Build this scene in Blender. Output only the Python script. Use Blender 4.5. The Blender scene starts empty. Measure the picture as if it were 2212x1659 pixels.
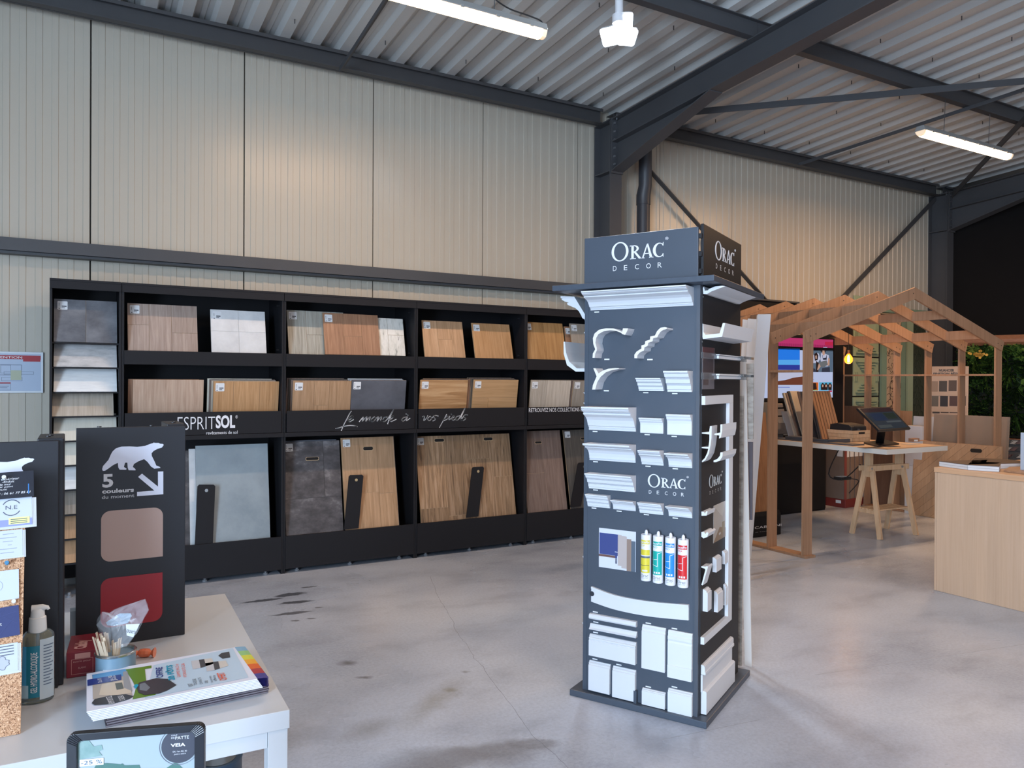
import bpy, math, random
from mathutils import Vector, Matrix
random.seed(7)
D = bpy.data; COL = bpy.context.scene.collection; SC = bpy.context.scene
V3 = Vector; R = math.radians

# ------------------------------------------------ camera (hall frame: X along the panelled wall, Y towards it)
FPX, PITCH, ROLL, YAW, EYE = 1650.0, R(0.27), R(0.32), R(60.2), 1.5
_v = V3((math.cos(YAW), math.sin(YAW), 0)); _r = V3((math.sin(YAW), -math.cos(YAW), 0)); _u = V3((0, 0, 1))
_f = _v*math.cos(PITCH) - _u*math.sin(PITCH); _up = _r.cross(_f); CP = V3((0, 0, EYE))
cam = D.cameras.new('camera'); cam.sensor_width = 36; cam.lens = 36*FPX/2212; cam.clip_start = 0.05; cam.clip_end = 200
cob = D.objects.new('camera', cam); COL.objects.link(cob); SC.camera = cob
_cx = _r*math.cos(ROLL) - (-_up)*math.sin(ROLL)*-1*-1
_cx = _r*math.cos(ROLL) + _up*math.sin(ROLL); _cy = -_r*math.sin(ROLL) + _up*math.cos(ROLL)
cob.matrix_world = Matrix(((_cx.x, _cy.x, -_f.x, 0), (_cx.y, _cy.y, -_f.y, 0), (_cx.z, _cy.z, -_f.z, EYE), (0, 0, 0, 1)))

def lin(c):
    if isinstance(c, str):
        c = tuple(int(c[i:i+2], 16) for i in (0, 2, 4))
    o = []
    for x in c[:3]:
        x /= 255.0
        o.append(x/12.92 if x <= 0.04045 else ((x+0.055)/1.055)**2.4)
    return (o[0], o[1], o[2], 1)

# ------------------------------------------------ sky, daylight through the shopfront, exposure
W = D.worlds.new('sky'); SC.world = W; W.use_nodes = True
bg = W.node_tree.nodes['Background']; bg.inputs[0].default_value = (0.62, 0.78, 1, 1); bg.inputs[1].default_value = 1.2
SC.view_settings.view_transform = 'Standard'; SC.view_settings.look = 'None'
SC.view_settings.gamma = 1; SC.view_settings.exposure = 0.0; SC.view_settings.use_curve_mapping = False

def area_light(name, loc, size, power, color, direction, sy=None):
    L = D.lights.new(name, 'AREA'); L.energy = power; L.color = color
    L.size = size
    if sy: L.shape = 'RECTANGLE'; L.size_y = sy
    o = D.objects.new(name, L); COL.objects.link(o); o.location = loc
    o.rotation_euler = V3(direction).to_track_quat('-Z', 'Y').to_euler()
    return o
COOL = (0.62, 0.79, 1.0); WARM = (1.0, 0.63, 0.36)
area_light('shopfront_daylight', (-5.0, -2.9, 1.35), 2.5, 1330, COOL, (1, 0.12, -0.28), 5.0)
area_light('rear_daylight', (1.6, -6.1, 2.3), 6.0, 22, COOL, (0, 1, 0.0), 3.0)
area_light('under_roof_light', (5.0, -2.0, 4.75), 5.0, 12, (0.9, 0.94, 1.0), (0, 0.1, -1), 3.0)  # broad area light just below the closed deck; no rooflight is built

# ------------------------------------------------ helpers
def ray(px, py):
    x = (px-1106)/FPX; y = (py-829.5)/FPX
    X = math.cos(ROLL)*x + math.sin(ROLL)*y; Y = -math.sin(ROLL)*x + math.cos(ROLL)*y
    return _r*X - _up*Y + _f
def onz(px, py, z=0.0): d = ray(px, py); return CP + d*((z-EYE)/d.z)
def ony(px, py, y): d = ray(px, py); return CP + d*(y/d.y)
def onx(px, py, x): d = ray(px, py); return CP + d*(x/d.x)

class Face:
    """a plane in the hall: origin, right U, up V, outward N; pt(u, v, n) is a point of the hall"""
    def __init__(s, P, U, V=(0, 0, 1), N=None):
        s.P = V3(P); s.U = V3(U).normalized(); s.V = V3(V).normalized()
        s.N = V3(N).normalized() if N else s.U.cross(s.V).normalized()
    def pt(s, u, v, n=0.0): return s.P + s.U*u + s.V*v + s.N*n
    def at(s, px, py, n=0.0):
        d = ray(px, py); P = s.P + s.N*n
        t = (P-CP).dot(s.N)/d.dot(s.N); q = CP + d*t - P
        return (q.dot(s.U), q.dot(s.V))
    def nv(s, px, py, u):
        d = ray(px, py); P = s.P + s.U*u
        t = (P-CP).dot(s.U)/d.dot(s.U); q = CP + d*t - P
        return (q.dot(s.N), q.dot(s.V))
    def M(s): 
        return Matrix(((s.U.x, -s.N.x, s.V.x, s.P.x), (s.U.y, -s.N.y, s.V.y, s.P.y), (s.U.z, -s.N.z, s.V.z, s.P.z), (0, 0, 0, 1)))
    def sub(s, u, v, n=0.0): return Face(s.pt(u, v, n), s.U, s.V, s.N)

MATS = {}
def mat(name, color=(200, 200, 200), rough=0.6, metal=0.0, spec=0.5, emit=None, es=0.0, trans=0.0, ior=1.45, alpha=1.0, bump=None, mottle=None, vary=0.0, coat=0.0):
    if name in MATS: return MATS[name]
    m = D.materials.new(name); m.use_nodes = True; nt = m.node_tree; b = nt.nodes['Principled BSDF']
    c = lin(color); b.inputs['Base Color'].default_value = c; b.inputs['Roughness'].default_value = rough
    b.inputs['Metallic'].default_value = metal; b.inputs['Specular IOR Level'].default_value = spec
    if coat: b.inputs['Coat Weight'].default_value = coat
    if emit: b.inputs['Emission Color'].default_value = lin(emit); b.inputs['Emission Strength'].default_value = es
    if trans: b.inputs['Transmission Weight'].default_value = trans; b.inputs['IOR'].default_value = ior
    if alpha < 1: b.inputs['Alpha'].default_value = alpha
    N = nt.nodes; Lk = nt.links
    tc = N.new('ShaderNodeTexCoord')
    if mottle or vary:
        mix = N.new('ShaderNodeMix'); mix.data_type = 'RGBA'
        mix.inputs['A'].default_value = c
        if mottle:
            c2, sc = mottle; no = N.new('ShaderNodeTexNoise'); no.inputs['Scale'].default_value = sc; no.inputs['Detail'].default_value = 6
            Lk.new(tc.outputs['Object'], no.inputs['Vector']); Lk.new(no.outputs['Fac'], mix.inputs['Factor']); mix.inputs['B'].default_value = lin(c2)
        else:
            oi = N.new('ShaderNodeObjectInfo'); Lk.new(oi.outputs['Random'], mix.inputs['Factor'])
            mix.inputs['B'].default_value = (c[0]*(1-vary), c[1]*(1-vary), c[2]*(1-vary), 1)
        Lk.new(mix.outputs['Result'], b.inputs['Base Color'])
    if bump:
        sc, st = bump; no = N.new('ShaderNodeTexNoise'); no.inputs['Scale'].default_value = sc; no.inputs['Detail'].default_value = 4
        bp = N.new('ShaderNodeBump'); bp.inputs['Strength'].default_value = st; bp.inputs['Distance'].default_value = 0.002
        Lk.new(tc.outputs['Object'], no.inputs['Vector']); Lk.new(no.outputs['Fac'], bp.inputs['Height']); Lk.new(bp.outputs['Normal'], b.inputs['Normal'])
    MATS[name] = m; return m

def ramp(N, stops):
    r = N.new('ShaderNodeValToRGB'); e = r.color_ramp.elements
    while len(e) > 1: e.remove(e[-1])
    e[0].position = stops[0][0]; e[0].color = lin(stops[0][1])
    for p, c in stops[1:]:
        q = e.new(p); q.color = lin(c)
    return r

def wood(name, cols, grain=(70, 3.4), axis='Z', rough=0.55, contrast=1.0, knots=0.0, tint=0.18):
    """grain runs along `axis` of the thing's own frame; each plank gets its own shift and tint"""
    if name in MATS: return MATS[name]
    m = D.materials.new(name); m.use_nodes = True; nt = m.node_tree; b = nt.nodes['Principled BSDF']; N = nt.nodes; Lk = nt.links
    b.inputs['Roughness'].default_value = rough
    tc = N.new('ShaderNodeTexCoord'); oi = N.new('ShaderNodeObjectInfo')
    mp = N.new('ShaderNodeMapping'); g, l = grain
    mp.inputs['Scale'].default_value = {'Z': (g, g, l), 'X': (l, g, g), 'Y': (g, l, g)}[axis]
    sh = N.new('ShaderNodeVectorMath'); sh.operation = 'SCALE'; sh.inputs[0].default_value = (13.0, 7.0, 31.0)
    Lk.new(oi.outputs['Random'], sh.inputs['Scale']); Lk.new(sh.outputs['Vector'], mp.inputs['Location'])
    Lk.new(tc.outputs['Object'], mp.inputs['Vector'])
    n1 = N.new('ShaderNodeTexNoise'); n1.inputs['Scale'].default_value = 1.0; n1.inputs['Detail'].default_value = 8; n1.inputs['Roughness'].default_value = 0.62; n1.inputs['Distortion'].default_value = 0.6 + knots
    Lk.new(mp.outputs['Vector'], n1.inputs['Vector'])
    lo, hi = 0.5-0.30/contrast, 0.5+0.30/contrast
    st = [(lo + (hi-lo)*i/(len(cols)-1), c) for i, c in enumerate(cols)]
    r = ramp(N, st); Lk.new(n1.outputs['Fac'], r.inputs['Fac'])
    mp2 = N.new('ShaderNodeMapping'); g2, l2 = g*0.16, l*0.5
    mp2.inputs['Scale'].default_value = {'Z': (g2, g2, l2), 'X': (l2, g2, g2), 'Y': (g2, l2, g2)}[axis]
    Lk.new(sh.outputs['Vector'], mp2.inputs['Location']); Lk.new(tc.outputs['Object'], mp2.inputs['Vector'])
    n2 = N.new('ShaderNodeTexNoise'); n2.inputs['Scale'].default_value = 1.0; n2.inputs['Detail'].default_value = 3
    Lk.new(mp2.outputs['Vector'], n2.inputs['Vector'])
    ad = N.new('ShaderNodeMath'); ad.operation = 'MULTIPLY_ADD'; Lk.new(oi.outputs['Random'], ad.inputs[0]); ad.inputs[1].default_value = tint; ad.inputs[2].default_value = 1.0 - tint*0.5 - 0.16
    ad2 = N.new('ShaderNodeMath'); ad2.operation = 'MULTIPLY_ADD'; Lk.new(n2.outputs['Fac'], ad2.inputs[0]); ad2.inputs[1].default_value = 0.32; Lk.new(ad.outputs[0], ad2.inputs[2])
    vm = N.new('ShaderNodeVectorMath'); vm.operation = 'SCALE'; Lk.new(r.outputs['Color'], vm.inputs[0]); Lk.new(ad2.outputs[0], vm.inputs['Scale'])
    Lk.new(vm.outputs['Vector'], b.inputs['Base Color'])
    bp = N.new('ShaderNodeBump'); bp.inputs['Strength'].default_value = 0.15; bp.inputs['Distance'].default_value = 0.001
    Lk.new(n1.outputs['Fac'], bp.inputs['Height']); Lk.new(bp.outputs['Normal'], b.inputs['Normal'])
    MATS[name] = m; return m

def stone(name, cols, scale=6.0, rough=0.6, detail=8, stretch=(1, 1, 1)):
    if name in MATS: return MATS[name]
    m = D.materials.new(name); m.use_nodes = True; nt = m.node_tree; b = nt.nodes['Principled BSDF']; N = nt.nodes; Lk = nt.links
    b.inputs['Roughness'].default_value = rough
    tc = N.new('ShaderNodeTexCoord'); mp = N.new('ShaderNodeMapping'); mp.inputs['Scale'].default_value = stretch
    oi = N.new('ShaderNodeObjectInfo'); sh = N.new('ShaderNodeVectorMath'); sh.operation = 'SCALE'; sh.inputs[0].default_value = (9, 5, 17)
    Lk.new(oi.outputs['Random'], sh.inputs['Scale']); Lk.new(sh.outputs['Vector'], mp.inputs['Location'])
    n1 = N.new('ShaderNodeTexNoise'); n1.inputs['Scale'].default_value = scale; n1.inputs['Detail'].default_value = detail; n1.inputs['Roughness'].default_value = 0.65
    Lk.new(tc.outputs['Object'], mp.inputs['Vector']); Lk.new(mp.outputs['Vector'], n1.inputs['Vector'])
    r = ramp(N, [(0.3 + 0.4*i/(len(cols)-1), c) for i, c in enumerate(cols)])
    Lk.new(n1.outputs['Fac'], r.inputs['Fac']); Lk.new(r.outputs['Color'], b.inputs['Base Color'])
    MATS[name] = m; return m

def root_of(o):
    while o.parent: o = o.parent
    return o

class MB:
    """collects solids in hall coordinates (or through a Face) and links them as ONE mesh object"""
    def __init__(s, face=None): s.v = []; s.f = []; s.mi = []; s.m = 0; s.face = face
    def P(s, p):
        if s.face: return s.face.pt(p[0], p[2], -p[1])
        return V3(p)
    def add(s, vs, fs):
        b = len(s.v); s.v += [s.P(p) for p in vs]
        s.f += [tuple(b+i for i in f) for f in fs]; s.mi += [s.m]*len(fs); return s
    def box(s, x0, x1, y0, y1, z0, z1):
        x0, x1 = sorted((x0, x1)); y0, y1 = sorted((y0, y1)); z0, z1 = sorted((z0, z1))
        return s.add([(x0, y0, z0), (x1, y0, z0), (x1, y1, z0), (x0, y1, z0), (x0, y0, z1), (x1, y0, z1), (x1, y1, z1), (x0, y1, z1)],
                     [(3, 2, 1, 0), (4, 5, 6, 7), (0, 1, 5, 4), (1, 2, 6, 5), (2, 3, 7, 6), (3, 0, 4, 7)])
    def fbox(s, u0, u1, v0, v1, n0, n1):           # box in face coordinates, n outward
        return s.box(u0, u1, -n0, -n1, v0, v1)
    def poly(s, pts, n0, n1):                       # outline in (u, v), extruded along the face normal n0..n1
        k = len(pts); vs = [(p[0], -n0, p[1]) for p in pts] + [(p[0], -n1, p[1]) for p in pts]
        fs = [tuple(range(k))[::-1], tuple(range(k, 2*k))] + [(i, (i+1) % k, k+(i+1) % k, k+i) for i in range(k)]
        return s.add(vs, fs)
    def prof(s, pts, u0, u1, closed=True, skew=0.0):          # profile in (n, v), extruded along u
        k = len(pts); vs = [(u0, -p[0], p[1]) for p in pts] + [(u1 + skew*p[0], -p[0], p[1]) for p in pts]
        fs = [(i, (i+1) % k, k+(i+1) % k, k+i) for i in range(k if closed else k-1)]
        if closed: fs += [tuple(range(k))[::-1], tuple(range(k, 2*k))]
        return s.add(vs, fs)
    def extrude(s, pts, d):                         # world outline (list of Vectors), pushed along vector d
        k = len(pts); vs = [tuple(p) for p in pts] + [tuple(V3(p)+V3(d)) for p in pts]
        return s.add(vs, [tuple(range(k))[::-1], tuple(range(k, 2*k))] + [(i, (i+1) % k, k+(i+1) % k, k+i) for i in range(k)])
    def beam(s, a, b, w, h, up=(0, 0, 1)):          # rectangular bar from a to b
        a, b = V3(a), V3(b); d = (b-a).normalized(); u = V3(up); sd = d.cross(u)
        if sd.length < 1e-4: sd = d.cross(V3((1, 0, 0)))
        sd.normalize(); u = sd.cross(d).normalized(); vs = []
        for p in (a, b):
            for i, j in ((-1, -1), (1, -1), (1, 1), (-1, 1)): vs.append(tuple(p + sd*(w/2*i) + u*(h/2*j)))
        return s.add(vs, [(0, 1, 2, 3), (7, 6, 5, 4), (0, 4, 5, 1), (1, 5, 6, 2), (2, 6, 7, 3), (3, 7, 4, 0)])
    def tube(s, path, r, n=8, cap=True):
        path = [V3(p) for p in path]; rs = r if isinstance(r, (list, tuple)) else [r]*len(path); vs = []; up = V3((0, 0, 1))
        prev = None
        for i, p in enumerate(path):
            d = (path[min(i+1, len(path)-1)] - path[max(i-1, 0)]).normalized()
            a = d.cross(up if prev is None else prev)
            if prev is not None: a = prev - d*prev.dot(d); 
            elif a.length < 1e-3: a = d.cross(V3((1, 0, 0)))
            a.normalize(); prev = a; b = d.cross(a)
            for k in range(n):
                t = 2*math.pi*k/n; vs.append(tuple(p + (a*math.cos(t) + b*math.sin(t))*rs[i]))
        fs = []
        for i in range(len(path)-1):
            for k in range(n): fs.append((i*n+k, i*n+(k+1) % n, (i+1)*n+(k+1) % n, (i+1)*n+k))
        if cap: fs += [tuple(range(n))[::-1], tuple(range((len(path)-1)*n, len(path)*n))]
        return s.add(vs, fs)
    def lathe(s, c, prof, n=24, sx=1.0, sy=1.0, rot=0.0, cap=True):     # profile (radius, z) about a vertical axis
        vs = []; c = V3(c)
        for r_, z in prof:
            for k in range(n):
                t = 2*math.pi*k/n; x, y = r_*sx*math.cos(t), r_*sy*math.sin(t)
                vs.append((c.x + x*math.cos(rot)-y*math.sin(rot), c.y + x*math.sin(rot)+y*math.cos(rot), c.z+z))
        fs = []; m = len(prof)
        for i in range(m-1):
            for k in range(n): fs.append((i*n+k, i*n+(k+1) % n, (i+1)*n+(k+1) % n, (i+1)*n+k))
        if cap: fs += [tuple(range(n))[::-1], tuple(range((m-1)*n, m*n))]
        return s.add(vs, fs)
    def strip(s, outer, inner, n0, n1, closed=False):     # band between two 2D curves, extruded
        k = len(outer); m = k if closed else k-1
        for i in range(m):
            j = (i+1) % k; s.poly([outer[i], outer[j], inner[j], inner[i]], n0, n1)
        return s
    def line(s, pts, w, n0=0.0, n1=0.001):                # stroked 2D polyline
        for a, b in zip(pts[:-1], pts[1:]):
            dx, dy = b[0]-a[0], b[1]-a[1]; l = math.hypot(dx, dy)
            if l < 1e-6: continue
            nx, ny = -dy/l*w/2, dx/l*w/2; ex, ey = dx/l*w*0.3, dy/l*w*0.3
            s.poly([(a[0]-ex+nx, a[1]-ey+ny), (a[0]-ex-nx, a[1]-ey-ny), (b[0]+ex-nx, b[1]+ey-ny), (b[0]+ex+nx, b[1]+ey+ny)], n0, n1)
        return s
    def build(s, name, mats, parent=None, label=None, cat=None, group=None, kind=None, smooth=False, bevel=0.0):
        me = D.meshes.new(name); vs = s.v
        if parent:
            inv = root_of(parent).matrix_basis.inverted(); vs = [inv @ v for v in vs]
        me.from_pydata([tuple(v) for v in vs], [], s.f)
        mats = mats if isinstance(mats, (list, tuple)) else [mats]
        for m in mats: me.materials.append(m)
        if len(mats) > 1: me.polygons.foreach_set('material_index', s.mi)
        if smooth: me.polygons.foreach_set('use_smooth', [True]*len(s.f))
        me.update()
        import bmesh
        bm = bmesh.new(); bm.from_mesh(me); bmesh.ops.recalc_face_normals(bm, faces=bm.faces); bm.to_mesh(me); bm.free()
        o = D.objects.new(name, me); COL.objects.link(o)
        if parent: o.parent = parent
        if smooth:
            try: me.set_sharp_from_angle(angle=R(40))
            except Exception: pass
        if bevel:
            b = o.modifiers.new('edges', 'BEVEL'); b.width = bevel; b.segments = 2; b.limit_method = 'ANGLE'; b.angle_limit = R(40)
        tag(o, label, cat, group, kind); return o

def tag(o, label=None, cat=None, group=None, kind=None):
    if label: o['label'] = label
    if cat: o['category'] = cat
    if group: o['group'] = group
    if kind: o['kind'] = kind
    return o
def thing(name, label, cat, loc=(0, 0, 0), group=None, mtx=None, rotz=0.0, kind=None):
    o = D.objects.new(name, None); COL.objects.link(o); o.empty_display_size = 0.05
    o.matrix_basis = mtx if mtx else Matrix.Translation(V3(loc)) @ Matrix.Rotation(rotz, 4, 'Z')
    return tag(o, label, cat, group, kind)
def dup(root, mtx, label=None, group=None):
    def cp(o, par):
        c = o.copy(); COL.objects.link(c)
        if par: c.parent = par
        for ch in o.children: cp(ch, c)
        return c
    r = cp(root, None); r.matrix_basis = mtx
    if label: r['label'] = label
    if group: r['group'] = group
    return r

# lettering: built-in font turned into a mesh lying on a Face, fitted to a box of the face
def glyphs(body, bold=0.0, shear=0.0, spacing=1.0, ext=0.0):
    cu = D.curves.new('t', 'FONT'); cu.body = body; cu.size = 1; cu.offset = bold; cu.shear = shear; cu.space_character = spacing; cu.resolution_u = 3
    o = D.objects.new('t', cu); me = D.meshes.new_from_object(o); D.objects.remove(o); D.curves.remove(cu)
    vs = [(v.co.x, v.co.y) for v in me.vertices]; fs = [tuple(p.vertices) for p in me.polygons]; D.meshes.remove(me)
    return vs, fs
def text(body, face, u0, u1, v0, v1, m, parent, n=0.0012, bold=0.0, shear=0.0, spacing=1.0, rot=0, keep=False, mb=None):
    vs, fs = glyphs(body, bold, shear, spacing)
    x0 = min(a for a, b in vs); x1 = max(a for a, b in vs); y0 = min(b for a, b in vs); y1 = max(b for a, b in vs)
    g = mb or MB(face); out = []
    for x, y in vs:
        a = (x-x0)/(x1-x0); b = (y-y0)/(y1-y0)
        if rot == 90: a, b = 1-b, a
        out.append((u0+(u1-u0)*a, -n, v0+(v1-v0)*b))
    g.add(out, fs)
    if mb: return mb
    return g.build('lettering', m, parent)
def rrect(u0, u1, v0, v1, r, n=5, corners=(1, 1, 1, 1)):
    pts = []
    for (cx, cy, a0, k) in ((u1-r, v1-r, 0, 0), (u0+r, v1-r, 90, 1), (u0+r, v0+r, 180, 2), (u1-r, v0+r, 270, 3)):
        if not corners[k]: pts.append(((u1, u0, u0, u1)[k], (v1, v1, v0, v0)[k])); continue
        for i in range(n+1):
            t = R(a0+90*i/n); pts.append((cx+r*math.cos(t), cy+r*math.sin(t)))
    return pts
def smooth_path(p, k=4):
    out = []
    for i in range(len(p)-1):
        a, b, c, d = p[max(i-1, 0)], p[i], p[i+1], p[min(i+2, len(p)-1)]
        for j in range(k):
            t = j/k
            out.append(tuple(0.5*((2*b[q]) + (-a[q]+c[q])*t + (2*a[q]-5*b[q]+4*c[q]-d[q])*t*t + (-a[q]+3*b[q]-3*c[q]+d[q])*t**3) for q in range(len(b))))
    return out + [tuple(p[-1])]
# ================================================ the hall
YW = 6.6                       # inner face of the panelled wall
XC1, XC2 = 4.833, 10.75        # portal frames
def roofz(y): return 4.31 + 0.06*(6.6-y)     # underside of the roof sheet's ribs
steel = mat('painted_steel', (76, 77, 80), 0.5, spec=0.4, bump=(60, 0.05), mottle=((67, 68, 71), 3))
steel_dark = mat('painted_steel_dark', (70, 70, 72), 0.5, mottle=((62, 62, 64), 4))
zinc = mat('bolt_zinc', (170, 172, 175), 0.35, metal=0.8)
blk = mat('black_board', (26, 26, 30), 0.6, spec=.28, mottle=((25, 25, 29), 8), bump=(300, 0.05))

def floor_material():
    m = D.materials.new('concrete'); m.use_nodes = True; nt = m.node_tree; N = nt.nodes; L = nt.links; b = N['Principled BSDF']
    tc = N.new('ShaderNodeTexCoord')
    def noise(sc, det=6, rg=0.6, dist=0.0, vec=None):
        n = N.new('ShaderNodeTexNoise'); n.inputs['Scale'].default_value = sc; n.inputs['Detail'].default_value = det; n.inputs['Roughness'].default_value = rg; n.inputs['Distortion'].default_value = dist
        L.new(vec or tc.outputs['Object'], n.inputs['Vector']); return n
    big = noise(0.7, 5, 0.55, 0.3); r1 = ramp(N, [(0.3, (168, 178, 194)), (0.5, (188, 197, 212)), (0.68, (202, 210, 222))]); L.new(big.outputs['Fac'], r1.inputs['Fac'])
    st = N.new('ShaderNodeMapping'); st.inputs['Scale'].default_value = (1.0, 1.7, 1); st.inputs['Rotation'].default_value = (0, 0, 0.5); L.new(tc.outputs['Object'], st.inputs['Vector'])
    med = noise(1.8, 7, 0.58, 0.2, st.outputs['Vector']); r2 = ramp(N, [(0.28, (188, 188, 190)), (0.48, (238, 238, 238)), (0.75, (255, 255, 255))]); L.new(med.outputs['Fac'], r2.inputs['Fac'])
    mx = N.new('ShaderNodeMix'); mx.data_type = 'RGBA'; mx.blend_type = 'MULTIPLY'; mx.inputs['Factor'].default_value = 0.6
    L.new(r1.outputs['Color'], mx.inputs['A']); L.new(r2.outputs['Color'], mx.inputs['B'])
    last = mx.outputs['Result']
    # old stains with a shape of their own
    warp = noise(7.0, 5, 0.6)
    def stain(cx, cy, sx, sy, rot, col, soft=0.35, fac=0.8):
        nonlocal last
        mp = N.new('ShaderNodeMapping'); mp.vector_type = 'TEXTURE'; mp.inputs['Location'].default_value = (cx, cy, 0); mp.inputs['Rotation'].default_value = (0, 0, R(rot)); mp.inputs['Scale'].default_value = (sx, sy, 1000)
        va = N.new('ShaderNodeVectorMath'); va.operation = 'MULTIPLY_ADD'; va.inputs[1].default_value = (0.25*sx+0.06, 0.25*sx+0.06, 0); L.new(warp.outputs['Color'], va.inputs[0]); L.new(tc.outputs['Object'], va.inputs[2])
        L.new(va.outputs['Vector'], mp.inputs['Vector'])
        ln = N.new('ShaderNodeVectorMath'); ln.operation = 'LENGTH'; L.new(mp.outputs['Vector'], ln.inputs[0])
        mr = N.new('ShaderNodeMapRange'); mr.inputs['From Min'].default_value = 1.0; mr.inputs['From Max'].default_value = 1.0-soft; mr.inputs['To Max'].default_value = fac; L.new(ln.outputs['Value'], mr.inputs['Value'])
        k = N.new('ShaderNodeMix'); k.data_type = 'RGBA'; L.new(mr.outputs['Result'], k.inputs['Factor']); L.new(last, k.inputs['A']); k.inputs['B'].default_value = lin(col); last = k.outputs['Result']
    for px, py, sx, sy, rot, col, soft, fac in (
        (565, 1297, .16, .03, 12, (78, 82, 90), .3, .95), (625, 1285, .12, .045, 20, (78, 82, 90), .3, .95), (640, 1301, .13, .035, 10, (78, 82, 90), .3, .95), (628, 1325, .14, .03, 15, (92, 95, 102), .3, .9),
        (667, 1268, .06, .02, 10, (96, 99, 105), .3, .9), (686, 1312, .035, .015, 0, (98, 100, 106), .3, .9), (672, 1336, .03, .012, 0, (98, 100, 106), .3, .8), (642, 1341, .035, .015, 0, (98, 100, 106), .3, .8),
        (750, 1433, .065, .04, 0, (112, 114, 118), .8, .85), (785, 1463, .05, .028, 0, (112, 114, 118), .8, .8), (972, 1489, .05, .03, 0, (140, 139, 128), .8, .8), (1006, 1450, .03, .02, 0, (128, 130, 135), .8, .7),
        (940, 1515, .36, .09, 60, (150, 150, 146), .95, .6), (800, 1575, .18, .1, 40, (135, 137, 140), .9, .6),
        (985, 1640, .34, .13, -8, (128, 130, 136), .7, .7), (1075, 1622, .26, .10, -4, (130, 132, 138), .6, .7), (1150, 1608, .13, .06, -8, (130, 132, 138), .4, .7), (900, 1668, .2, .1, 10, (130, 132, 138), .6, .6)):
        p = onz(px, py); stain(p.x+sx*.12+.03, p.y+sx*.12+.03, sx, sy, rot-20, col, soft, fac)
    fine = noise(60, 4, 0.7); r3 = ramp(N, [(0.3, (235, 235, 235)), (0.6, (255, 255, 255))]); L.new(fine.outputs['Fac'], r3.inputs['Fac'])
    m2 = N.new('ShaderNodeMix'); m2.data_type = 'RGBA'; m2.blend_type = 'MULTIPLY'; m2.inputs['Factor'].default_value = 1.0; L.new(last, m2.inputs['A']); L.new(r3.outputs['Color'], m2.inputs['B'])
    L.new(m2.outputs['Result'], b.inputs['Base Color'])
    rr = N.new('ShaderNodeMapRange'); rr.inputs['To Min'].default_value = 0.2; rr.inputs['To Max'].default_value = 0.36; L.new(big.outputs['Fac'], rr.inputs['Value']); L.new(rr.outputs['Result'], b.inputs['Roughness'])
    bp = N.new('ShaderNodeBump'); bp.inputs['Strength'].default_value = 0.05; bp.inputs['Distance'].default_value = 0.003; L.new(med.outputs['Fac'], bp.inputs['Height']); L.new(bp.outputs['Normal'], b.inputs['Normal'])
    b.inputs['Specular IOR Level'].default_value = 0.35
    return m
fl = MB().box(-5.2, 14, -6.6, 6.75, -0.2, 0).build('floor', floor_material(), kind='structure')
# hairline crack wandering through the slab, a thin recessed dark seam
cr = [(930, 1245), (948, 1292), (962, 1312), (978, 1340), (985, 1364), (998, 1382), (1011, 1393), (1024, 1422), (1044, 1440), (1066, 1475), (1088, 1502), (1120, 1545), (1148, 1588), (1190, 1622), (1228, 1658), (1260, 1700)]
g = MB()
pts = []
for i in range(len(cr)-1):
    for k in range(4):
        t = k/4; pts.append(onz(cr[i][0]*(1-t)+cr[i+1][0]*t + random.uniform(-2, 2), cr[i][1]*(1-t)+cr[i+1][1]*t))
for a, b in zip(pts[:-1], pts[1:]): g.beam(a+V3((0, 0, -.004)), b+V3((0, 0, -.004)), random.uniform(.0008, .0018), .0086)
g.build('crack', mat('crack_dark', (112, 115, 122), 0.9), fl)
g = MB(); a = onz(1760, 1458); b = onz(2212, 1392); g.beam(a+V3((0, 0, -.004)), b+V3((0, 0, -.004)), .0025, .0084)
a = onz(1430, 1598); b = onz(1640, 1555); g.beam(a+V3((0, 0, -.004)), b+V3((0, 0, -.004)), .002, .0084)
g.build('slab_joint', mat('joint_dark', (150, 153, 160), 0.9), fl)

# panelled wall: sandwich panels 1.113 m wide with fine ribs every 0.1 m
white_sheet = mat('lacquered_sheet', (188, 180, 165), 0.30, spec=0.5, mottle=((181, 173, 158), 0.8), bump=(9, 0.04))
wl = MB().box(-5.2, 14, YW+.02, YW+.15, 0, 4.75).build('wall_left', mat('wall_core', (70, 70, 68), .8), kind='structure')
seam0, sw = 0.1005, 1.1135
def panel_mesh():
    g = MB(); x = .004; pts = [(0.004, .02), (.006, .002)]; n = 11; st = sw/n
    for i in range(n):
        a = i*st
        pts += [(a+st*.5-.001, .002), (a+st*.5+.004, -.0035), (a+st-.007, -.0035), (a+st-.004, .002)]
    pts = pts[:-1] + [(sw-.006, -.0035), (sw-.004, .02)]
    return pts
pp = panel_mesh()
first = None
for k in range(-5, 13):
    x0 = seam0 + k*sw
    if first is None:
        g = MB(); n = len(pp); vs = [(x, y, 0.0) for x, y in pp] + [(x, y, 4.62) for x, y in pp]
        g.add(vs, [(i, i+1, n+i+1, n+i) for i in range(n-1)]); first = g.build('panel', white_sheet, wl); o = first
        me = first.data
    else:
        o = D.objects.new('panel', me); COL.objects.link(o); o.parent = wl
    o.location = (x0, YW, 0)

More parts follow.
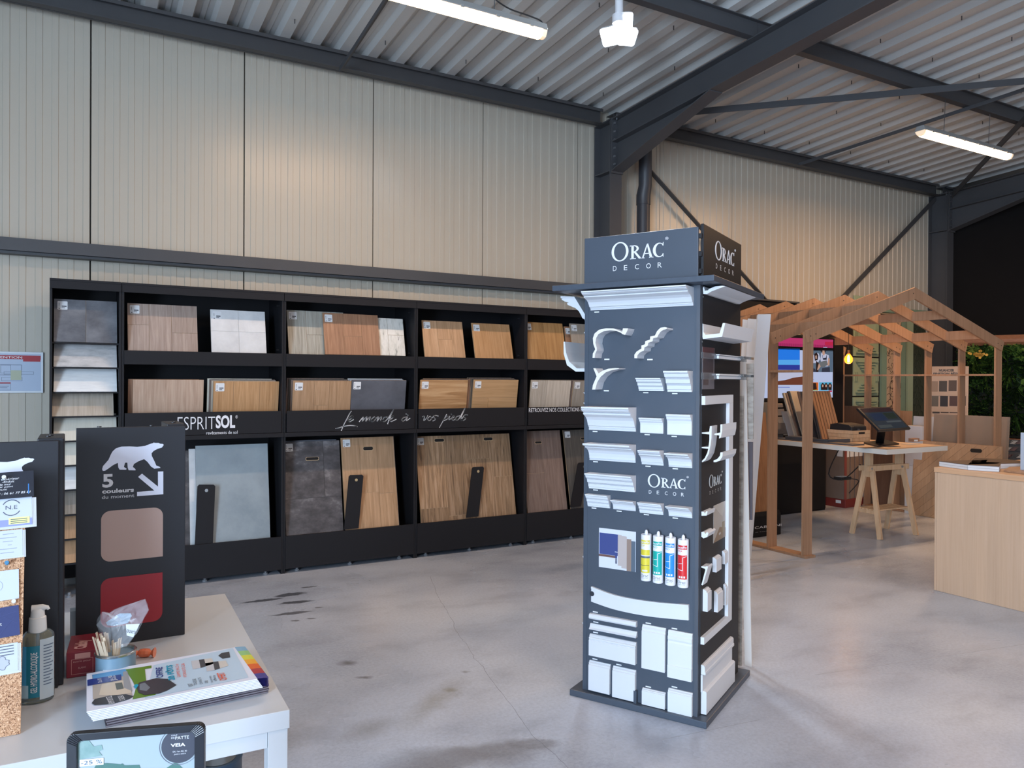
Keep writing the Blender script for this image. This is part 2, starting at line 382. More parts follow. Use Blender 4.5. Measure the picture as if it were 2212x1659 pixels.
# roof: trapezoidal steel deck, ribs every 0.25 m running up the slope
deck = mat('roof_deck', (196, 196, 192), 0.42, spec=0.5, mottle=((182, 182, 180), 1.2))
def rp(x, y, dz): return (x, y, roofz(y)+dz)
pr = [(0, 0), (.062, 0), (.084, .055), (.118, .055), (.124, .047), (.158, .047), (.164, .055), (.205, .055), (.228, .0)]
g = MB(); xs = []
for k in range(-27, 38):
    xs += [(1.5+k*.2508-.02+a, z) for a, z in pr]
y0, y1 = 6.75, -6.6; n = len(xs)
g.add([rp(x, y0, z) for x, z in xs] + [rp(x, y1, z) for x, z in xs], [(i, i+1, n+i+1, n+i) for i in range(n-1)])
ceil = g.build('ceiling', deck, kind='structure')
g = MB()
for k in range(-18, 36):
    for j, y in enumerate((6.1, 5.35, 4.8, 4.15, 3.6, 2.9, 2.3)):
        if (k + j*2) % 3: continue
        x = 1.5+k*.2508; g.add([], []); g.box(x-.003, x+.003, y-.003, y+.003, roofz(y)-.035, roofz(y)+.002)
g.build('screw', mat('screw_dark', (60, 60, 62), .6), ceil, kind='stuff')
g = MB(); g.add([rp(-5.2, 6.75, .1), rp(14, 6.75, .1), rp(14, -6.6, .1), rp(-5.2, -6.6, .1), rp(-5.2, 6.75, .2), rp(14, 6.75, .2), rp(14, -6.6, .2), rp(-5.2, -6.6, .2)],
    [(0, 1, 2, 3), (4, 5, 6, 7), (0, 1, 5, 4), (1, 2, 6, 5), (2, 3, 7, 6), (3, 0, 4, 7)])
g.build('roof_slab', deck, ceil)

# enclosing walls outside the view, with the openings the daylight comes through
plain = mat('plain_wall', (190, 190, 186), .7)
g = MB(); g.box(-5.3, -5.15, -6.6, -5.5, 0, 5.3).box(-5.3, -5.15, -.3, 6.75, 0, 5.3).box(-5.3, -5.15, -5.5, -.3, 3.0, 5.3)
g.build('wall_entrance', plain, kind='structure')
g = MB(); g.box(-5.2, -1.6, -6.6, -6.45, 0, 5.3).box(4.8, 14, -6.6, -6.45, 0, 5.3).box(-1.6, 4.8, -6.6, -6.45, 3.9, 5.3).box(-1.6, 4.8, -6.6, -6.45, 0, .6)
g.build('wall_rear', plain, kind='structure')
MB().box(13.85, 14, -6.6, 6.75, 0, 5.3).build('wall_far', plain, kind='structure')

def ibeam_x(name, x0, x1, y, zt, h, w, label, flat=False, t=.008, cat='beam', grp=None):
    g = MB(); 
    g.box(x0, x1, y-w/2, y+w/2, zt-t, zt); g.box(x0, x1, y-w/2, y+w/2, zt-h, zt-h+t); g.box(x0, x1, y-t/2, y+t/2, zt-h+t, zt-t)
    return g.build(name, steel, label=label, cat=cat, group=grp)
# eave beam (trough section) over the panels, each side of the portal
def eave(x0, x1, label):
    g = MB(); zt = roofz(6.45)
    g.box(x0, x1, 6.42, 6.59, zt-.008, zt-.0005).box(x0, x1, 6.47, 6.478, zt-.15, zt-.008).box(x0, x1, 6.40, 6.47, zt-.158, zt-.15).box(x0, x1, 6.478, 6.50, zt-.158, zt-.15)
    g.box(x0, x1, 6.42, 6.426, zt-.03, zt-.008)
    return g.build('eave_beam', steel_dark, label=label, cat='beam')
eave(-5.0, XC1-.085, 'grey steel eave beam above the left bay of wall panels')
eave(XC1+.085, XC2-.085, 'grey steel eave beam above the right bay of wall panels')
eave(XC2+.085, 13.8, 'grey steel eave beam continuing beyond the dark partition')
for i, y in enumerate((4.44, 2.44, 0.44, -1.56, -3.56)):
    zt = roofz(y)
    for s, (x0, x1) in enumerate(((-5.0, XC1), (XC1, XC2+.0), (XC2, 13.8))):
        a, b = x0+.002, x1-.002
        g = MB(); g.box(a, b, y-.035, y+.035, zt-.007, zt-.0005).box(a, b, y-.035, y+.035, zt-.147, zt-.14).box(a, b, y-.0035, y+.0035, zt-.14, zt-.007)
        g.build('purlin', steel, label=('%s steel purlin under the roof sheet, %s' % (('first', 'second', 'third', 'fourth', 'fifth')[i], ('left of the haunched rafter', 'between the two rafters', 'beyond the far rafter')[s])), cat='beam')
# girt on the wall behind and above the shelf unit
g = MB(); g.box(-5.0, XC1-.085, 6.47, 6.478, 2.405, 2.495).box(-5.0, XC1-.085, 6.478, 6.592, 2.487, 2.495).box(-5.0, XC1-.085, 6.478, 6.592, 2.405, 2.413).box(-5.0, XC1-.085, 6.50, 6.592, 2.385, 2.404)
g.build('wall_girt', steel, label='long grey steel girt crossing the wall panels just above the black shelving', cat='beam')

def portal(x, near, lab_r, lab_c, lens):
    ft = .010; w = .15
    zt = lambda y: 4.188 + .06*(6.227-y)
    # column: I section, web in the portal plane
    c = thing('steel_column', lab_c, 'column', (x, 6.45, 0))
    g = MB(); g.box(x-w/2, x+w/2, 6.578, 6.588, 0, 4.17); g.box(x-.004, x+.004, 6.32, 6.578, 0, 4.17); g.box(x-w/2, x+w/2, 6.31, 6.32, 0, 4.17); g.build('section', steel, c)
    g = MB(); g.box(x-w/2+.002, x+w/2-.002, 6.32, 6.578, 3.655, 3.668); g.add([(x-w/2, 6.588, 4.165), (x+w/2, 6.588, 4.165), (x+w/2, 6.31, 4.182), (x-w/2, 6.31, 4.182), (x-w/2, 6.588, 4.177), (x+w/2, 6.588, 4.177), (x+w/2, 6.31, 4.194), (x-w/2, 6.31, 4.194)],
        [(0, 1, 2, 3), (4, 5, 6, 7), (0, 1, 5, 4), (1, 2, 6, 5), (2, 3, 7, 6), (3, 0, 4, 7)]); g.build('stiffener', steel, c)
    MB().box(x-.12, x+.12, 6.22, 6.60, 0.0, .02).build('base_plate', steel, c)
    # rafter with haunch
    r = thing('haunched_rafter', lab_r, 'beam', (x, 6.2, 4.0))
    y0 = 6.285; y1 = -6.4
    def slab(ya, za, yb, zb, t, nm, wd=w):
        g = MB(); g.add([(x-wd/2, ya, za), (x+wd/2, ya, za), (x+wd/2, yb, zb), (x-wd/2, yb, zb), (x-wd/2, ya, za+t), (x+wd/2, ya, za+t), (x+wd/2, yb, zb+t), (x-wd/2, yb, zb+t)],
          [(3, 2, 1, 0), (4, 5, 6, 7), (0, 1, 5, 4), (1, 2, 6, 5), (2, 3, 7, 6), (3, 0, 4, 7)]); return g.build(nm, steel, r)
    def web(ps, nm):
        return MB().extrude([V3((x-.004, y, z)) for y, z in ps], (.008, 0, 0)).build(nm, steel, r)
    D_ = .24
    slab(y0, zt(y0)-ft, y1, zt(y1)-ft, ft, 'top_flange'); slab(y0, zt(y0)-D_, y1, zt(y1)-D_, ft, 'bottom_flange')
    web([(y0, zt(y0)-D_+ft), (y0, zt(y0)-ft), (y1, zt(y1)-ft), (y1, zt(y1)-D_+ft)], 'web')
    web([(y0, 3.66), (y0, zt(y0)-D_), (4.95, zt(4.95)-D_)], 'haunch_web')
    slab(y0, 3.65, 4.9, zt(4.9)-D_-.008, ft, 'haunch_flange')
    MB().box(x-w/2, x+w/2, y0+.001, y0+.014, 3.63, zt(y0)+.01).build('end_plate', steel, r)
    for i, z in enumerate([3.72, 3.80, 3.885, 3.97, 4.055, 4.14]):
        for s in ((-1,) if not near else (-1, 1)):
            MB().tube([(x+s*.045, y0, z), (x+s*.045, y0-.016, z)], .012, 6).build('bolt', zinc if near else steel, r)
    for i, y in enumerate((y0-.05, y0+.06)):
        MB().tube([(x-.05, y, zt(y)-.03), (x-.05, y, zt(y)+.022)], .006, 6).build('bolt', zinc, r)
portal(XC1, True, 'near grey steel rafter with a haunch rising over the blue-grey display tower', 'near grey steel column at the end of the left bay of wall panels', 1)
portal(XC2, False, 'far grey steel rafter with a haunch above the black partition', 'far grey steel column beside the black partition', 1)
# bracing
def angle_bar(name, a, b, lab, w=.05, m=None):
    g = MB(); g.beam(a, b, w, .006); d = (V3(b)-V3(a)).normalized(); sd = d.cross(V3((0, 0, 1))).normalized(); g.beam(V3(a)+sd*w/2-V3((0, 0, w/2)), V3(b)+sd*w/2-V3((0, 0, w/2)), .006, w)
    return g.build(name, m or steel, label=lab, cat='brace')
def onroof(px, py, dz):
    d = ray(px, py); t = (4.31+.06*6.6+dz-.06*0-EYE)/(d.z+.06*d.y); return CP + d*t
angle_bar('roof_brace', (4.92, 5.95, 4.15), onroof(2240, 168, -.16), 'upper steel roof brace running right from the near haunch', .06)
angle_bar('roof_brace', ony(1727, 353, 6.42), onroof(2240, 182, -.165), 'thin lower steel strut climbing from the right bay eave beam', .035)
angle_bar('roof_brace', (10.66, 6.2, 4.16), onroof(2225, 245, -.16), 'short steel roof brace rising right from the far column head', .07)
angle_bar('roof_brace', ony(737, 148, 6.42), onroof(850, -25, -.16), 'flat steel strut rising from the left bay eave beam to the near tube light', .035)
g = MB(); g.beam(ony(1403, 368, 6.5), ony(1660, 655, 6.5), .012, .06, (0, 1, 0)); g.build('wall_brace', steel_dark, label='steel wall brace descending right from the downpipe to behind the display tower', cat='brace')
g = MB(); g.beam(ony(2022, 428, 6.52), ony(1790, 675, 6.52), .06, .012, (0, 1, 0)); g.build('wall_brace', steel_dark, label='steel wall brace descending left from the far column head', cat='brace')
# downpipe
p = thing('downpipe', 'dark round rainwater pipe standing right of the near column', 'pipe', (5.32, 6.45, 0))
MB().tube([(5.32, 6.46, 0.0), (5.32, 6.46, 3.42)], .07, 20).build('pipe', mat('pipe_dark', (62, 63, 68), .45), p, smooth=True)
MB().tube([(5.32, 6.46, 3.40), (5.32, 6.46, 3.50), (5.31, 6.42, 3.60), (5.31, 6.42, 4.2)], [.076, .076, .07, .07], 20).build('collar', mat('pipe_dark'), p, smooth=True)

# ------------------------------------------------ lamps
lens_m = mat('tube_lens', (255, 235, 205), .4, emit=(255, 214, 165), es=9.0)
def batten(x0, x1, y, z, lab, cable, pw=44, colr=WARM):
    t = thing('tube_light', lab, 'lamp', (x0, y, z))
    F = Face((x0, y, z), (1, 0, 0)); L = x1-x0
    body = [(-.05, .028), (-.052, .036), (-.036, .075), (.036, .075), (.052, .036), (.05, .028)]
    g = MB(F); g.prof(body, 0, L); g.build('housing', mat('grey_plastic', (150, 150, 148), .5), t, bevel=.003)
    g = MB(F); g.prof([(-.048, .027), (-.046, .008), (-.03, -.018), (0, -.026), (.03, -.018), (.046, .008), (.048, .027)], .035, L-.035); g.build('diffuser', lens_m, t, smooth=True)
    for s in (0, 1):
        g = MB(F); a, b = ((0.0, .034), (L-.034, L))[s]; g.prof([(-.046, .027), (-.042, .01), (-.026, -.014), (0, -.02), (.026, -.014), (.042, .01), (.046, .027)], a, b); g.build('end_cap', mat('clear_cap', (235, 225, 205), .3, emit=(255, 214, 165), es=.6), t)
    for i in range(6):
        x = L*(i+.5)/6
        for s in (-1, 1): MB(F).fbox(x-.012, x+.012, .02, .04, s*.05, s*.057).build('clip', mat('grey_plastic'), t)
    zt = roofz(y)-.15
    for x in (L*.25, L*.75):
        MB().tube([(x0+x, y, z+.07), (x0+x, y-.012, zt+.01)], .003, 5).build('hanger', steel, t)
    cp = smooth_path([(x0+L-.03+.02, y, z+.05), (x0+L-.02, y, z+.10), (x0+L-.12, y, z+.115), (x0+L-.3, y, z+.13), (x0+L-.42, y, z+.2), (x0+L-.45, y-.01, zt+.02)], 5)
    if cable: MB().tube(cp, .005, 6).build('cable', mat('cable_black', (35, 35, 36), .5), t)
    L_ = D.lights.new('tube_glow', 'AREA'); L_.shape = 'RECTANGLE'; L_.size = L-.1; L_.size_y = .09; L_.energy = pw; L_.color = colr
    lo = D.objects.new('tube_glow', L_); COL.objects.link(lo); lo.location = (x0+L/2, y, z-.035)
    return t
batten(1.26, 2.835, 4.53, 3.9, 'lit fluorescent tube light nearest the camera, cut by the top edge', True)
batten(7.06, 8.64, 4.45, 3.9, 'lit fluorescent tube light above the wooden house frame', False, 88, (1, .59, .31))
for x, y, l in ((1.3, .3, 'unseen tube light added for brightness above the camera'), (7.06, .3, 'unseen tube light added for brightness over the hall beyond the light wood counter'), (1.3, -3.4, 'unseen tube light added for brightness near the rear windows'), (7.06, -3.4, 'unseen tube light added for brightness in the far rear of the hall')):  # extra tube lights out of view, added to brighten the hall
    batten(x, x+1.57, y, 3.9+(.12 if y < 2 else 0), l, False)

# cluster of three led floodlights on one bracket
p0 = onz(1337, 66, 4.02)
t = thing('floodlight_cluster', 'three-headed cool white floodlight under the first purlin', 'lamp', p0)
hub = V3((p0.x, p0.y, p0.z+.03))
wm = mat('white_plastic', (225, 225, 228), .4); led = mat('led_face', (240, 246, 255), .3, emit=(225, 238, 255), es=45.0)
MB().tube([hub+V3((0, 0, .06)), hub+V3((0, 0, .30))], .03, 10).build('stem', wm, t, smooth=True)
MB().tube([hub+V3((0, 0, .02)), hub+V3((0, 0, .08))], .05, 12).build('hub', wm, t, smooth=True)
for px, py, dr in ((1347, 48, (-.40, -.66, -.50)), (1317, 79, (-.72, -.42, -.70)), (1356, 81, (-.18, -.52, -.80))):
    c = onz(px, py, 4.02 + (.06 if py < 60 else -.03)); d = V3(dr).normalized(); s = d.cross(V3((0, 0, 1))).normalized(); u = s.cross(d)
    F = Face(c, s, u, d)
    g = MB(F); g.poly(rrect(-.066, .066, -.066, .066, .018), -.028, 0.0); g.build('head', wm, t)
    g = MB(F); g.poly(rrect(-.061, .061, -.061, .061, .015), 0.0, .004); g.build('led_panel', led, t)
    MB().tube([hub+V3((0, 0, .04)), c-d*.028], .008, 6).build('arm', wm, t)
    L_ = D.lights.new('flood_glow', 'AREA'); L_.size = .09; L_.energy = 16; L_.color = (.82, .91, 1)
    lo = D.objects.new('flood_glow', L_); COL.objects.link(lo); lo.location = c+d*.012; lo.rotation_euler = d.to_track_quat('-Z', 'Y').to_euler()
# ================================================ black floor-covering shelving along the wall
SY = 5.97; SB = 6.44
zf = lambda px, py: ony(px, py, SY).z
zt_ = 2.152; z_fb = zf(263, 630.6); z_l1t = zf(268, 756.5); z_l1b = zf(268, 786.9); z_st = 1.256; z_sb = 1.09; z_lb = 1.055; z_bp = .288
MX = [-0.147, 0.284, 1.398, 2.491, 3.567, 4.655]
white_ink = mat('white_ink', (225, 226, 230), .6); grey_ink = mat('grey_ink', (165, 165, 168), .6)
rubber = mat('rubber_grey', (120, 122, 126), .5)
def unit(i, label):
    x0, x1 = MX[i], MX[i+1]; t = thing('display_shelf', label, 'shelf', (x0, SY, 0)); w = .016
    for a, b in ((x0+.001, x0+w), (x1-w, x1-.001)):
        MB().box(a, b, SY+.004, SB, 0.0, zt_).build('side_panel', blk, t, bevel=.0015)
    MB().box(x0+w, x1-w, SB-.012, SB, .04, zt_).build('back_panel', blk, t)
    MB().box(x0+.001, x1-.001, SY-.006, SB, zt_, zt_+.016).build('top', blk, t, bevel=.0015)
    MB().box(x0+.002, x1-.002, SY-.004, SY+.004, z_fb, zt_).build('fascia', blk, t)
    for x in (x0+.12, x0+.5*(x1-x0), x1-.12):
        MB().lathe((x, SY+.06, 0), [(.018, 0), (.018, .012), (.01, .014), (.01, .034)], 12).build('foot', rubber, t)
    if i > 0:
        for z0, z1 in ((z_l1b, z_l1t), (z_st-.17, z_st)):
            MB().box(x0+w, x1-w, SY+.02, SB-.012, z0+.02, z0+.036).build('shelf', blk, t)
        MB().box(x0+w, x1-w, SY-.002, SY+.014, z_l1b, z_l1t).build('shelf_lip', blk, t, bevel=.001)
        MB().box(x0+w+.004, x1-w-.004, SY-.010, SY+.006, z_sb, z_st).build('sign_board', blk, t, bevel=.001)
        MB().box(x0+.001, x1-.001, SY-.012, SB-.012, z_lb, z_sb-.003).build('ledge', blk, t, bevel=.001)
        MB().box(x0+w, x1-w, SY-.002, SY+.014, .035, z_bp).build('bottom_panel', blk, t, bevel=.001)
        MB().box(x0+w, x1-w, SY+.014, SB-.012, .06, .078).build('shelf', blk, t)
        MB().box(x1-w-.10, x1-w, SY+.014, SY+.03, z_bp-.02, z_bp-.01).build('corner_strip', mat('alu_dark', (120, 122, 126), .4, metal=.6), t)
        for z in (z_fb-.03, z_l1t+.03):
            MB().tube([(x1-w-.02, SY+.1, z), (x1-w, SY+.1, z)], .006, 8).build('hook', blk, t)
    return t
U = [unit(0, 'narrow leftmost black shelf bay with sloping tile holders'), unit(1, 'black shelf bay lettered with the flooring name, second from the left'),
     unit(2, 'middle black shelf bay with the first half of the handwritten slogan'), unit(3, 'black shelf bay with the second half of the handwritten slogan'),
     unit(4, 'rightmost black shelf bay, partly hidden by the blue-grey tower')]
SF = Face((0, SY-.0105, 0), (1, 0, 0))
def shelf_text(body, px0, py0, px1, py1, m, par, **k):      # lower left and upper right pixel corners measured on the photograph
    a = SF.at(px0, py0); b = SF.at(px1, py1); return text(body, SF, a[0], b[0], a[1], b[1], m, par, n=.001, **k)
shelf_text('ESPRIT', 383.5, 929, 465, 899.5, white_ink, U[1], bold=-.012); shelf_text('SOL', 466, 925.5, 508, 896.5, white_ink, U[1], bold=.035)
shelf_text('®', 508.5, 904, 513.5, 897, white_ink, U[1]); shelf_text('revêtements de sol', 445.5, 939, 513, 930, white_ink, U[1])
def script(strokes, ox, oy, sc, wd, par, m=None, face=SF):
    g = MB(face)
    for st in strokes:
        pts = [face.at(ox+x/sc, oy+y/sc) for x, y in smooth_path(st, 5)]
        g.line(pts, wd, .0, .001)
    return g.build('lettering', m or white_ink, par)
S_L = [[(610, 825), (597, 845), (580, 878), (562, 912), (545, 952)], [(508, 938), (530, 934), (560, 925), (600, 919), (632, 921), (650, 926)],
       [(590, 885), (612, 872), (621, 860), (613, 855), (598, 868), (590, 884), (600, 894), (625, 880)],
       [(664, 893), (690, 864), (684, 890), (700, 872), (714, 862), (707, 890), (724, 870), (737, 862), (730, 886), (742, 886)], [(762, 863), (745, 878), (746, 892), (762, 888), (773, 870), (764, 861)],
       [(774, 872), (790, 862), (782, 890), (798, 870), (811, 862), (806, 886), (818, 884)], [(848, 863), (830, 866), (820, 884), (832, 892), (852, 874), (874, 842), (892, 812), (868, 860), (852, 908)],
       [(862, 884), (886, 868), (890, 857), (877, 860), (866, 880), (876, 892), (908, 878)], [(978, 862), (958, 867), (946, 882), (956, 890), (974, 874), (984, 862), (976, 887), (1000, 871)], [(974, 842), (987, 851)]]
S_R = [[(1084, 860), (1096, 860), (1092, 886), (1108, 872), (1118, 854)], [(1130, 859), (1118, 875), (1128, 887), (1143, 872), (1136, 858)], [(1143, 872), (1166, 853), (1187, 856)], [(1166, 853), (1159, 864), (1169, 878), (1152, 889)],
       [(1243, 846), (1225, 880), (1208, 910), (1196, 932)], [(1222, 884), (1240, 862), (1253, 858), (1250, 874), (1228, 886)], [(1264, 858), (1259, 880), (1276, 870)], [(1273, 843), (1276, 846)], [(1276, 874), (1296, 860), (1289, 855), (1279, 871), (1286, 885), (1305, 872)],
       [(1328, 855), (1310, 861), (1303, 878), (1315, 883), (1332, 864), (1366, 803), (1340, 862), (1342, 883)], [(1345, 873), (1364, 850), (1382, 849)], [(1364, 852), (1360, 862), (1370, 874), (1352, 886), (1342, 884)]]
script(S_L, 560, 620, 3.072, .0075, U[2]); script(S_R, 560, 620, 3.072, .0075, U[3])
shelf_text('RETROUVEZ NOS COLLECTIONS ET PRODUITS', 1142.5, 890.5, 1296, 879.5, white_ink, U[4])

# ---------------------------------------------- sample boards
OAK = lambda n, c, **k: wood(n, c, **k)
WM = dict(
    greige=OAK('greige_oak', ['837067', '98857a', 'a9978b', 'b8a79b']), natural=OAK('natural_oak', ['8a6a4c', 'a58260', 'b69270', 'c3a283']),
    pinkoak=OAK('pink_oak', ['a0846e', 'b59882', 'c3a892', 'ceb5a0']), honey=OAK('honey_oak', ['8c663f', 'a97f54', 'ba9065', 'c69f76']),
    amber=OAK('amber_oak', ['8a6036', 'a47848', 'b68a58', 'c2996a'], grain=(30, 2)), greygreen=OAK('grey_green_oak', ['7a766a', '98958a', 'aeaca2', 'bab8b0']),
    brown=OAK('brown_oak', ['74513a', '90694f', 'a27a5e', 'b08b70']), taupe=OAK('taupe_oak', ['56463f', '6c5a52', '7c6a61', '88776c']),
    darkgrey=OAK('smoked_oak', ['3a3632', '4e4944', '5d5751', '6a645c']), aged=OAK('aged_oak', ['3c3228', '7a6048', '9c7d5e', 'b09174', '94877a'], grain=(20, 1.5), contrast=1.1, knots=1.6, tint=.35),
    whitew=OAK('white_washed', ['d8dadb', 'e2e5e6', 'e9ecec', 'eff1f1'], grain=(12, 60)), greytile=stone('grey_tile', ['aab0b6', 'b4babf', 'bdc3c7'], 5),
    paletile=stone('pale_tile', ['c2c4c6', 'cfd1d2', 'd8dadb'], 7), concretegrey=stone('cement_board', ['7f8b92', '8f9aa0', '99a4a9'], 3), darkstone=stone('dark_stone', ['363335', '454244', '585456', '807c7d'], 7, stretch=(1, 1, 1.5)),
    charcoal=stone('charcoal_tile', ['4a4c52', '565860', '60626a'], 5), darktile=stone('dark_cloud_tile', ['505258', '686a70', '7c7e82'], 5, stretch=(1, 1, 1.6)), lightgrey=stone('light_cloud_tile', ['9fa0a2', 'bcbcbc', 'cbcaca', 'd5d4d3'], 9, stretch=(1, 1, 3)),
    weather=stone('weathered_white', ['4a4a46', 'c9c8c0', 'd8d6ce', 'e0ded8', '8c8a82'], 9, stretch=(3, 3, .8)), beige=OAK('beige_oak', ['9c8f80', 'b3a797', 'c2b7a9', 'cbc2b5']), cream=OAK('cream_oak', ['c9c4b4', 'd8d4c6', 'e0ddd1']),
    warmgrey=OAK('warm_grey_oak', ['6e665c', '8b8378', '9a9389', 'a59e94']), hstripe=OAK('cathedral_oak', ['946d45', 'b08458', 'c69e72', 'd0ac84'], axis='X', grain=(34, 2.2), contrast=1.3), hoak=OAK('level_oak', ['a48157', 'b69066', 'c09b72'], axis='X'))
edge_wood = mat('board_edge', (176, 150, 118), .6); edge_dark = mat('board_edge_dark', (70, 66, 62), .6)
stk_w = mat('sticker_white', (222, 224, 226), .5); stk_k = mat('sticker_ink', (70, 72, 78), .6); hole_m = mat('hand_hole_shade', (28, 24, 22), .8); lip_m = mat('hole_lip', (186, 158, 122), .6)  # hand hole colour stands for the shade inside an opening
def board(face, w, h, m, layout, label, group=None, sticker=None, th=.012, holes=(), edge=None, cat='sample board', name='sample_board'):
    t = thing(name, label, cat, mtx=face.M(), group=group)
    F = face
    MB(F).fbox(0, w, 0, h, -th, -.003).build('core', edge or edge_wood, t)
    g = .0012
    for (a, b, c, d) in layout:
        MB(F).fbox(a*w+(g if a else 0), b*w-(g if b < 1 else 0), c*h+(g if c else 0), d*h-(g if d < 1 else 0), -.003, 0).build('plank', m, t)
    if sticker:
        u, v, s = sticker
        q = MB(F); q.m = 0; q.poly(rrect(u, u+s, v-s, v, s*.08, 3), .0, .0008); q.m = 1
        for i in range(3): q.fbox(u+s*.12, u+s*.2, v-s*(.3+.16*i), v-s*(.22+.16*i), .0008, .0011)
        q.fbox(u+s*.42, u+s*.9, v-s*.66, v-s*.54, .0008, .0011); q.fbox(u+s*.42, u+s*.75, v-s*.84, v-s*.76, .0008, .0011); q.fbox(u+s*.1, u+s*.26, v-s*.92, v-s*.84, .0008, .0011)
        q.build('label_sticker', [stk_w, stk_k], t)
    for (u, v, ww, hh) in holes:  # not cut through: flat dark fill paints the hole's shade, paler rim around
        q = MB(F); q.m = 1; q.poly(rrect(u-ww/2-.004, u+ww/2+.004, v-hh/2-.005, v+hh/2+.002, hh*.5, 5), .0, .0006); q.m = 0; q.poly(rrect(u-ww/2, u+ww/2, v-hh/2, v+hh/2, hh*.46, 5), .0006, .0010)
        q.build('hand_hole_shade', [hole_m, lip_m], t)
    return t
def lean_face(bl, y, lean, U_=(1, 0, 0)):
    P = ony(bl[0], bl[1], y); a = R(lean); return Face(P, U_, (0, math.sin(a), math.cos(a)))
def fit(bl, br, tl, y, lean):
    F = lean_face(bl, y, lean); return F, F.at(*br)[0], F.at(*tl)[1]
z1 = lambda x, y: (x/3.456, 580+y/3.456)
z2 = lambda x, y: (560+x/3.072, 620+y/3.072)
z5 = lambda x, y: (380+x/4.254, 920+y/4.254)
ONE = [(0, 1, 0, 1)]
def cols(*xs, j=()):
    out = []; xs = [0]+list(xs)+[1]
    for i in range(len(xs)-1):
        s = [0]+[q for k, q in j if k == i]+[1]
        for a, b in zip(s[:-1], s[1:]): out.append((xs[i], xs[i+1], a, b))
    return out
TILE4 = [(0, .5, 0, .5), (.5, 1, 0, .5), (0, .5, .5, 1), (.5, 1, .5, 1)]
up_y, mid_y, low_y = 6.03, 6.06, 6.02
def put(bl, br, tl, y, lean, m, lay, label, stick=True, holes=(), extra=0, th=.012, edge=None, group=None, s=.062):
    F, w, h = fit(bl, br, tl, y, lean)
    if extra: 
        F = Face(F.pt(0, -extra), F.U, F.V, F.N); h += extra
    return F, w, h, board(F, w, h, WM[m], lay, label, group, (.015, h-.014, s) if stick else None, th, [(u*w, h-v, ww, hh) for u, v, ww, hh in holes], edge)
def shrink_down(p, k=0): return p
# upper compartments
put(z1(955, 612), z1(1478, 622), z1(957, 258), up_y, 13, 'greige', cols(.3, .62, j=((0, .55), (2, .4))), 'greige oak plank sample at the left of the top shelf in the lettered bay')
put(z1(1580, 628), z1(1990, 634), z1(1578, 305), up_y, 13, 'paletile', TILE4, 'pale grey four-tile sample at the right of the top shelf in the lettered bay', edge=mat('tile_edge', (205, 205, 203), .6))
put(z2(197, 444), z2(575, 450), z2(190, 152), up_y+.035, 13, 'greygreen', cols(.32, .66, j=((1, .45),)), 'grey-green oak sample behind the brown one on the top shelf of the middle bay')
put(z2(437, 446), z2(805, 458), z2(422, 170), up_y, 13, 'brown', cols(.35, .68, j=((1, .45),)), 'brown oak sample in front of two others on the top shelf of the middle bay')
put(z2(755, 452), z2(972, 462), z2(748, 203), up_y+.03, 13, 'weather', cols(.5, j=((1, .55),)), 'weathered white and charcoal sample at the right of the top shelf, middle bay', stick=False)
put(z2(1100, 466), z2(1370, 471), z2(1085, 220), up_y, 14, 'natural', cols(.36, .7, j=((1, .5),)), 'natural oak sample at the left of the top shelf in the slogan-end bay')
put(z2(1435, 472), z2(1687, 476), z2(1410, 238), up_y, 15, 'honey', ONE, 'honey oak sample at the right of the top shelf in the slogan-end bay')
put(z2(1782, 479), z2(2040, 483), z2(1783, 232), up_y, 13, 'amber', cols(.5), 'amber oak sample at the left of the top shelf in the rightmost bay')
put(z2(2048, 484), z2(2200, 488), z2(2035, 262), up_y+.035, 13, 'brown', ONE, 'brown sample mostly hidden between two others on the rightmost top shelf')
put(z2(2090, 485), z2(2350, 492), z2(2068, 242), up_y+.005, 13, 'warmgrey', cols(.5), 'grey oak sample beside the tower on the rightmost top shelf')
# middle compartments: files of boards tipped forward
def stack(bl, br, tl, m, lay, label, n, others, grp, dx=-.012, lean=-9):
    F, w, h, t = put(bl, br, tl, mid_y, lean, m, lay, label, extra=.05)
    for k in range(1, n+1):
        G = Face(F.pt(dx*k, .004*k, -.018*k), F.U, F.V, F.N)
        board(G, w*(.98 if k % 2 else 1.0), h, WM[others[k % len(others)]], ONE, grp[0].replace('sample board filed', 'board filed') + ', ' + ('next', 'second', 'third', 'fourth')[k-1] + ' in line', grp[1], None, .01)
put(z1(990, 1085), z1(1515, 1083), z1(990, 830), mid_y, -9, 'pinkoak', ONE, 'pinkish oak sample without sticker at the left of the lettered bay middle shelf', extra=.05, stick=False)
F, w, h = fit(z1(990, 1085), z1(1515, 1083), z1(990, 830), mid_y, -9); board(Face(F.pt(-.03, -.05, -.02), F.U, F.V, F.N), w, h+.052, WM['brown'], ONE, 'dark brown board edge just behind the pinkish oak sample', 'file of boards behind the pinkish oak', None, .012, edge=edge_dark)
stack(z1(1588, 1076), z1(2075, 1068), z1(1592, 842), 'honey', cols(.3, .7, j=((1, .2),)), 'honey oak sample heading a file at the right of the lettered bay middle shelf', 3, ['cream', 'beige', 'taupe'], ('sample board filed behind the honey oak in the lettered bay', 'file of boards behind the honey oak'))
stack(z2(217, 817), z2(602, 812), z2(228, 622), 'natural', cols(.36, .62, j=((1, .3),)), 'natural oak sample heading a file at the left of the middle bay', 3, ['darkgrey', 'taupe'], ('sample board filed behind the natural oak in the middle bay', 'file of boards behind the natural oak'))
stack(z2(605, 812), z2(965, 803), z2(617, 618), 'charcoal', ONE, 'charcoal tile sample heading a file at the right of the middle bay', 2, ['lightgrey', 'greytile'], ('sample board filed behind the charcoal tile in the middle bay', 'file of boards behind the charcoal tile'))
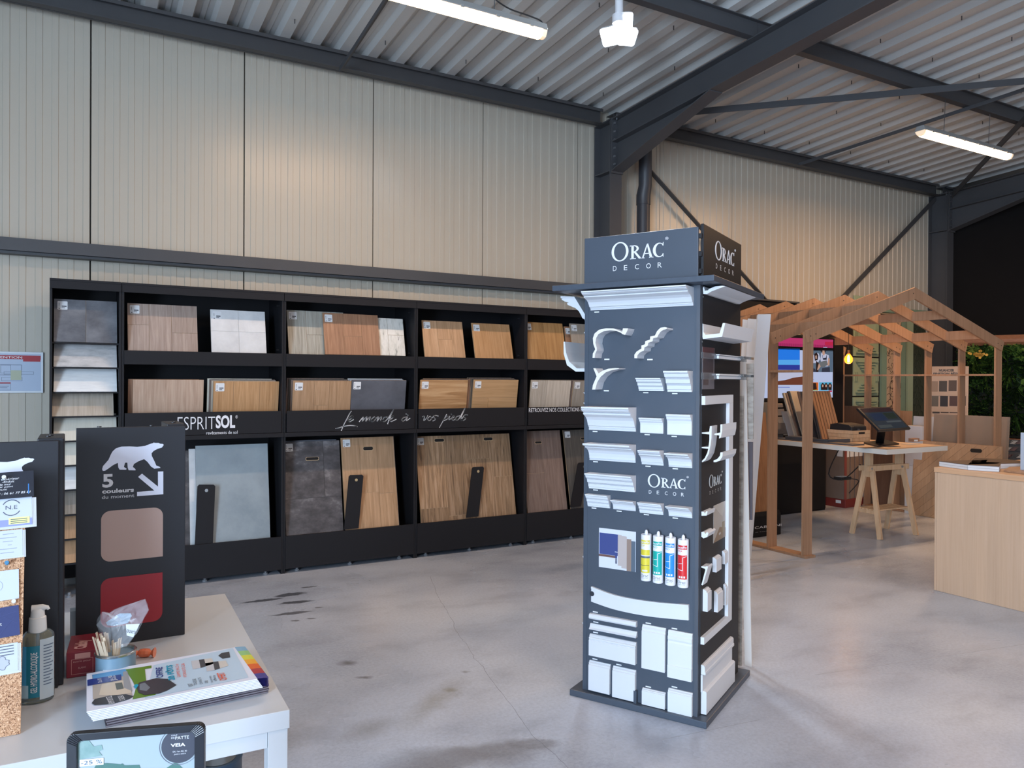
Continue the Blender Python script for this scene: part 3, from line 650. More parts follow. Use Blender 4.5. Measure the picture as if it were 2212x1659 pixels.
stack(z2(1058, 803), z2(1373, 795), z2(1057, 617), 'hstripe', ONE, 'oak sample with bold cathedral grain at the left of the slogan-end bay', 2, ['brown', 'taupe'], ('sample board filed behind the cathedral grain oak', 'file of boards behind the cathedral grain oak'), dx=.02)
stack(z2(1410, 797), z2(1706, 790), z2(1412, 615), 'hoak', [(0, .35, 0, .45), (.35, 1, 0, .45), (0, 1, .45, 1)], 'pale level-grain oak sample at the right of the slogan-end bay', 3, ['taupe', 'darkgrey'], ('sample board filed behind the level-grain oak', 'file of boards behind the level-grain oak'))
stack(z2(1790, 787), z2(2055, 782), z2(1788, 619), 'beige', cols(.4), 'beige oak sample at the left of the rightmost bay middle shelf', 1, ['darkgrey'], ('sample board filed behind the beige oak', 'file of boards behind the beige oak'), dx=.015)
stack(z2(2072, 783), z2(2340, 776), z2(2070, 622), 'warmgrey', cols(.5), 'warm grey oak sample next to the tower on the rightmost middle shelf', 1, ['taupe'], ('sample board filed behind the warm grey oak', 'file of boards behind the warm grey oak'))
# large boards below
LH = (.5, .06, .1, .022)
F, w, h, _ = put(z5(195, 1108), z5(868, 1043), z5(238, 182), low_y, 9, 'concretegrey', ONE, 'large smooth blue-grey board in the lettered bay', stick=False, extra=.04, edge=edge_dark)
board(Face(F.pt(-.045, .0, -.016), F.U, F.V, F.N), w, h-.02, WM['paletile'], ONE, 'pale board edge behind the large blue-grey board', None, None, .012)
board(Face(F.pt(-.14, .0, -.032), F.U, F.V, F.N), w, h-.03, WM['darkstone'], ONE, 'dark stone board behind the pale board edge in the lettered bay', None, None, .012)
F, w, h, _ = put(z5(1015, 1022), z5(1540, 972), z5(992, 150), low_y, 10, 'darkstone', [(0, 1, 0, .42), (0, .7, .42, 1), (.7, 1, .42, 1)], 'large dark cloudy stone board at the left of the middle bay', holes=[(.5, .14, .1, .022)], extra=.04, edge=edge_dark)
board(Face(F.pt(-.02, .012, -.016), F.U, F.V, F.N), w, h, WM['charcoal'], ONE, 'charcoal board behind the large dark cloudy stone board', None, None, .012)
F, w, h, _ = put(z5(1560, 962), z5(2050, 917), z5(1512, 112), low_y, 11, 'natural', cols(.33, .66, j=((0, .55), (1, .42), (2, .4))), 'large natural oak board at the right of the middle bay', holes=[(.5, .095, .085, .028)], extra=.04)
board(Face(F.pt(.01, .002, -.016), F.U, F.V, F.N), w, h, WM['charcoal'], ONE, 'dark board just behind the large natural oak board', None, None, .012, edge=edge_dark)
F, w, h, _ = put(z2(1075, 1567), z2(1705, 1502), z2(1047, 992), low_y, 11, 'aged', cols(.28, .52, .78, j=((0, .2), (1, .1), (2, .72), (3, .5))), 'very wide aged oak board with two hand holes', holes=[(.24, .04, .09, .026), (.76, .045, .09, .026)], extra=.04)
F, w, h, _ = put(z2(1782, 1497), z2(2045, 1467), z2(1780, 957), low_y, 11, 'taupe', cols(.5, j=((0, .5),)), 'large taupe oak board at the left of the rightmost bay', holes=[(.42, .11, .07, .02)], extra=.04, stick=False)
F, w, h, _ = put(z2(2068, 1465), z2(2330, 1440), z2(2012, 950), low_y, 11, 'darkgrey', cols(.5), 'large smoked oak board beside the tower in the rightmost bay', holes=[(.5, .09, .07, .02)], extra=.04)
# retaining bars in front of the large boards
def bar(u, tl, tr, bl, br, peg):
    F = Face((0, SY+.005, 0), (1, 0, 0), (0, math.sin(R(4)), math.cos(R(4))))
    a, b, c, d = F.at(*bl), F.at(*br), F.at(*tr), F.at(*tl)
    g = MB(F); g.poly([(a[0], a[1]), (b[0], b[1]), (c[0], c[1]-.012), (c[0]-.012, c[1]), (d[0]+.012, d[1]), (d[0], d[1]-.012)], 0, .008); o = g.build('retaining_bar', blk, u)
    cx, cz = (c[0]+d[0])/2, c[1]-.04
    g = MB(F); g.poly([(cx+.012*math.cos(R(30*k)), cz+.012*math.sin(R(30*k))) for k in range(12)], .008, .0095); g.build('bar_hole', mat('hole_'+peg, {'brass': (176, 156, 118), 'grey': (150, 158, 164), 'dark': (80, 82, 84)}[peg], .6), o)
bar(U[1], z5(197, 540), z5(360, 538), z5(172, 1105), z5(338, 1090), 'grey'); bar(U[2], z5(1587, 452), z5(1720, 447), z5(1543, 952), z5(1676, 940), 'brass')
bar(U[3], z2(1410, 1195), z2(1489, 1191), z2(1372, 1530), z2(1452, 1522), 'brass'); bar(U[4], z2(2112, 1166), z2(2190, 1162), z2(2060, 1462), z2(2130, 1455), 'dark')
# narrow bay: sloping tiles on black ledges
zc = z_fb-.05
names = ['dark cloudy tile at the top of the narrow left bay', 'pale cloudy tile below the dark one in the narrow left bay', 'white washed tile in the narrow left bay, third from the top', 'beige oak tile in the narrow left bay, fourth from the top', 'cream tile in the narrow left bay, fifth from the top']
mats_ = ['darktile', 'lightgrey', 'whitew', 'beige', 'cream', 'cream', 'whitew', 'warmgrey', 'natural', 'natural', 'warmgrey']
zb = [ony(120+0*k, y, SY+.06).z for k, y in enumerate((738, 792, 846, 899, 952, 1005, 1058, 1112, 1165, 1218))]
for k, z in enumerate(zb):
    top = (zf(125, 641) if k == 0 else zb[k-1]+.012); hh = (top-z)
    MB().box(MX[0]+.016, MX[1]-.016, SY+.035, SB-.012, z-.012, z-.002).build('ledge', blk, U[0])
    F = Face((MX[0]+.024-(.02 if k == 3 else 0), SY+.045, z), (1, 0, 0), (0, math.sin(R(33 if k else 14)), math.cos(R(33 if k else 14))))
    lab = names[k] if k < 5 else 'tile of the narrow bay between the bear displays, ' + ('uppermost', 'second', 'third', 'fourth', 'lowest')[k-5] + ' glimpsed'
    board(F, MX[1]-MX[0]-.05, min(hh/math.cos(R(33 if k else 14))-.004, (SB-.03-SY-.045)/math.sin(R(33 if k else 14))), WM[mats_[k]], ONE if k else [(0, .5, 0, 1), (.5, 1, 0, 1)], lab, 'tiles on the sloping holders', (.02, hh-.01, .06) if k == 0 else None, .008, cat='tile sample', name='tile_sample')

# emergency plan on the wall, left edge of the view
a = ony(0, 849, 6.585); b = ony(93.5, 761, 6.585)
F = Face((b.x-.55, 6.585, a.z), (1, 0, 0)); Wd, Hd = .55, b.z-a.z
t = thing('notice_board', 'white framed emergency plan with a red heading band on the wall', 'sign', mtx=F.M())
MB(F).fbox(0, Wd, 0, Hd, -.006, .004).build('frame', mat('white_frame', (214, 220, 226), .4), t, bevel=.002)
g = MB(F); g.m = 0; g.fbox(.014, Wd-.014, .014, Hd-.014, .004, .0046); g.m = 1; k = Hd/88.0
g.fbox(.016, Wd-.016, Hd-.055, Hd-.026, .0046, .0052); g.fbox(Wd-.125, Wd-.018, Hd-.07, Hd-.055, .0046, .0052)
g.m = 2
def rect_l(u0, u1, v0, v1, w=.0018): g.line([(u0, v0), (u1, v0), (u1, v1), (u0, v1), (u0, v0)], w, .0046, .0052)
rect_l(.06, Wd-.135, .13, Hd-.095, .003); rect_l(.29, Wd-.20, Hd-.155, Hd-.098); rect_l(.295, .42, Hd-.21, Hd-.185); rect_l(.31, .49, .135, .155); rect_l(.10, .25, Hd-.2, Hd-.11); rect_l(.12, .24, .15, .2)
g.m = 1; g.fbox(.016, Wd-.20, .068, .077, .0046, .0052); g.m = 2; rect_l(.016, Wd-.20, .022, .066)
for i in range(4): g.fbox(.03+.085*i, .085+.085*i, .048, .051, .0046, .0052); g.fbox(.03+.085*i, .075+.085*i, .036, .039, .0046, .0052)
g.m = 3; g.fbox(Wd-.20, Wd-.135, Hd-.205, Hd-.135, .0052, .0062)
g.build('print', [mat('plan_paper', (176, 190, 210), .5), mat('plan_red', (165, 40, 52), .5), mat('plan_ink', (100, 110, 130), .6), mat('sticky_note', (178, 184, 160), .6)], t)
text("PLAN D'INTERVENTION", F, .03, Wd-.13, Hd-.049, Hd-.032, white_ink, t, n=.0058, bold=.01)
# ================================================ blue-grey moulding display tower
TY = R(28.3); E_R = V3((math.cos(TY), math.sin(TY), 0)); E_L = V3((-math.sin(TY), math.cos(TY), 0)); TB = onz(1526, 1576)
def tp(l, r, z): return TB + E_L*l + E_R*r + V3((0, 0, z))
T = thing('display_tower', 'tall blue-grey tower displaying white decorative mouldings', 'display stand', TB, rotz=TY)
tw = mat('tower_blue_grey', (72, 81, 94), .42, spec=.5, mottle=((67, 76, 88), 3)); tk = mat('tower_black', (36, 36, 40), .55, spec=.3)
TW = Face(TB, E_R)      # u along r, n towards the viewer (-E_L); local y = E_L
def tbox(l0, l1, r0, r1, z0, z1, nm, m, **k): return MB(Face(TB, E_R)).box(r0, r1, l0, l1, z0, z1).build(nm, m, T, **k)
class _F(Face): pass
tbox(0, .664, 0, .712, .001, .03, 'base', tw, bevel=.003)
tbox(.066, .596, .040, .655, .03, 1.922, 'core', tk)
# outer side frames of the left face and the recessed front panel
tbox(.05, .612, .036, .0405, .03, 1.922, 'front_panel', tw)
tbox(.592, .612, .0345, .66, .03, 1.922, 'edge_board', tw); tbox(.050, .066, .030, .66, .03, 1.922, 'edge_board', mat('tower_side', (74, 80, 90), .45))
tbox(.046, .0505, .05, .655, .03, 1.922, 'side_panel', tk)
tbox(-.04, .735, -.066, .78, 1.923, 1.949, 'canopy', mat('tower_canopy', (72, 82, 96), .45, mottle=((60, 68, 80), 60)), bevel=.002)
tbox(.062, .617, .034, .048, 1.949, 2.178, 'header_board', tw, bevel=.004); tbox(.046, .060, .060, .665, 1.949, 2.195, 'header_board', mat('header_black', (33, 34, 38), .5, spec=.3), bevel=.003)
tbox(.605, .617, .06, .665, 1.949, 2.178, 'header_board', tk); tbox(.07, .6, .65, .662, 1.949, 2.178, 'header_board', tk); 
tbox(.15, .6, .12, .6, 1.949, 1.96, 'header_floor', tk)
for z in (1.975, 2.05, 2.13): tbox(.05, .066, .046, .062, z, z+.02, 'header_clip', tk)
LFc = Face(TB + E_L*.612 + E_R*.036, -E_L); RFc = Face(TB + E_L*.046 + E_R*.05, E_R)
z6 = lambda x, y: (1220+x/4.366, 860+y/4.366); zz5 = lambda x, y: (1180+x/3.95, 480+y/3.95); z7 = lambda x, y: (1220+x/4.366, 1220+y/4.366)
wht = mat('moulding_white', (216, 219, 224), .5, spec=.4); cut = mat('moulding_cut', (226, 222, 214), .8, bump=(200, .2)); tagm = mat('code_tag', (70, 76, 86), .6); clear = mat('acrylic', (225, 232, 238), .08, trans=.92, ior=1.2)
# profiles: (n outward 0..1, v 0..1), from the bottom edge on the panel up to the top edge
CROWN = [(0, 0), (.08, 0), (.10, .05), (.06, .07), (.12, .12), (.12, .15), (.20, .19), (.25, .30), (.33, .44), (.47, .56), (.63, .63), (.74, .68), (.76, .74), (.69, .755), (.84, .80), (.94, .86), (.97, .90), (.91, .915), (1, .93), (1, 1), (0, 1)]
COVE = [(0, 0), (.08, 0), (.10, .06), (.06, .075), (.11, .12), (.13, .25), (.19, .42), (.31, .58), (.50, .70), (.69, .755), (.71, .80), (.64, .815), (.83, .86), (.96, .89), (1, .93), (1, 1), (0, 1)]
STEP = [(0, 0), (.22, 0), (.22, .09), (.30, .12), (.34, .30), (.42, .34), (.35, .36), (.51, .42), (.57, .60), (.66, .64), (.59, .66), (.77, .72), (.84, .86), (.93, .88), (.87, .90), (1, .92), (1, 1), (0, 1)]
HEAD = [(0, 0), (.35, 0), (.38, .06), (.38, .55), (.45, .68), (.7, .78), (.75, .86), (.95, .9), (1, .95), (1, 1), (0, 1)]
def moulding(face, bl, br, tf, prof, zf_=z6, nm='crown_moulding', par=T, dmin=.01, side='r', code=True):
    a = face.at(*zf_(*bl)); b = face.at(*zf_(*br)); n_, v_ = face.nv(*zf_(*tf), b[0] if side == 'r' else a[0])
    v0 = (a[1]+b[1])/2; H = v_-v0; n_ = max(n_, dmin)
    o = MB(face).prof([(p[0]*n_+.0006, v0+p[1]*H) for p in prof], a[0], b[0]).build(nm, wht, par)
    if code:
        q = MB(face); q.m = 0; q.fbox(a[0]+.012, a[0]+.045, v0-.013, v0-.003, 0, .0008); q.m = 1; q.fbox(a[0]+.016, a[0]+.041, v0-.0105, v0-.0055, .0008, .0011); q.build('code_tag', [tagm, white_ink], par)
    return o
for bl, br, tf, pr_ in (((235, 292), (675, 320), (600, 92), CROWN), ((722, 325), (937, 335), (912, 192), HEAD), ((975, 342), (1205, 352), (1183, 158), HEAD),
        ((240, 578), (672, 612), (606, 450), COVE), ((730, 622), (935, 636), (893, 502), CROWN), ((985, 645), (1205, 660), (1160, 532), COVE), ((240, 845), (672, 885), (622, 742), STEP),
        ((225, 1018), (432, 1035), (398, 925), STEP), ((460, 1045), (672, 1065), (642, 982), COVE), ((715, 1078), (935, 1098), (903, 1005), STEP), ((985, 1108), (1205, 1132), (1168, 1042), COVE)):
    moulding(LFc, bl, br, tf, pr_)
moulding(LFc, (385, 752), (1260, 715), (1190, 533), CROWN, zz5); moulding(LFc, (800, 1435), (1010, 1445), (972, 1330), STEP, zz5); moulding(LFc, (1045, 1443), (1250, 1452), (1205, 1268), STEP, zz5)
# big cornice end samples under the canopy on the two hidden-ward sides
def endpiece(face, front, depth, back_shift, nm='cornice_sample', zf_=zz5, thick=None):
    """outline seen on its outer cut end; extruded back to the panel"""
    n0 = depth; pts = [face.at(*zf_(*p), n0) for p in front]
    k = len(pts)//2
    o = MB(face).poly(pts, .0006, n0).build(nm, wht, T)
    MB(face).poly(pts, n0, n0+.0006).build('cut_face', cut, o); return o
endpiece(LFc, [(395, 1157), (398, 1120), (418, 1085), (402, 1040), (398, 990), (412, 950), (450, 918), (510, 905), (570, 906), (625, 925), (648, 935), (655, 905), (697, 905), (692, 925), (682, 945), (672, 962), (650, 955),
    (640, 945), (600, 928), (545, 922), (490, 930), (445, 955), (425, 990), (420, 1030), (432, 1075), (432, 1095), (418, 1120), (413, 1157)][::1], .075, 0)
endpiece(LFc, [(752, 1160), (752, 1130), (770, 1105), (800, 1085), (812, 1078), (812, 1052), (842, 1042), (845, 1015), (885, 1002), (888, 975), (928, 966), (945, 930), (975, 900), (1010, 895), (1028, 898), (1028, 912), (1000, 918), (975, 935), (955, 965),
    (948, 982), (912, 990), (908, 1015), (870, 1030), (866, 1055), (838, 1068), (834, 1095), (800, 1110), (778, 1135), (775, 1160)], .08, 0)
endpiece(LFc, [(392, 1428), (398, 1390), (415, 1350), (430, 1315), (402, 1246), (420, 1246), (447, 1290), (480, 1268), (530, 1250), (590, 1244), (620, 1246), (620, 1252), (560, 1262), (510, 1280), (465, 1318), (435, 1365), (418, 1428)], .075, 0)
for p in ((518, 1170), (885, 1172), (513, 1438)):
    a = LFc.at(*zz5(*p)); q = MB(LFc); q.m = 0; q.fbox(a[0]-.018, a[0]+.018, a[1]-.006, a[1]+.006, 0, .0008); q.m = 1; q.fbox(a[0]-.013, a[0]+.013, a[1]-.003, a[1]+.003, .0008, .0011); q.build('code_tag', [tagm, white_ink], T)
# mouldings on the hidden far-left side, their ends showing past the tower edge
BK = Face(TB + E_L*.612 + E_R*.05, -E_R, N=E_L)
def side_profile(u0, u1, v, H, dn, prof, th=None):
    MB(BK).prof([(p[0]*dn+.0006, v+p[1]*H) for p in prof], u0, u1).build('cornice_sample', wht, T)
vv = lambda px, py: Face(TB+E_L*.70+E_R*.1, -E_L).at(px, py)[1]
THIN = [(0, 0), (.06, .02), (.12, .22), (.3, .5), (.62, .68), (.66, .8), (.86, .9), (.9, 1), (1, 1), (1, .86), (.92, .76), (.74, .64), (.42, .42), (.24, .16), (.18, 0)]
side_profile(-.30, -.02, 1.775, .14, .15, CROWN[:-1] + [(.5, .95), (.1, .3)]); 
JH = [(0, 0), (.45, .0), (.8, .25), (.95, .6), (1, 1), (1.06, 1), (1.05, .55), (.9, .12), (.5, -.12), (0, -.12)]
MB(BK).prof([(p[0]*.12, 1.56+p[1]*.13) for p in JH], -.25, -.01).build('cornice_sample', wht, T)
for v in (1.70, 1.36, 1.41, .62, .30): MB(BK).prof([(p[0]*.022, v+p[1]*.035) for p in CROWN], -.3, -.02).build('cornice_sample', wht, T)
# logos
def orac_logo(face, a0, a1, m, par=T, n=.0012):
    """serif name in four letters with a wide-spaced sans line below; a0 lower left, a1 upper right (u, v)"""
    g = MB(face); Wl = a1[0]-a0[0]; Hl = a1[1]-a0[1]
    X = lambda x: a0[0]+x*Wl; Y = lambda y: a0[1]+y*Hl
    def P(*pts): g.poly([(X(x), Y(y)) for x, y in pts], 0, n)
    def ring(cx, cy, rx, ry, ix, iy, a=0, b=360, dx=0, k=28):
        o = []; i_ = []
        for j in range(k+1):
            t = R(a+(b-a)*j/k); o.append((X(cx+rx*math.cos(t)), Y(cy+ry*math.sin(t)))); i_.append((X(cx+dx+ix*math.cos(t)), Y(cy+iy*math.sin(t))))
        g.strip(o, i_, 0, n)
    b = .36; T_ = 1.0; s = .80
    ring(.165, .66, .165, .34, .118, .30)                                    # O
    P((.36, b), (.47, b), (.47, b+.03), (.36, b+.03)); P((.385, b), (.43, b), (.43, s+.04), (.385, s+.04)); P((.355, s+.01), (.43, s+.01), (.43, s+.04), (.355, s+.04))   # R
    ring(.43, .72, .095, .12, .055, .09, -90, 90); P((.43, .60), (.475, .60), (.58, b), (.53, b)); P((.54, b), (.60, b), (.60, b+.025), (.54, b+.025))
    P((.585, b), (.612, b), (.695, s+.04), (.675, s+.04)); P((.735, b), (.785, b), (.70, s+.06), (.675, s+.04)); P((.62, .50), (.745, .50), (.735, .535), (.63, .535)); P((.565, b), (.635, b), (.635, b+.025), (.565, b+.025)); P((.72, b), (.80, b), (.80, b+.025), (.72, b+.025))  # A
    ring(.905, .60, .115, .245, .075, .215, 48, 312, dx=.012); P((.965, .74), (.985, .74), (.985, .86), (.975, .86)); P((.965, .46), (.985, .48), (.985, .36), (.975, .36))   # C
    ring(1.045, .97, .028, .05, .022, .04, 0, 360, k=12); P((1.036, .955), (1.054, .955), (1.054, .985), (1.036, .985))
    x = .03
    for ch, wch in (('D', .07), ('E', .065), ('C', .075), ('O', .085), ('R', .075)):
        text(ch, face, X(x), X(x+wch), Y(.0), Y(.175), m, par, n=n, mb=g); x += .213
    g.build('lettering', m, par)
hdL = Face(TB+E_L*.617+E_R*.034, -E_L); hdR = Face(TB+E_L*.046+E_R*.06, E_R)
def lg_(face, pl, pt, pr, m): a = face.at(*pl); b = face.at(*pt); c = face.at(*pr); orac_logo(face, a, (c[0], b[1]), m)
lg_(hdL, (1321, 586), (1338, 523), (1435, 550), white_ink)
lg_(hdR, (1544.5, 579), (1549, 519), (1586, 560), white_ink)
lg_(LFc, z6(783, 898), z6(840, 716), z6(1142, 850), white_ink)
lg_(RFc, (1531.5, 1069), (1537, 1025), (1558.5, 1040), mat('pale_grey_ink', (190, 190, 188), .6))
# photo panels on the tower
def quad_uv(face, zf_, *ps): return [face.at(*zf_(*p)) for p in ps]
q = quad_uv(LFc, z6, (322, 1210), (672, 1260)); q2 = LFc.at(1219+0+1293.8-1220, 0) if 0 else None
a = LFc.at(*z6(322, 1590)); b = LFc.at(*z6(672, 1262)); u0, u1, v0, v1 = a[0], b[0], a[1], b[1]; w_, h_ = u1-u0, v1-v0
g = MB(LFc); L = lambda x0, x1, y0, y1, m, n=.0016: (setattr(g, 'm', m), g.fbox(u0+x0*w_, u0+x1*w_, v0+y0*h_, v0+y1*h_, n-.0004, n))
g.m = 0; g.fbox(u0, u1, v0, v1, 0, .0012)
L(.015, .52, .34, .88, 1); L(.015, .5, .02, .28, 0); L(.0, .45, .28, .335, 2); L(.52, .62, .1, .88, 3); L(.62, .76, .05, .86, 3, .0017); L(.76, .88, .0, .8, 4); L(.88, .99, .0, .76, 5); L(.45, .5, .14, .34, 1); L(.44, .52, .43, .445, 0, .002)
g.m = 0; g.poly([(u0+.62*w_, v0+.9*h_), (u0+.985*w_, v0+.78*h_), (u0+.985*w_, v0+.83*h_), (u0+.62*w_, v0+.93*h_)], .0018, .0021)
g.build('photo_panel', [mat('ph_white', (214, 218, 228), .4), mat('ph_navy', (62, 74, 132), .4), mat('ph_brown', (110, 78, 72), .5), mat('ph_cream', (188, 176, 172), .4), mat('ph_tan', (150, 128, 116), .4), mat('ph_slate', (92, 104, 118), .4)], T)
a = RFc.at(1516.4, 841); b = RFc.at(1543, 752); u0, u1, v0, v1 = a[0], b[0], a[1], b[1]; w_, h_ = u1-u0, v1-v0
g = MB(RFc); g.m = 0; g.fbox(u0, u1, v0, v1, 0, .001); L(.0, .95, .75, 1, 1); L(.05, .9, .4, .72, 2); L(.05, .5, .1, .38, 3); L(.55, .95, .08, .38, 0, .0018)
g.build('photo_panel', [mat('ph_grey', (128, 122, 126), .4), mat('ph_rose', (98, 66, 70), .4), mat('ph_dark', (84, 74, 78), .4), mat('ph_mid', (104, 90, 90), .4)], T)
zr = lambda x, y: (1500+x/5.183, 1000+y/5.183); zq = lambda x, y: (1500+x/5.183, 680+y/5.183)
a = RFc.at(*zr(210, 900)); b = RFc.at(*zr(350, 420)); u0, u1, v0, v1 = a[0], b[0], a[1], b[1]; w_, h_ = u1-u0, v1-v0
g = MB(RFc); g.m = 0; g.fbox(u0, u1, v0, v1, 0, .001); g.m = 1; g.poly([(u0, v0), (u1, v0), (u1, v0+.25*h_), (u0+.5*w_, v0+.35*h_)], .001, .0014); g.m = 2; g.poly([(u0, v1), (u0+.7*w_, v0+.6*h_), (u1, v1)], .001, .0014); g.m = 3; g.fbox(u0+.7*w_, u0+.9*w_, v0+.15*h_, v0+.45*h_, .0014, .0018)
g.m = 2; g.fbox(u0+.42*w_, u0+.58*w_, v0+.14*h_, v0+.2*h_, .0018, .002)
g.build('photo_panel', [mat('ph_sand', (168, 162, 156), .4), mat('ph_floor', (128, 106, 84), .4), mat('ph_ceil', (182, 178, 172), .4), mat('ph_plant', (134, 116, 82), .4)], T)
# adhesive cartridges
zc8 = lambda x, y: (1280+x/10.05, 1130+y/10.05)
for cx_, top, sh, bot, c1, c2, nmz in ((1162, 180, 235, 1262, (222, 206, 62), (212, 196, 50), 'FDP'), (1423, 208, 265, 1310, (18, 170, 160), (10, 160, 150), 'PRO'), (1690, 242, 302, 1358, (40, 140, 215), (30, 130, 205), 'PRO'), (1964, 282, 345, 1408, (212, 40, 44), (200, 36, 40), 'XTRA')):
    fr = .030; a = LFc.at(*zc8(cx_, bot-25), fr); b = LFc.at(*zc8(cx_, sh), fr); c = LFc.at(*zc8(cx_, top), fr)
    rad = .0235; ctr = LFc.pt(a[0], a[1], fr); H = b[1]-a[1]; body = mat('cartridge_white', (232, 233, 238), .35)
    ct = MB().lathe(ctr, [(rad*.96, 0), (rad, .004), (rad, H-.004), (rad*.97, H-.001), (rad*.93, H-.001), (rad*.93, H-.004), (.004, H-.004)], 28).build('cartridge', body, T, smooth=True)
    MB().lathe(ctr, [(.008, H-.005), (.008, H+.004), (.007, H+.012), (.004, H+.018), (.001, H+.0195)], 14).build('nozzle_cap', body, ct, smooth=True)
    col = mat('cartridge_%02x%02x' % (c1[0], c1[1]), c1, .4)
    # printed sleeve: partial wrap facing the viewer
    def wrap(v0_, v1_, m, a0=-62, a1=62, r_=rad+.0005, k=12, off=0):
        g = MB(); base = math.atan2(LFc.N.y, LFc.N.x); vs = []
        for i in range(k+1):
            t = base + R(a0+(a1-a0)*i/k); vs += [(ctr.x+r_*math.cos(t), ctr.y+r_*math.sin(t), ctr.z+v0_*H), (ctr.x+r_*math.cos(t), ctr.y+r_*math.sin(t), ctr.z+v1_*H)]
        g.add(vs, [(2*i, 2*i+2, 2*i+3, 2*i+1) for i in range(k)]); return g.build('sleeve_print', m, ct, smooth=True)
    wrap(.18, .68, col); wrap(.80, .885, col); 
    base = math.atan2(LFc.N.y, LFc.N.x)
    def wtext(body_, x0, x1, y0, y1, m, bold=0):       # text wrapped round the tube; x in degrees
        vs, fs = glyphs(body_, bold); X0 = min(p[0] for p in vs); X1 = max(p[0] for p in vs); Y0 = min(p[1] for p in vs); Y1 = max(p[1] for p in vs)
        g = MB(); r_ = rad+.0009; out = []
        for x, y in vs:
            t = base + R(x0+(x1-x0)*(x-X0)/(X1-X0)); out.append((ctr.x+r_*math.cos(t), ctr.y+r_*math.sin(t), ctr.z+(y0+(y1-y0)*(y-Y0)/(Y1-Y0))*H))
        g.add(out, fs); g.build('lettering', m, ct)
    wtext('DecoFix', -62, 58, .815, .87, white_ink, .02); wtext(nmz, -60, 10, .745, .785, col)
    wtext('Orac', -45, 45, .09, .15, mat('ink_grey', (120, 120, 128), .6)); wtext('DECOR', -35, 40, .06, .075, mat('ink_grey'))
    if cx_ > 1200:
        g = MB(); 
        def arc(pts, w=.0022):
            r_ = rad+.0010
            for (x0, y0), (x1, y1) in zip(pts[:-1], pts[1:]):
                vs = []; n_ = 5
                horiz = abs(x1-x0) > 1
                for i in range(n_+1):
                    t = base + R(x0+(x1-x0)*i/n_); y = (y0+(y1-y0)*i/n_)*H
                    if horiz:
                        for s in (-1, 1): vs.append((ctr.x+r_*math.cos(t), ctr.y+r_*math.sin(t), ctr.z+y+s*w/2))
                    else:
                        for s in (-1, 1):
                            t2 = t + s*w/2/rad; vs.append((ctr.x+r_*math.cos(t2), ctr.y+r_*math.sin(t2), ctr.z+y))
                g.add(vs, [(2*i, 2*i+2, 2*i+3, 2*i+1) for i in range(n_)])
        arc([(-60, .5), (-40, .49)]); arc([(-30, .50), (12, .51)]); arc([(12, .63), (12, .36)]); arc([(12, .63), (55, .66)]); arc([(-60, .39), (12, .36)])
        g.build('white_lines', white_ink, ct)
        for i in range(3): wrap(.205, .245, white_ink, -30+26*i, -12+26*i, rad+.001, 3)
    else:
        wrap(.50, .54, mat('ph_slate'), r_=rad+.001); wrap(.54, .56, white_ink, r_=rad+.001); wrap(.335, .345, stk_k, -50, 55, rad+.001); wrap(.21, .245, white_ink, -25, 35, rad+.001, 4)
# lower skirting samples on the left face
def skirt(face, tl, tr, br, bl, prof, d, zf_=z7, nm='skirting_sample', code=True):
    a, b, c, e = [face.at(*zf_(*p), d) for p in (tl, tr, br, bl)]
    if face is RFc: a, e = face.at(*zf_(*tl), 0), face.at(*zf_(*bl), 0)
    u0 = (a[0]+e[0])/2; u1 = (b[0]+c[0])/2; vt = (a[1]+b[1])/2; vb = (c[1]+e[1])/2; H = vt-vb
    o = MB(face).prof([(p[0]*d+.0006, vb+p[1]*H) for p in prof], u0, u1).build(nm, wht, T)
    if code:
        q = MB(face); q.fbox(u0+.012, u0+.038, vt+.004, vt+.009, 0, .0008); q.build('code_tag', white_ink, T)
    return o
SK = [(0, 0), (1, 0), (1, .72), (.8, .76), (.95, .80), (.9, .86), (.65, .88), (.7, .92), (.5, .97), (.35, 1), (0, 1)]
SK2 = [(0, 0), (1, 0), (1, .86), (.75, .88), (.8, .93), (.5, .96), (.35, 1), (0, 1)]
ROUND = [(0, 0), (.7, 0), (1, .3), (.95, .7), (.7, .95), (0, 1)]
CONC = [(0, 0), (.9, 0), (1, .15), (.7, .35), (.45, .8), (.3, 1), (0, 1)]
SK3 = [(0, 0), (1, 0), (1, .26), (.85, .27), (.85, .74), (.7, .78), (.85, .82), (.85, .87), (.6, .9), (.65, .95), (.4, 1), (0, 1)]
for tl, tr, br, bl, pr_, d in (((232, 455), (670, 548), (668, 597), (220, 505), ROUND, .02), ((235, 552), (670, 648), (668, 697), (222, 605), CONC, .022), ((230, 650), (668, 748), (660, 950), (222, 848), SK, .022),
        ((228, 905), (428, 948), (415, 1228), (218, 1175), SK2, .018), ((452, 955), (667, 1008), (655, 1298), (443, 1240), SK2, .018), ((728, 565), (945, 608), (942, 1022), (720, 970), SK2, .018),
        ((975, 618), (1200, 662), (1190, 1110), (960, 1055), SK3, .02), ((730, 1165), (945, 1215), (942, 1365), (722, 1315), SK2, .016), ((975, 1168), (1200, 1222), (1195, 1442), (965, 1385), SK2, .018)):
    skirt(LFc, tl, tr, br, bl, pr_, d)
a = LFc.at(*z7(672, 1175)); b = LFc.at(*z7(690, 1300)); MB(LFc).fbox(a[0]-.004, b[0], b[1], a[1], 0, .02).build('end_stop', tw, T)
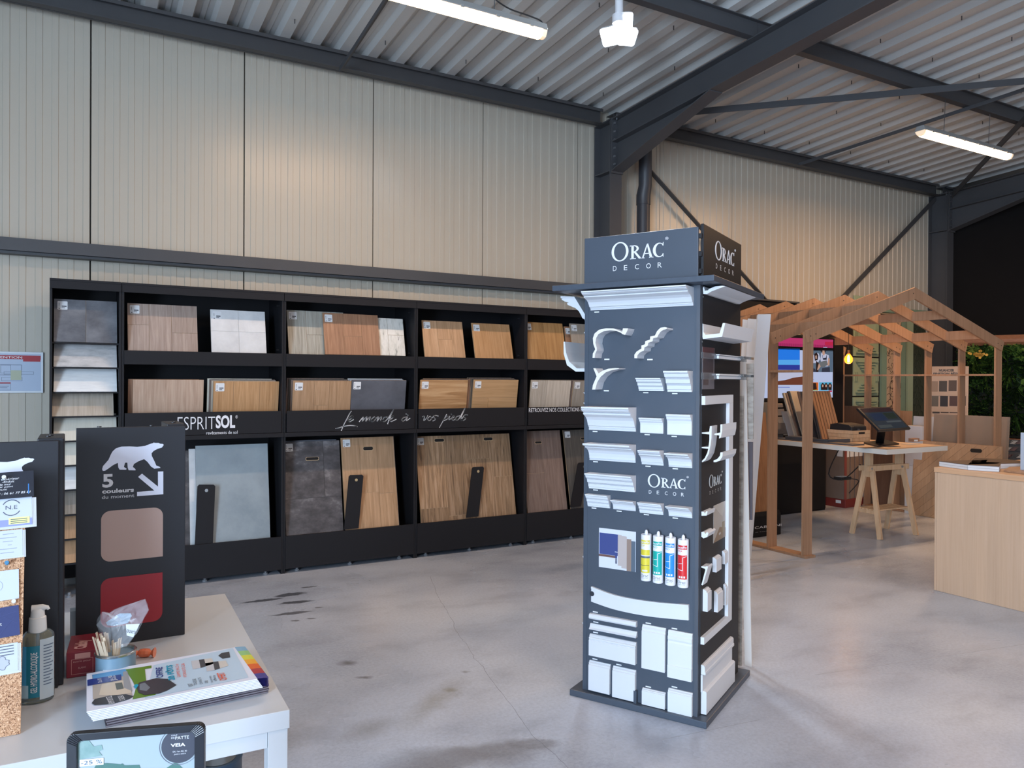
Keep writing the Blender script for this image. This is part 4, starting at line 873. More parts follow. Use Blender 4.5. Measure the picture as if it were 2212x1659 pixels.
# flexible skirting bowed in a shallow curve
up = smooth_path([LFc.at(*z7(*p), .01) for p in ((250, 205), (480, 288), (800, 345), (1167, 378))], 8); lo = smooth_path([LFc.at(*z7(*p), .01) for p in ((248, 347), (480, 425), (800, 488), (1167, 525))], 8)
g = MB(LFc); g.strip(up, lo, 0, .010); mid = [(a[0], a[1]-.010) for a in up]; mid2 = [(a[0], a[1]-.013) for a in up]
fx = g.build('flexible_skirting', wht, T); g = MB(LFc); g.strip([(a[0], a[1]) for a in up], mid, .010, .013); g.build('bead', wht, fx)
c = LFc.at(*z7(265, 268)); g = MB(LFc); g.poly([(c[0]+.0 + .012*math.cos(R(30*k)), c[1]+.012*math.sin(R(30*k))) for k in range(12)], .010, .0112); g.build('round_sticker', mat('sticker_black', (40, 44, 54), .5), fx)
# ------------- right face
tr_prof = lambda zf_, pts, u: [RFc.nv(*zf_(*p), u) for p in pts]
def side_bar(zf_, outline, endpt, nm='moulding_sample', u0=None, skew=0.0):
    """outline of the cut end (pixels) on the end plane u0; endpt pixel fixes the far end"""
    pr_ = tr_prof(zf_, outline, u0); nmax = max(p[0] for p in pr_)
    e = RFc.at(*zf_(*endpt), nmax); o = MB(RFc).prof([(max(p[0], .0006), p[1]) for p in pr_], u0, e[0], skew=skew).build(nm, wht, T); return o
U0 = RFc.at(*zq(86, 200))[0]+.004
side_bar(zq, [(83, 100), (98, 102), (102, 195), (125, 225), (282, 208), (318, 92), (345, 92), (310, 245), (95, 272), (83, 250)], (668, 200), u0=U0)
def lineq(zf_, pts, n): return [RFc.at(*zf_(*p), n) for p in pts]
for y0, y1, y2 in ((422, 478, 512), (652, 686, 720)):
    a = RFc.at(*zq(80, y0+5), .03); b = RFc.at(*zq(480, y1), .03); c = RFc.at(*zq(486, y2), .03); z_0 = b[1]; 
    ob = MB(RFc).fbox(a[0], a[0]+.70, c[1]-.004, a[1]+.004, .028, .034).build('acrylic_holder', clear, T)
    d_ = RFc.at(*zq(240, y1), .034); MB(RFc).fbox(d_[0], b[0], z_0, a[1], .0345, .05).build('moulding_sample', wht, T); MB(RFc).fbox(d_[0]+.012, b[0]+.015, c[1], z_0-.002, .0345, .044).build('moulding_sample', wht, T)
    MB(RFc).fbox(a[0]+.50, a[0]+.70, a[1]-.012, a[1], .0345, .07).build('acrylic_holder', clear, T)
# rectangular frame moulding
a = RFc.at(*zq(80, 1008), 0); b = RFc.at(*zq(445, 895), .02); c = RFc.at(*zq(402, 985), .02); e = RFc.at(*z7(1280, 765), 0); f = RFc.at(*z7(1590, 495), .02); h_ = RFc.at(*z7(1280, 682), 0)
MB(RFc).fbox(a[0], b[0], a[1], b[1], 0, .016).build('frame_moulding', wht, T)
MB(RFc).fbox(c[0], b[0], (e[1]+f[1])/2, a[1]-.0005, 0, .016).build('frame_moulding', wht, T)
MB(RFc).fbox(e[0], c[0]-.0005, (e[1]+f[1])/2, h_[1], 0, .016).build('frame_moulding', wht, T)
# up-lighting coves
def cove(zf_, outline, endpt, u0px, nm='cove_moulding'):
    u0 = RFc.at(*zf_(*u0px))[0]; return side_bar(zf_, outline, endpt, nm, u0)
side_bar(zq, [(80, 1318), (165, 1312), (175, 1245), (195, 1245), (190, 1380), (180, 1460), (160, 1560), (120, 1630), (85, 1652), (85, 1635), (115, 1605), (145, 1545), (155, 1500), (80, 1492), (80, 1480), (158, 1478), (168, 1400), (168, 1340), (80, 1330)], (255, 1400), 'cove_moulding', U0)
u2 = RFc.at(*zq(240, 1300), .06)[0]
side_bar(zq, [(215, 1650), (215, 1630), (255, 1615), (285, 1580), (292, 1540), (318, 1542), (312, 1590), (285, 1630), (240, 1650)], (470, 1520), 'cove_moulding', u2)
side_bar(zq, [(225, 1330), (290, 1320), (292, 1228), (312, 1226), (310, 1300), (295, 1375), (275, 1385), (280, 1350), (225, 1345)], (470, 1270), 'cove_moulding', u2)
side_bar(zr, [(78, 545), (105, 548), (118, 570), (132, 540), (148, 545), (135, 590), (80, 592)], (235, 520), 'small_moulding', U0)
side_bar(zr, [(78, 775), (105, 772), (125, 795), (140, 772), (158, 790), (140, 832), (100, 845), (78, 825)], (240, 740), 'small_moulding', U0)
side_bar(zr, [(78, 1158), (125, 1160), (145, 1155), (150, 1172), (92, 1372), (78, 1365), (122, 1200), (118, 1185), (78, 1172)], (200, 1230), 'skirting_sample', U0)
def slabR(zf_, tl, tr, br, bl, d, nm='skirting_sample', prof=SK2):
    return skirt(RFc, tl, tr, br, bl, prof, d, zf_, nm, False)
slabR(zr, (195, 1075), (300, 1015), (305, 1170), (208, 1230), .018); slabR(zr, (300, 1000), (390, 950), (405, 1080), (315, 1138), .014)
slabR(zr, (85, 1440), (185, 1375), (198, 1580), (98, 1700), .022); slabR(zr, (210, 1450), (315, 1390), (325, 1600), (225, 1680), .018); slabR(zr, (318, 1375), (405, 1310), (405, 1540), (325, 1600), .014)
slabR(z7, (1285, 960), (1597, 665), (1597, 745), (1283, 1052), .02, prof=SK3); 
slabR(z7, (1283, 1052), (1575, 745), (1578, 890), (1280, 1215), .008, 'panel_sample', [(0, 0), (1, 0), (1, 1), (0, 1)])
slabR(z7, (1280, 1215), (1603, 882), (1605, 1068), (1288, 1430), .024, prof=[(0, 0), (1, 0), (1, .95), (.7, 1), (0, 1)])
side_bar(zz5, [(1335, 560), (1345, 548), (1352, 585), (1382, 580), (1386, 570), (1412, 560), (1440, 548), (1500, 542), (1528, 545), (1410, 590), (1372, 612), (1340, 612)], (1790, 620), 'cornice_sample', U0)
for p in ((1338, 636), (1330, 1020), (1326, 1472)):
    a = RFc.at(*zz5(*p)); MB(RFc).poly([(a[0]+.004*math.cos(R(60*k)), a[1]+.004*math.sin(R(60*k))) for k in range(6)], 0, .002).build('screw', zinc, T)
# ================================================ beech house frame and the things inside and behind it
beech = wood('beech', ['8f6c52', '9c785c', 'a88367', 'b18d71'], grain=(45, 2.0), axis='Z', rough=.55)
beech_l = wood('beech_light', ['b08a66', 'c49b76', 'd1ab88', 'd9b695'], grain=(45, 2.0), axis='Z')
HX0, HX1 = 5.385, 8.44; HXM = 6.90; FY = [4.40 + .377*k for k in range(6)]; th_ = .02; pw = .11
ZE, ZP = 1.935, 2.402
Hs = thing('house_frame', 'open beech house frame with six gables over the sample desk', 'house frame', (HX0, FY[0], 0))
for k, y in enumerate(FY):
    for x0, x1 in ((HX0, HX0+pw), (HX1-pw, HX1)): MB().box(x0, x1, y, y+th_, .02, ZE-.01).build('post', beech, Hs)
    sl = (ZP-ZE)/(HXM-HX0); c = .105
    for s in (-1, 1):
        xe = HX0-.005 if s < 0 else HX1+.005
        dz = c/math.cos(math.atan2(ZP-ZE, abs(HXM-xe))); cut_ = .035
        P = [V3((xe, y-th_, ZE)), V3((HXM, y-th_, ZP)), V3((HXM, y-th_, ZP-dz)), V3((xe+cut_*(-s), y-th_, ZE-dz+.01))]
        yy = -th_*1.0 if s < 0 else 0
        MB().extrude([p + V3((0, yy*.0, 0)) for p in P], (0, th_-.0005, 0)).build('rafter', beech, Hs)
        for q in ((.055, .05), (.12, .075)):
            x = xe+(-s)*q[0]; MB().tube([(x, y-th_-.002, ZE-.06+q[0]*.31-.0), (x, y-th_, ZE-.06+q[0]*.31)], .006, 6).build('bolt', mat('bolt_dark', (70, 55, 45), .5), Hs)
    MB().tube([(HXM-.03, y-th_-.002, ZP-.06), (HXM-.03, y-th_, ZP-.06)], .006, 6).build('bolt', mat('bolt_dark'), Hs)
    if k < 5:
        for s in (-1, 1):
            for fr in (.36, .74):
                xe = HX0 if s < 0 else HX1; x = HXM + (xe-HXM)*fr; z = ZP + (ZE-ZP)*fr
                MB().box(x-.009, x+.009, y+.0005, FY[k+1]-th_-.0005, z-.105, z-.012).build('noggin', beech, Hs)
for x0, x1 in ((HX0-.005, HX0+pw+.01), (HX1-pw-.01, HX1+.005)): MB().box(x0, x1, FY[0]-.03, FY[5]+.05, 0, .02).build('sole_plate', beech, Hs, bevel=.001)
MB().box(HX1-pw-.005, HX1-.02, FY[0]+th_, FY[5], 1.575, 1.595).build('rail', beech, Hs)
zr_ = onx(1690, 802, HX0).z
MB().box(HX0+.0, HX0+pw, FY[0]+th_, FY[1], zr_-.01, zr_+.01).build('rail', beech, Hs)

# hanging filament bulb
bc = ony(1833, 776, 5.6)
t = thing('filament_bulb', 'glowing amber filament bulb hanging in the house frame', 'lamp', bc)
MB().tube([(bc.x, bc.y, bc.z+.10), (bc.x, bc.y, 2.22)], .003, 6).build('cord', mat('cord_black', (25, 22, 20), .6), t)
MB().lathe(bc, [(.014, .062), (.016, .07), (.016, .10), (.006, .105)], 14).build('cap', mat('brass_cap', (150, 95, 50), .4, metal=.6), t, smooth=True)
MB().lathe(bc, [(.001, -.052), (.02, -.049), (.036, -.037), (.046, -.015), (.047, .002), (.040, .026), (.024, .048), (.016, .062)], 24).build('glass', mat('amber_glass', (255, 160, 60), .05, trans=.0, alpha=.45, emit=(255, 140, 40), es=1.6), t, smooth=True)
MB().lathe(bc, [(.004, -.034), (.012, -.028), (.014, .02), (.006, .045)], 10).build('filament', mat('filament', (255, 220, 150), .4, emit=(255, 200, 110), es=30), t, smooth=True)
Lb = D.lights.new('bulb_glow', 'POINT'); Lb.energy = 5; Lb.color = (1, .48, .18); Lb.shadow_soft_size = .05; lo = D.objects.new('bulb_glow', Lb); COL.objects.link(lo); lo.location = bc + V3((0, 0, -.075))

# desk: white slab on a black cabinet and one beech trestle
DZ = .89; dw = mat('desk_white', (214, 210, 202), .4); dtop = wood('desk_top', ['b59a80', 'c2a88e', 'cdb59c'], axis='X', grain=(50, 3))
Dk = thing('sample_desk', 'long white-edged sample desk inside the house frame', 'desk', (6.4, 4.33, 0))
g = MB(); g.box(6.41, 7.36, 4.33, 5.80, DZ-.048, DZ-.002); g.build('slab', dw, Dk, bevel=.0015)
MB().box(6.412, 7.358, 4.332, 5.798, DZ-.002, DZ).build('table_top', dtop, Dk)
tr = thing('trestle', 'beech trestle with slatted lower shelf holding up the desk', 'trestle', (6.92, 4.72, 0))
f1, f2, f3, f4 = onz(1840, 1152), onz(1901, 1166), onz(1979, 1156), onz(1915, 1142)
pine = wood('pine', ['b08d69', 'be9b78', 'c8a785', 'cfb090'], grain=(45, 2.5))
zt2 = .665
mx, my = (f1.x+f2.x)/2, (f1.y+f2.y)/2; mx2, my2 = (f3.x+f4.x)/2, (f3.y+f4.y)/2
A = V3((mx+.04, my, zt2)); B = V3((mx2-.04, my2, zt2))
for f, t_ in ((f1, A+V3((0, .035, 0))), (f2, A+V3((0, -.035, 0))), (f3, B+V3((0, -.035, 0))), (f4, B+V3((0, .035, 0)))): MB().beam(f+V3((0, 0, .0)), t_, .028, .045, (0, 1, 0)).build('leg', pine, tr)
for q in (-.045, .045): MB().beam(A+V3((-.08, q, -.0)), B+V3((.08, q, 0)), .02, .05).build('cross_beam', pine, tr)
for P in (A, B):
    MB().box(P.x-.022, P.x+.022, P.y-.033, P.y+.033, .58, DZ-.049).build('upright', pine, tr)
    MB().tube([P+V3((-.03, -.058, 0)), P+V3((-.03, -.05, 0))], .012, 8).build('knob', zinc, tr)
zs = .245
def lerp(a, b, t): return a + (b-a)*t
k_ = zs/zt2; c1, c2, c3, c4 = lerp(f1, A, k_), lerp(f2, A, k_), lerp(f3, B, k_), lerp(f4, B, k_)
MB().beam(c1, c2, .018, .032).build('side_rail', pine, tr); MB().beam(c3, c4, .018, .032).build('side_rail', pine, tr)
for i in range(5): MB().beam(lerp(c1, c2, .1+.2*i)+V3((0, 0, .02)), lerp(c4, c3, .1+.2*i)+V3((0, 0, .02)), .03, .012).build('slat', pine, tr)
g = MB(); g.tube(smooth_path([A+V3((-.05, .3, .16)), onx(1790, 1024, 6.95), onx(1820, 1036, 6.9), A+V3((-.06, .05, .03))]), .006, 6)
g.tube(smooth_path([onx(1840, 1034, 6.9), onx(1855, 1040, 6.9), c1+V3((0, .1, .15))]), .005, 6)
g.build('cable', mat('cable_black', (35, 35, 36)), label='black cable slung under the desk to the trestle', cat='cable')
pk = onx(1820, 1032, 6.9); 
t = thing('power_adapter', 'small black power adapter hanging on the cable under the desk', 'adapter', pk)
MB().box(pk.x-.08, pk.x+.08, pk.y-.05, pk.y+.05, pk.z-.02, pk.z+.012).build('case', mat('plastic_black', (30, 30, 32), .4), t, bevel=.006); MB().box(pk.x-.06, pk.x+.06, pk.y-.04, pk.y+.04, pk.z+.013, pk.z+.0145).build('paper_slip', stk_w, t)
# black cabinet under and behind the desk, tall black screen panel and the television
a = onz(1683, 1113); b = onz(1782, 1101)
t = thing('black_cabinet', 'plain black cabinet standing on the floor behind the desk', 'cabinet', (6.62, 5.95, 0))
bkp = mat('panel_black', (22, 22, 25), .6, spec=.25)
MB().box(6.62, b.x, 5.955, 6.12, .0, .86).build('body', bkp, t, bevel=.003); MB().box(6.62, b.x-.01, 5.94, 5.954, .02, .85).build('door', bkp, t, bevel=.002)
t = thing('screen_panel', 'tall black panel carrying the large television', 'panel', (6.6, 6.2, 0))
MB().box(6.60, 8.30, 6.20, 6.24, 0, 2.06).build('board', bkp, t, bevel=.002)
for x in (6.64, 8.26): MB().box(x-.03, x+.03, 6.241, 6.262, 0, .9).build('brace', bkp, t)
y = 6.12; a = ony(1643, 868, y); b = ony(1803, 731, y)
t = thing('television', 'large television showing a web page with a beach picture', 'television', ((a.x+b.x)/2, y, a.z))
F = Face((a.x, y, a.z), (1, 0, 0)); Wt, Ht = b.x-a.x, b.z-a.z
MB(F).fbox(0, Wt, 0, Ht, -.05, 0).build('case', mat('tv_black', (20, 20, 22), .3), t, bevel=.003)
MB(F).fbox(Wt*.4, Wt*.6, Ht*.3, Ht*.7, -.078, -.051).build('wall_bracket', bkp, t)
sc_cols = [('sc_white', (200, 212, 248), .75), ('sc_black', (16, 16, 20), .3), ('sc_pink', (205, 60, 120), .75), ('sc_red', (205, 40, 80), .75), ('sc_sky', (30, 130, 245), .8), ('sc_sky2', (90, 180, 250), .8), ('sc_sea', (40, 60, 160), .8), ('sc_sand', (120, 66, 50), .7), ('sc_foam', (205, 208, 235), .75), ('sc_grey', (96, 116, 138), .75), ('sc_skin', (214, 170, 150), .7), ('sc_hair', (50, 34, 34), .6), ('sc_link', (110, 130, 220), .7), ('sc_orange', (225, 110, 40), .7), ('sc_cyan', (90, 185, 225), .75), ('sc_green', (150, 190, 60), .7), ('sc_jean', (60, 66, 86), .6), ('sc_bag', (120, 124, 128), .7)]
scm = []
for n_, c, e in sc_cols: scm.append(mat(n_, (10, 10, 12), .7, spec=.1, emit=c, es=e))
ix = {c[0][3:]: i for i, c in enumerate(sc_cols)}
g = MB(F)
def S(px0, py0, px1, py1, m, n=.0008):
    g.m = ix[m]; a_ = F.at(px0, py1); b_ = F.at(px1, py0); g.fbox(a_[0], b_[0], a_[1], b_[1], n-.0003, n)
def SP(pts, m, n=.0012): g.m = ix[m]; g.poly([F.at(*p) for p in pts], n-.0003, n)
q = lambda x, y: (1660+x/8.295, 700+y/8.295)
S(1646, 734, 1799.5, 860, 'white'); S(1646, 734, 1799.5, 746, 'pink', .0012); SP([q(1010, 318), q(1155, 322), q(1152, 388), q(1010, 382)], 'red', .0016)
S(1646, 746, 1799.5, 753.5, 'black', .0012); SP([q(0, 440), q(560, 440), q(560, 735), q(0, 735)], 'sky'); SP([q(0, 640), q(560, 640), q(560, 735), q(0, 735)], 'sky2', .0014); SP([q(0, 730), q(560, 733), q(560, 825), q(0, 820)], 'sea', .0016)
SP([q(0, 820), q(740, 820), q(740, 930), q(0, 1020)], 'foam', .0016); SP([q(0, 1090), q(740, 1090), q(740, 920), q(560, 945), q(430, 965), q(300, 1005), q(0, 1040)], 'sand', .0018)
SP([q(740, 470), q(1155, 470), q(1150, 862), q(740, 862)], 'grey')
SP([q(745, 700), q(800, 560), q(850, 510), q(900, 530), q(930, 620), q(880, 700)], 'foam', .0016); SP([q(815, 540), q(860, 505), q(890, 560), q(880, 640), q(830, 660)], 'hair', .0020); SP([q(835, 570), q(862, 560), q(865, 620), q(842, 628)], 'skin', .0024)
SP([q(940, 520), q(1010, 530), q(1080, 560), q(1090, 680), q(1060, 760), q(960, 760), q(930, 640)], 'foam', .0018); SP([q(960, 475), q(1000, 475), q(1010, 530), q(990, 570), q(965, 540)], 'skin', .0022); SP([q(925, 472), q(965, 472), q(965, 500), q(935, 495)], 'hair', .0026); SP([q(1000, 472), q(1025, 472), q(1020, 510), q(1005, 505)], 'hair', .0026)
SP([q(960, 560), q(975, 640), q(1040, 640), q(1045, 560), q(1035, 560), q(1030, 600), q(975, 610), q(968, 560)], 'jean', .0022); SP([q(915, 680), q(1040, 650), q(1060, 730), q(980, 775), q(920, 760)], 'bag', .0026); SP([q(960, 790), q(1095, 770), q(1100, 862), q(950, 862)], 'jean', .0022); SP([q(1070, 600), q(1095, 620), q(1090, 740), q(1050, 745)], 'skin', .0024)
SP([q(850, 660), q(900, 700), q(890, 860), q(850, 860)], 'hair', .0022); SP([q(900, 700), q(935, 760), q(880, 830), q(870, 815)], 'skin', .0026); SP([q(742, 780), q(830, 800), q(860, 860), q(742, 850)], 'jean', .0022)
SP([q(735, 1045), q(890, 1045), q(890, 1190), q(735, 1190)], 'orange'); SP([q(780, 1060), q(850, 1055), q(865, 1170), q(790, 1180)], 'hair', .0016); SP([q(735, 1178), q(880, 1180), q(880, 1192), q(735, 1190)], 'green', .002)
SP([q(905, 1045), q(1135, 1040), q(1135, 1195), q(905, 1195)], 'cyan'); 
for x_, c_ in ((970, 'skin'), (1030, 'skin'), (1100, 'skin')): SP([q(x_-35, 1090), q(x_, 1050), q(x_+35, 1090), q(x_+30, 1180), q(x_-30, 1180)], 'hair', .0016); SP([q(x_-14, 1085), q(x_+14, 1085), q(x_+12, 1130), q(x_-12, 1130)], c_, .002)
SP([q(1075, 1190), q(1135, 1190), q(1135, 1215), q(1075, 1215)], 'red', .0022); SP([q(120, 1128), q(380, 1128), q(380, 1140), q(120, 1140)], 'link'); SP([q(745, 955), q(790, 955), q(790, 963), q(745, 963)], 'link'); SP([q(745, 990), q(815, 990), q(815, 998), q(745, 998)], 'link'); SP([q(980, 412), q(1050, 412), q(1050, 424), q(980, 424)], 'white', .002)
g.build('screen', scm, t)

# ---- samples on the desk: a slanting row of cladding boards in a dark tray
tray = thing('sample_tray', 'dark grey tray at the front of the sample desk', 'tray', (6.45, 4.6, DZ))
a = onz(1835, 949, DZ+.03); b = onz(1748, 951, DZ+.03)
dk = mat('tray_grey', (72, 74, 80), .5)
MB().box(6.47, 6.62+.02, 4.72, 5.70, DZ+.0005, DZ+.012).build('floor', dk, tray)
F1 = [onz(1748, 950, DZ), onz(1788, 955, DZ), onz(1835, 953, DZ)]
def desk_board(px_bl, px_br, px_tl, yb, thick, m, label, lean=20, name='cladding_sample', stripes=0, z0=DZ+.013, cat='sample board', par=None, xdir=(1, 0, 0), dy=0):
    d = ray(*px_bl); P = CP + d*((z0-EYE)/d.z); P = V3((P.x, P.y+dy, z0)); a_ = R(lean)
    U_ = V3(xdir).normalized(); back = V3((-U_.y, U_.x, 0)); F = Face(P, U_, back*math.sin(a_)+V3((0, 0, math.cos(a_))))
    w = F.at(*px_br)[0]; h = F.at(*px_tl)[1]
    t = thing(name, label, cat, mtx=F.M())
    if stripes:
        MB(F).fbox(0, w, 0, h, -thick, -.011).build('backing', dk, t)
        for i in range(stripes): MB(F).fbox(w*i/stripes+.0045, w*(i+1)/stripes-.0045, 0, h, -.011, 0).build('slat', m, t)
    else:
        MB(F).fbox(0, w, 0, h, -thick, 0).build('board_body', m, t, bevel=.001)
    return t
cedar = wood('cedar', ['77563f', '8b6549', '987254', 'a57f62'], grain=(50, 2.2)); dkw = wood('dark_clad', ['4a4442', '5a5350', '68605c'], grain=(50, 3)); brw = wood('brown_clad', ['6a5448', '7d6658', '8c7566'], grain=(50, 3)); blw = wood('black_clad', ['26262a', '303034', '3a3a3e'], grain=(50, 3)); plw = wood('pale_clad', ['a09484', 'b5aa9a', 'c6bcae'], grain=(50, 3))
zd = lambda x, y: (1590+x/8.193, 820+y/8.193)
desk_board(zd(1530, 1055), zd(1880, 1050), zd(1290, 205), 0, .024, cedar, 'cedar slatted cladding sample in front of the darker samples', 17, stripes=7)
for i, (m, l, b_) in enumerate(((dkw, 'dark brown board right behind the cedar slatted sample', 1478), (blw, 'black board second behind the cedar slatted sample', 1425), (dkw, 'slate brown board third behind the cedar slatted sample', 1360), (greyw if 0 else brw, 'brown board fourth behind the cedar slatted sample', 1300))):
    desk_board(zd(b_, 1045), zd(b_+330, 1040), zd(b_-250, 210), 0, .018, m, l, 17)
for i, (m, l, b_, tl) in enumerate(((plw, 'pale board half hidden by the near left post', 1190, 1005), (blw, 'black board left of the near left post', 1150, 925), (brw, 'brown cladding board leaning in the row left of the post', 1110, 860), (plw, 'leftmost beige cladding board of the leaning row', 1060, 780))):
    desk_board(zd(b_, 1020), zd(b_+150, 1010), zd(tl, 235 if i > 1 else 205), 0, .02, m, l, 20)
desk_board(zd(940, 1005), zd(1060, 1000), zd(835, 560), 0, .01, mat('glass_pale', (170, 176, 184), .2), 'pale glossy sample leaning left of the cladding row', 22, 'glossy_sample'); desk_board(zd(985, 1000), zd(1060, 998), zd(880, 600), 0, .01, plw, 'small pale wood sample among the glossy ones', 22, 'small_sample')
# grey display card with small beige tiles behind the left posts
t = thing('tile_card', 'grey leaning card with a stair of small beige tiles', 'sample card', onz(*zd(690, 1020), DZ+.001))
P = onz(*zd(700, 1030), DZ+.001); Fc = Face(P, (1, 0, 0), (0, math.sin(R(18)), math.cos(R(18))))
w = Fc.at(*zd(830, 1000))[0]; h = Fc.at(*zd(600, 400))[1]
MB(Fc).fbox(-.32, w, 0, h, -.01, 0).build('card', mat('card_grey', (88, 90, 92), .6), t)
for p0, p1 in (((680, 495), (805, 425)), ((705, 640), (830, 520)), ((745, 780), (865, 660)), ((835, 985), (905, 825))):
    a_ = Fc.at(*zd(*p0)); b_ = Fc.at(*zd(*p1)); MB(Fc).fbox(a_[0], b_[0], a_[1], b_[1], .001, .012).build('tile', mat('tile_beige', (178, 166, 152), .5), t)
a_ = Fc.at(*zd(705, 975)); b_ = Fc.at(*zd(825, 780)); MB(Fc).fbox(a_[0], b_[0], a_[1], b_[1], .001, .03).build('tile', mat('tile_dim', (104, 100, 98), .5), t)
# tray rims on the desk
for p0, p1, l_ in (((1300, 1060), (2010, 1105), 'rim'),):
    c0 = onz(*zd(1290, 1100), DZ+.001); c1 = onz(*zd(1630, 1125), DZ+.001); c2 = onz(*zd(2010, 1110), DZ+.001)
    MB().beam(c0+V3((0, 0, .018)), c1+V3((0, 0, .018)), .014, .036).build('rim', dk, tray); MB().beam(c1+V3((0, 0, .018)), c2+V3((0, 0, .018)), .014, .036).build('rim', dk, tray)
MB().box(6.5, 6.62, 5.25, 5.55, DZ+.0005, DZ+.04).build('tray_block', dk, label='small dark holder left of the near post on the desk', cat='holder')

# wooden crate with black bag
cr0 = onz(1843, 955, DZ); F = Face((cr0.x, cr0.y, DZ+.0005), (1, 0, 0)); cw, cd, chh = .27, .32, .115
t = thing('wooden_crate', 'small pine crate with a slotted handle at the desk back', 'crate', cr0)
for i in range(3):
    z0 = .002+i*.038
    MB(F).fbox(0, cw, z0, z0+.036, -.012, 0).build('slat', pine, t); MB(F).fbox(0, .012, z0, z0+.036, -cd, -.013).build('slat', pine, t); MB(F).fbox(cw-.012, cw, z0, z0+.036, -cd, -.013).build('slat', pine, t); MB(F).fbox(0.013, cw-.013, z0, z0+.036, -cd, -cd+.012).build('slat', pine, t)
MB(F).fbox(0.013, cw-.013, 0, .008, -cd+.013, -.013).build('bottom', pine, t)
a_ = F.at(1855, 940); g = MB(F); g.poly(rrect(.085, .185, .078, .098, .009), 0, .001); g.build('hand_slot_shade', hole_m, t)  # slot is a flat dark shape, its inner shade put into the colour
t = thing('black_bag', 'folded black bag lying in the pine crate', 'bag', (cr0.x+.1, cr0.y+.15, DZ+.12)); bagm = mat('bag_black', (28, 28, 32), .6, bump=(40, .4))
MB(F).prof([(-.02, .02), (-.03, .15), (-.06, .17), (-.20, .185), (-.29, .17), (-.30, .02)], -.12 if 0 else .014, cw-.014).build('body', bagm, t, bevel=.01)
MB(F).fbox(.05, cw-.04, .150, .156, -.026, -.018).build('zip', mat('zip_black', (46, 46, 50), .4), t); MB(F).fbox(.10, .135, .10, .13, -.026, -.020).build('badge', mat('badge_grey', (70, 72, 78), .4), t)
# touch till
k = lambda x, y: (1580+x/3.5, 600+y/3.5); blkp = mat('till_black', (26, 27, 30), .35)
s0 = onz(*k(1130, 1260), DZ)
t = thing('touch_till', 'black touch screen till with a slanting screen on the desk', 'till', (s0.x, s0.y, DZ))
b0, b1, b2, b3 = [onz(*k(*p), DZ+.0006) for p in ((1000, 1255), (1110, 1280), (1268, 1262), (1160, 1232))]
MB().extrude([b0, b1, b2, b3], (0, 0, .016)).build('foot', blkp, t, bevel=.004)
# screen plane through three measured corners at believable depths
c = [CP + ray(*k(*p))*s for p, s in (((950, 982), 6.93), ((1200, 975), 7.16), ((1357, 1135), 6.93), ((1120, 1155), 6.72))]
N_ = (c[1]-c[0]).cross(c[3]-c[0]).normalized(); N_ = -N_ if N_.dot(CP-c[0]) < 0 else N_
c[2] = c[1] + (c[3]-c[0]) + (c[1]-c[0])*0 ; c2t = CP + ray(*k(1357, 1138))*((c[0]-CP).dot(N_)/ray(*k(1357, 1138)).dot(N_)); c[2] = c2t
MB().extrude([p - N_*.022 for p in c], N_*.022).build('screen_case', blkp, t, bevel=.003)
cen = (c[0]+c[1]+c[2]+c[3])*.25; ins = [p + (cen-p).normalized()*.028 for p in c]
MB().extrude(ins, N_*.0008).build('display', mat('till_screen', (22, 26, 32), .12, emit=(58, 70, 82), es=.35), t)
def bil(u, v): return ins[0]*(1-u)*(1-v) + ins[1]*u*(1-v) + ins[2]*u*v + ins[3]*(1-u)*v
for (u0, u1, v0, v1, mm) in ((0, 1, 0, .2, (60, 40, 44)), (.12, .55, .25, .62, (38, 56, 84)), (.6, .95, .25, .55, (44, 56, 48)), (.45, .95, .64, .72, (88, 98, 104)), (.05, .5, .82, .95, (80, 88, 90))):
    MB().extrude([bil(u0, v0)+N_*.0008, bil(u1, v0)+N_*.0008, bil(u1, v1)+N_*.0008, bil(u0, v1)+N_*.0008], N_*.0006).build('display_tile', mat('till_%d' % mm[2], (15, 15, 18), .15, emit=mm, es=.5), t)
m0 = (b0+b1+b2+b3)*.25 + V3((-.03, 0, .016)); m1 = cen - N_*.024
MB().beam(m0, m1, .075, .02, (0, 0, 1)).build('arm', blkp, t, bevel=.004)
for i, (p, lab) in enumerate((((1010, 1290), 'dark printed leaflet at the front of the till'), ((1190, 1280), 'dark leaflet beside the till foot'), ((1340, 1262), 'white leaflet right of the till on the desk'), ((1420, 1235), 'brown leaflet near the right end of the desk'))):
    q_ = onz(*k(*p), DZ+.0008+.0006*i); MB().extrude([q_, q_+V3((.14, -.03, 0)), q_+V3((.17, .07, 0)), q_+V3((.02, .10, 0))], (0, 0, .0012)).build('leaflet', mat(('lf_dark', 'lf_dark2', 'lf_white', 'lf_brown')[i], ((70, 60, 58), (60, 62, 70), (205, 200, 195), (150, 118, 96))[i], .4), label=lab, cat='leaflet')
q_ = onz(*k(1395, 1240), DZ+.001); t = thing('price_card', 'small folded card with a white label at the desk end', 'card', q_)
MB().box(q_.x-.05, q_.x+.06, q_.y, q_.y+.05, DZ+.0005, DZ+.035).build('card', mat('card_kraft', (150, 112, 86), .6), t); MB().box(q_.x-.03, q_.x+.03, q_.y-.002, q_.y-.0004, DZ+.006, DZ+.022).build('label_sticker', stk_w, t)

# ---- behind: boards leaning along the wall side of the house
def panel_thing(name, label, cat, x0, x1, y, z1, m, th=.02, lean=0, z0=0.0, **kk):
    F = Face((x0, y, z0), (1, 0, 0), (0, math.sin(R(lean)), math.cos(R(lean)))); t = thing(name, label, cat, mtx=F.M())
    MB(F).fbox(0, x1-x0, 0, (z1-z0)/math.cos(R(lean)), -th, 0).build('board_body', m, t, bevel=.001); return t, F
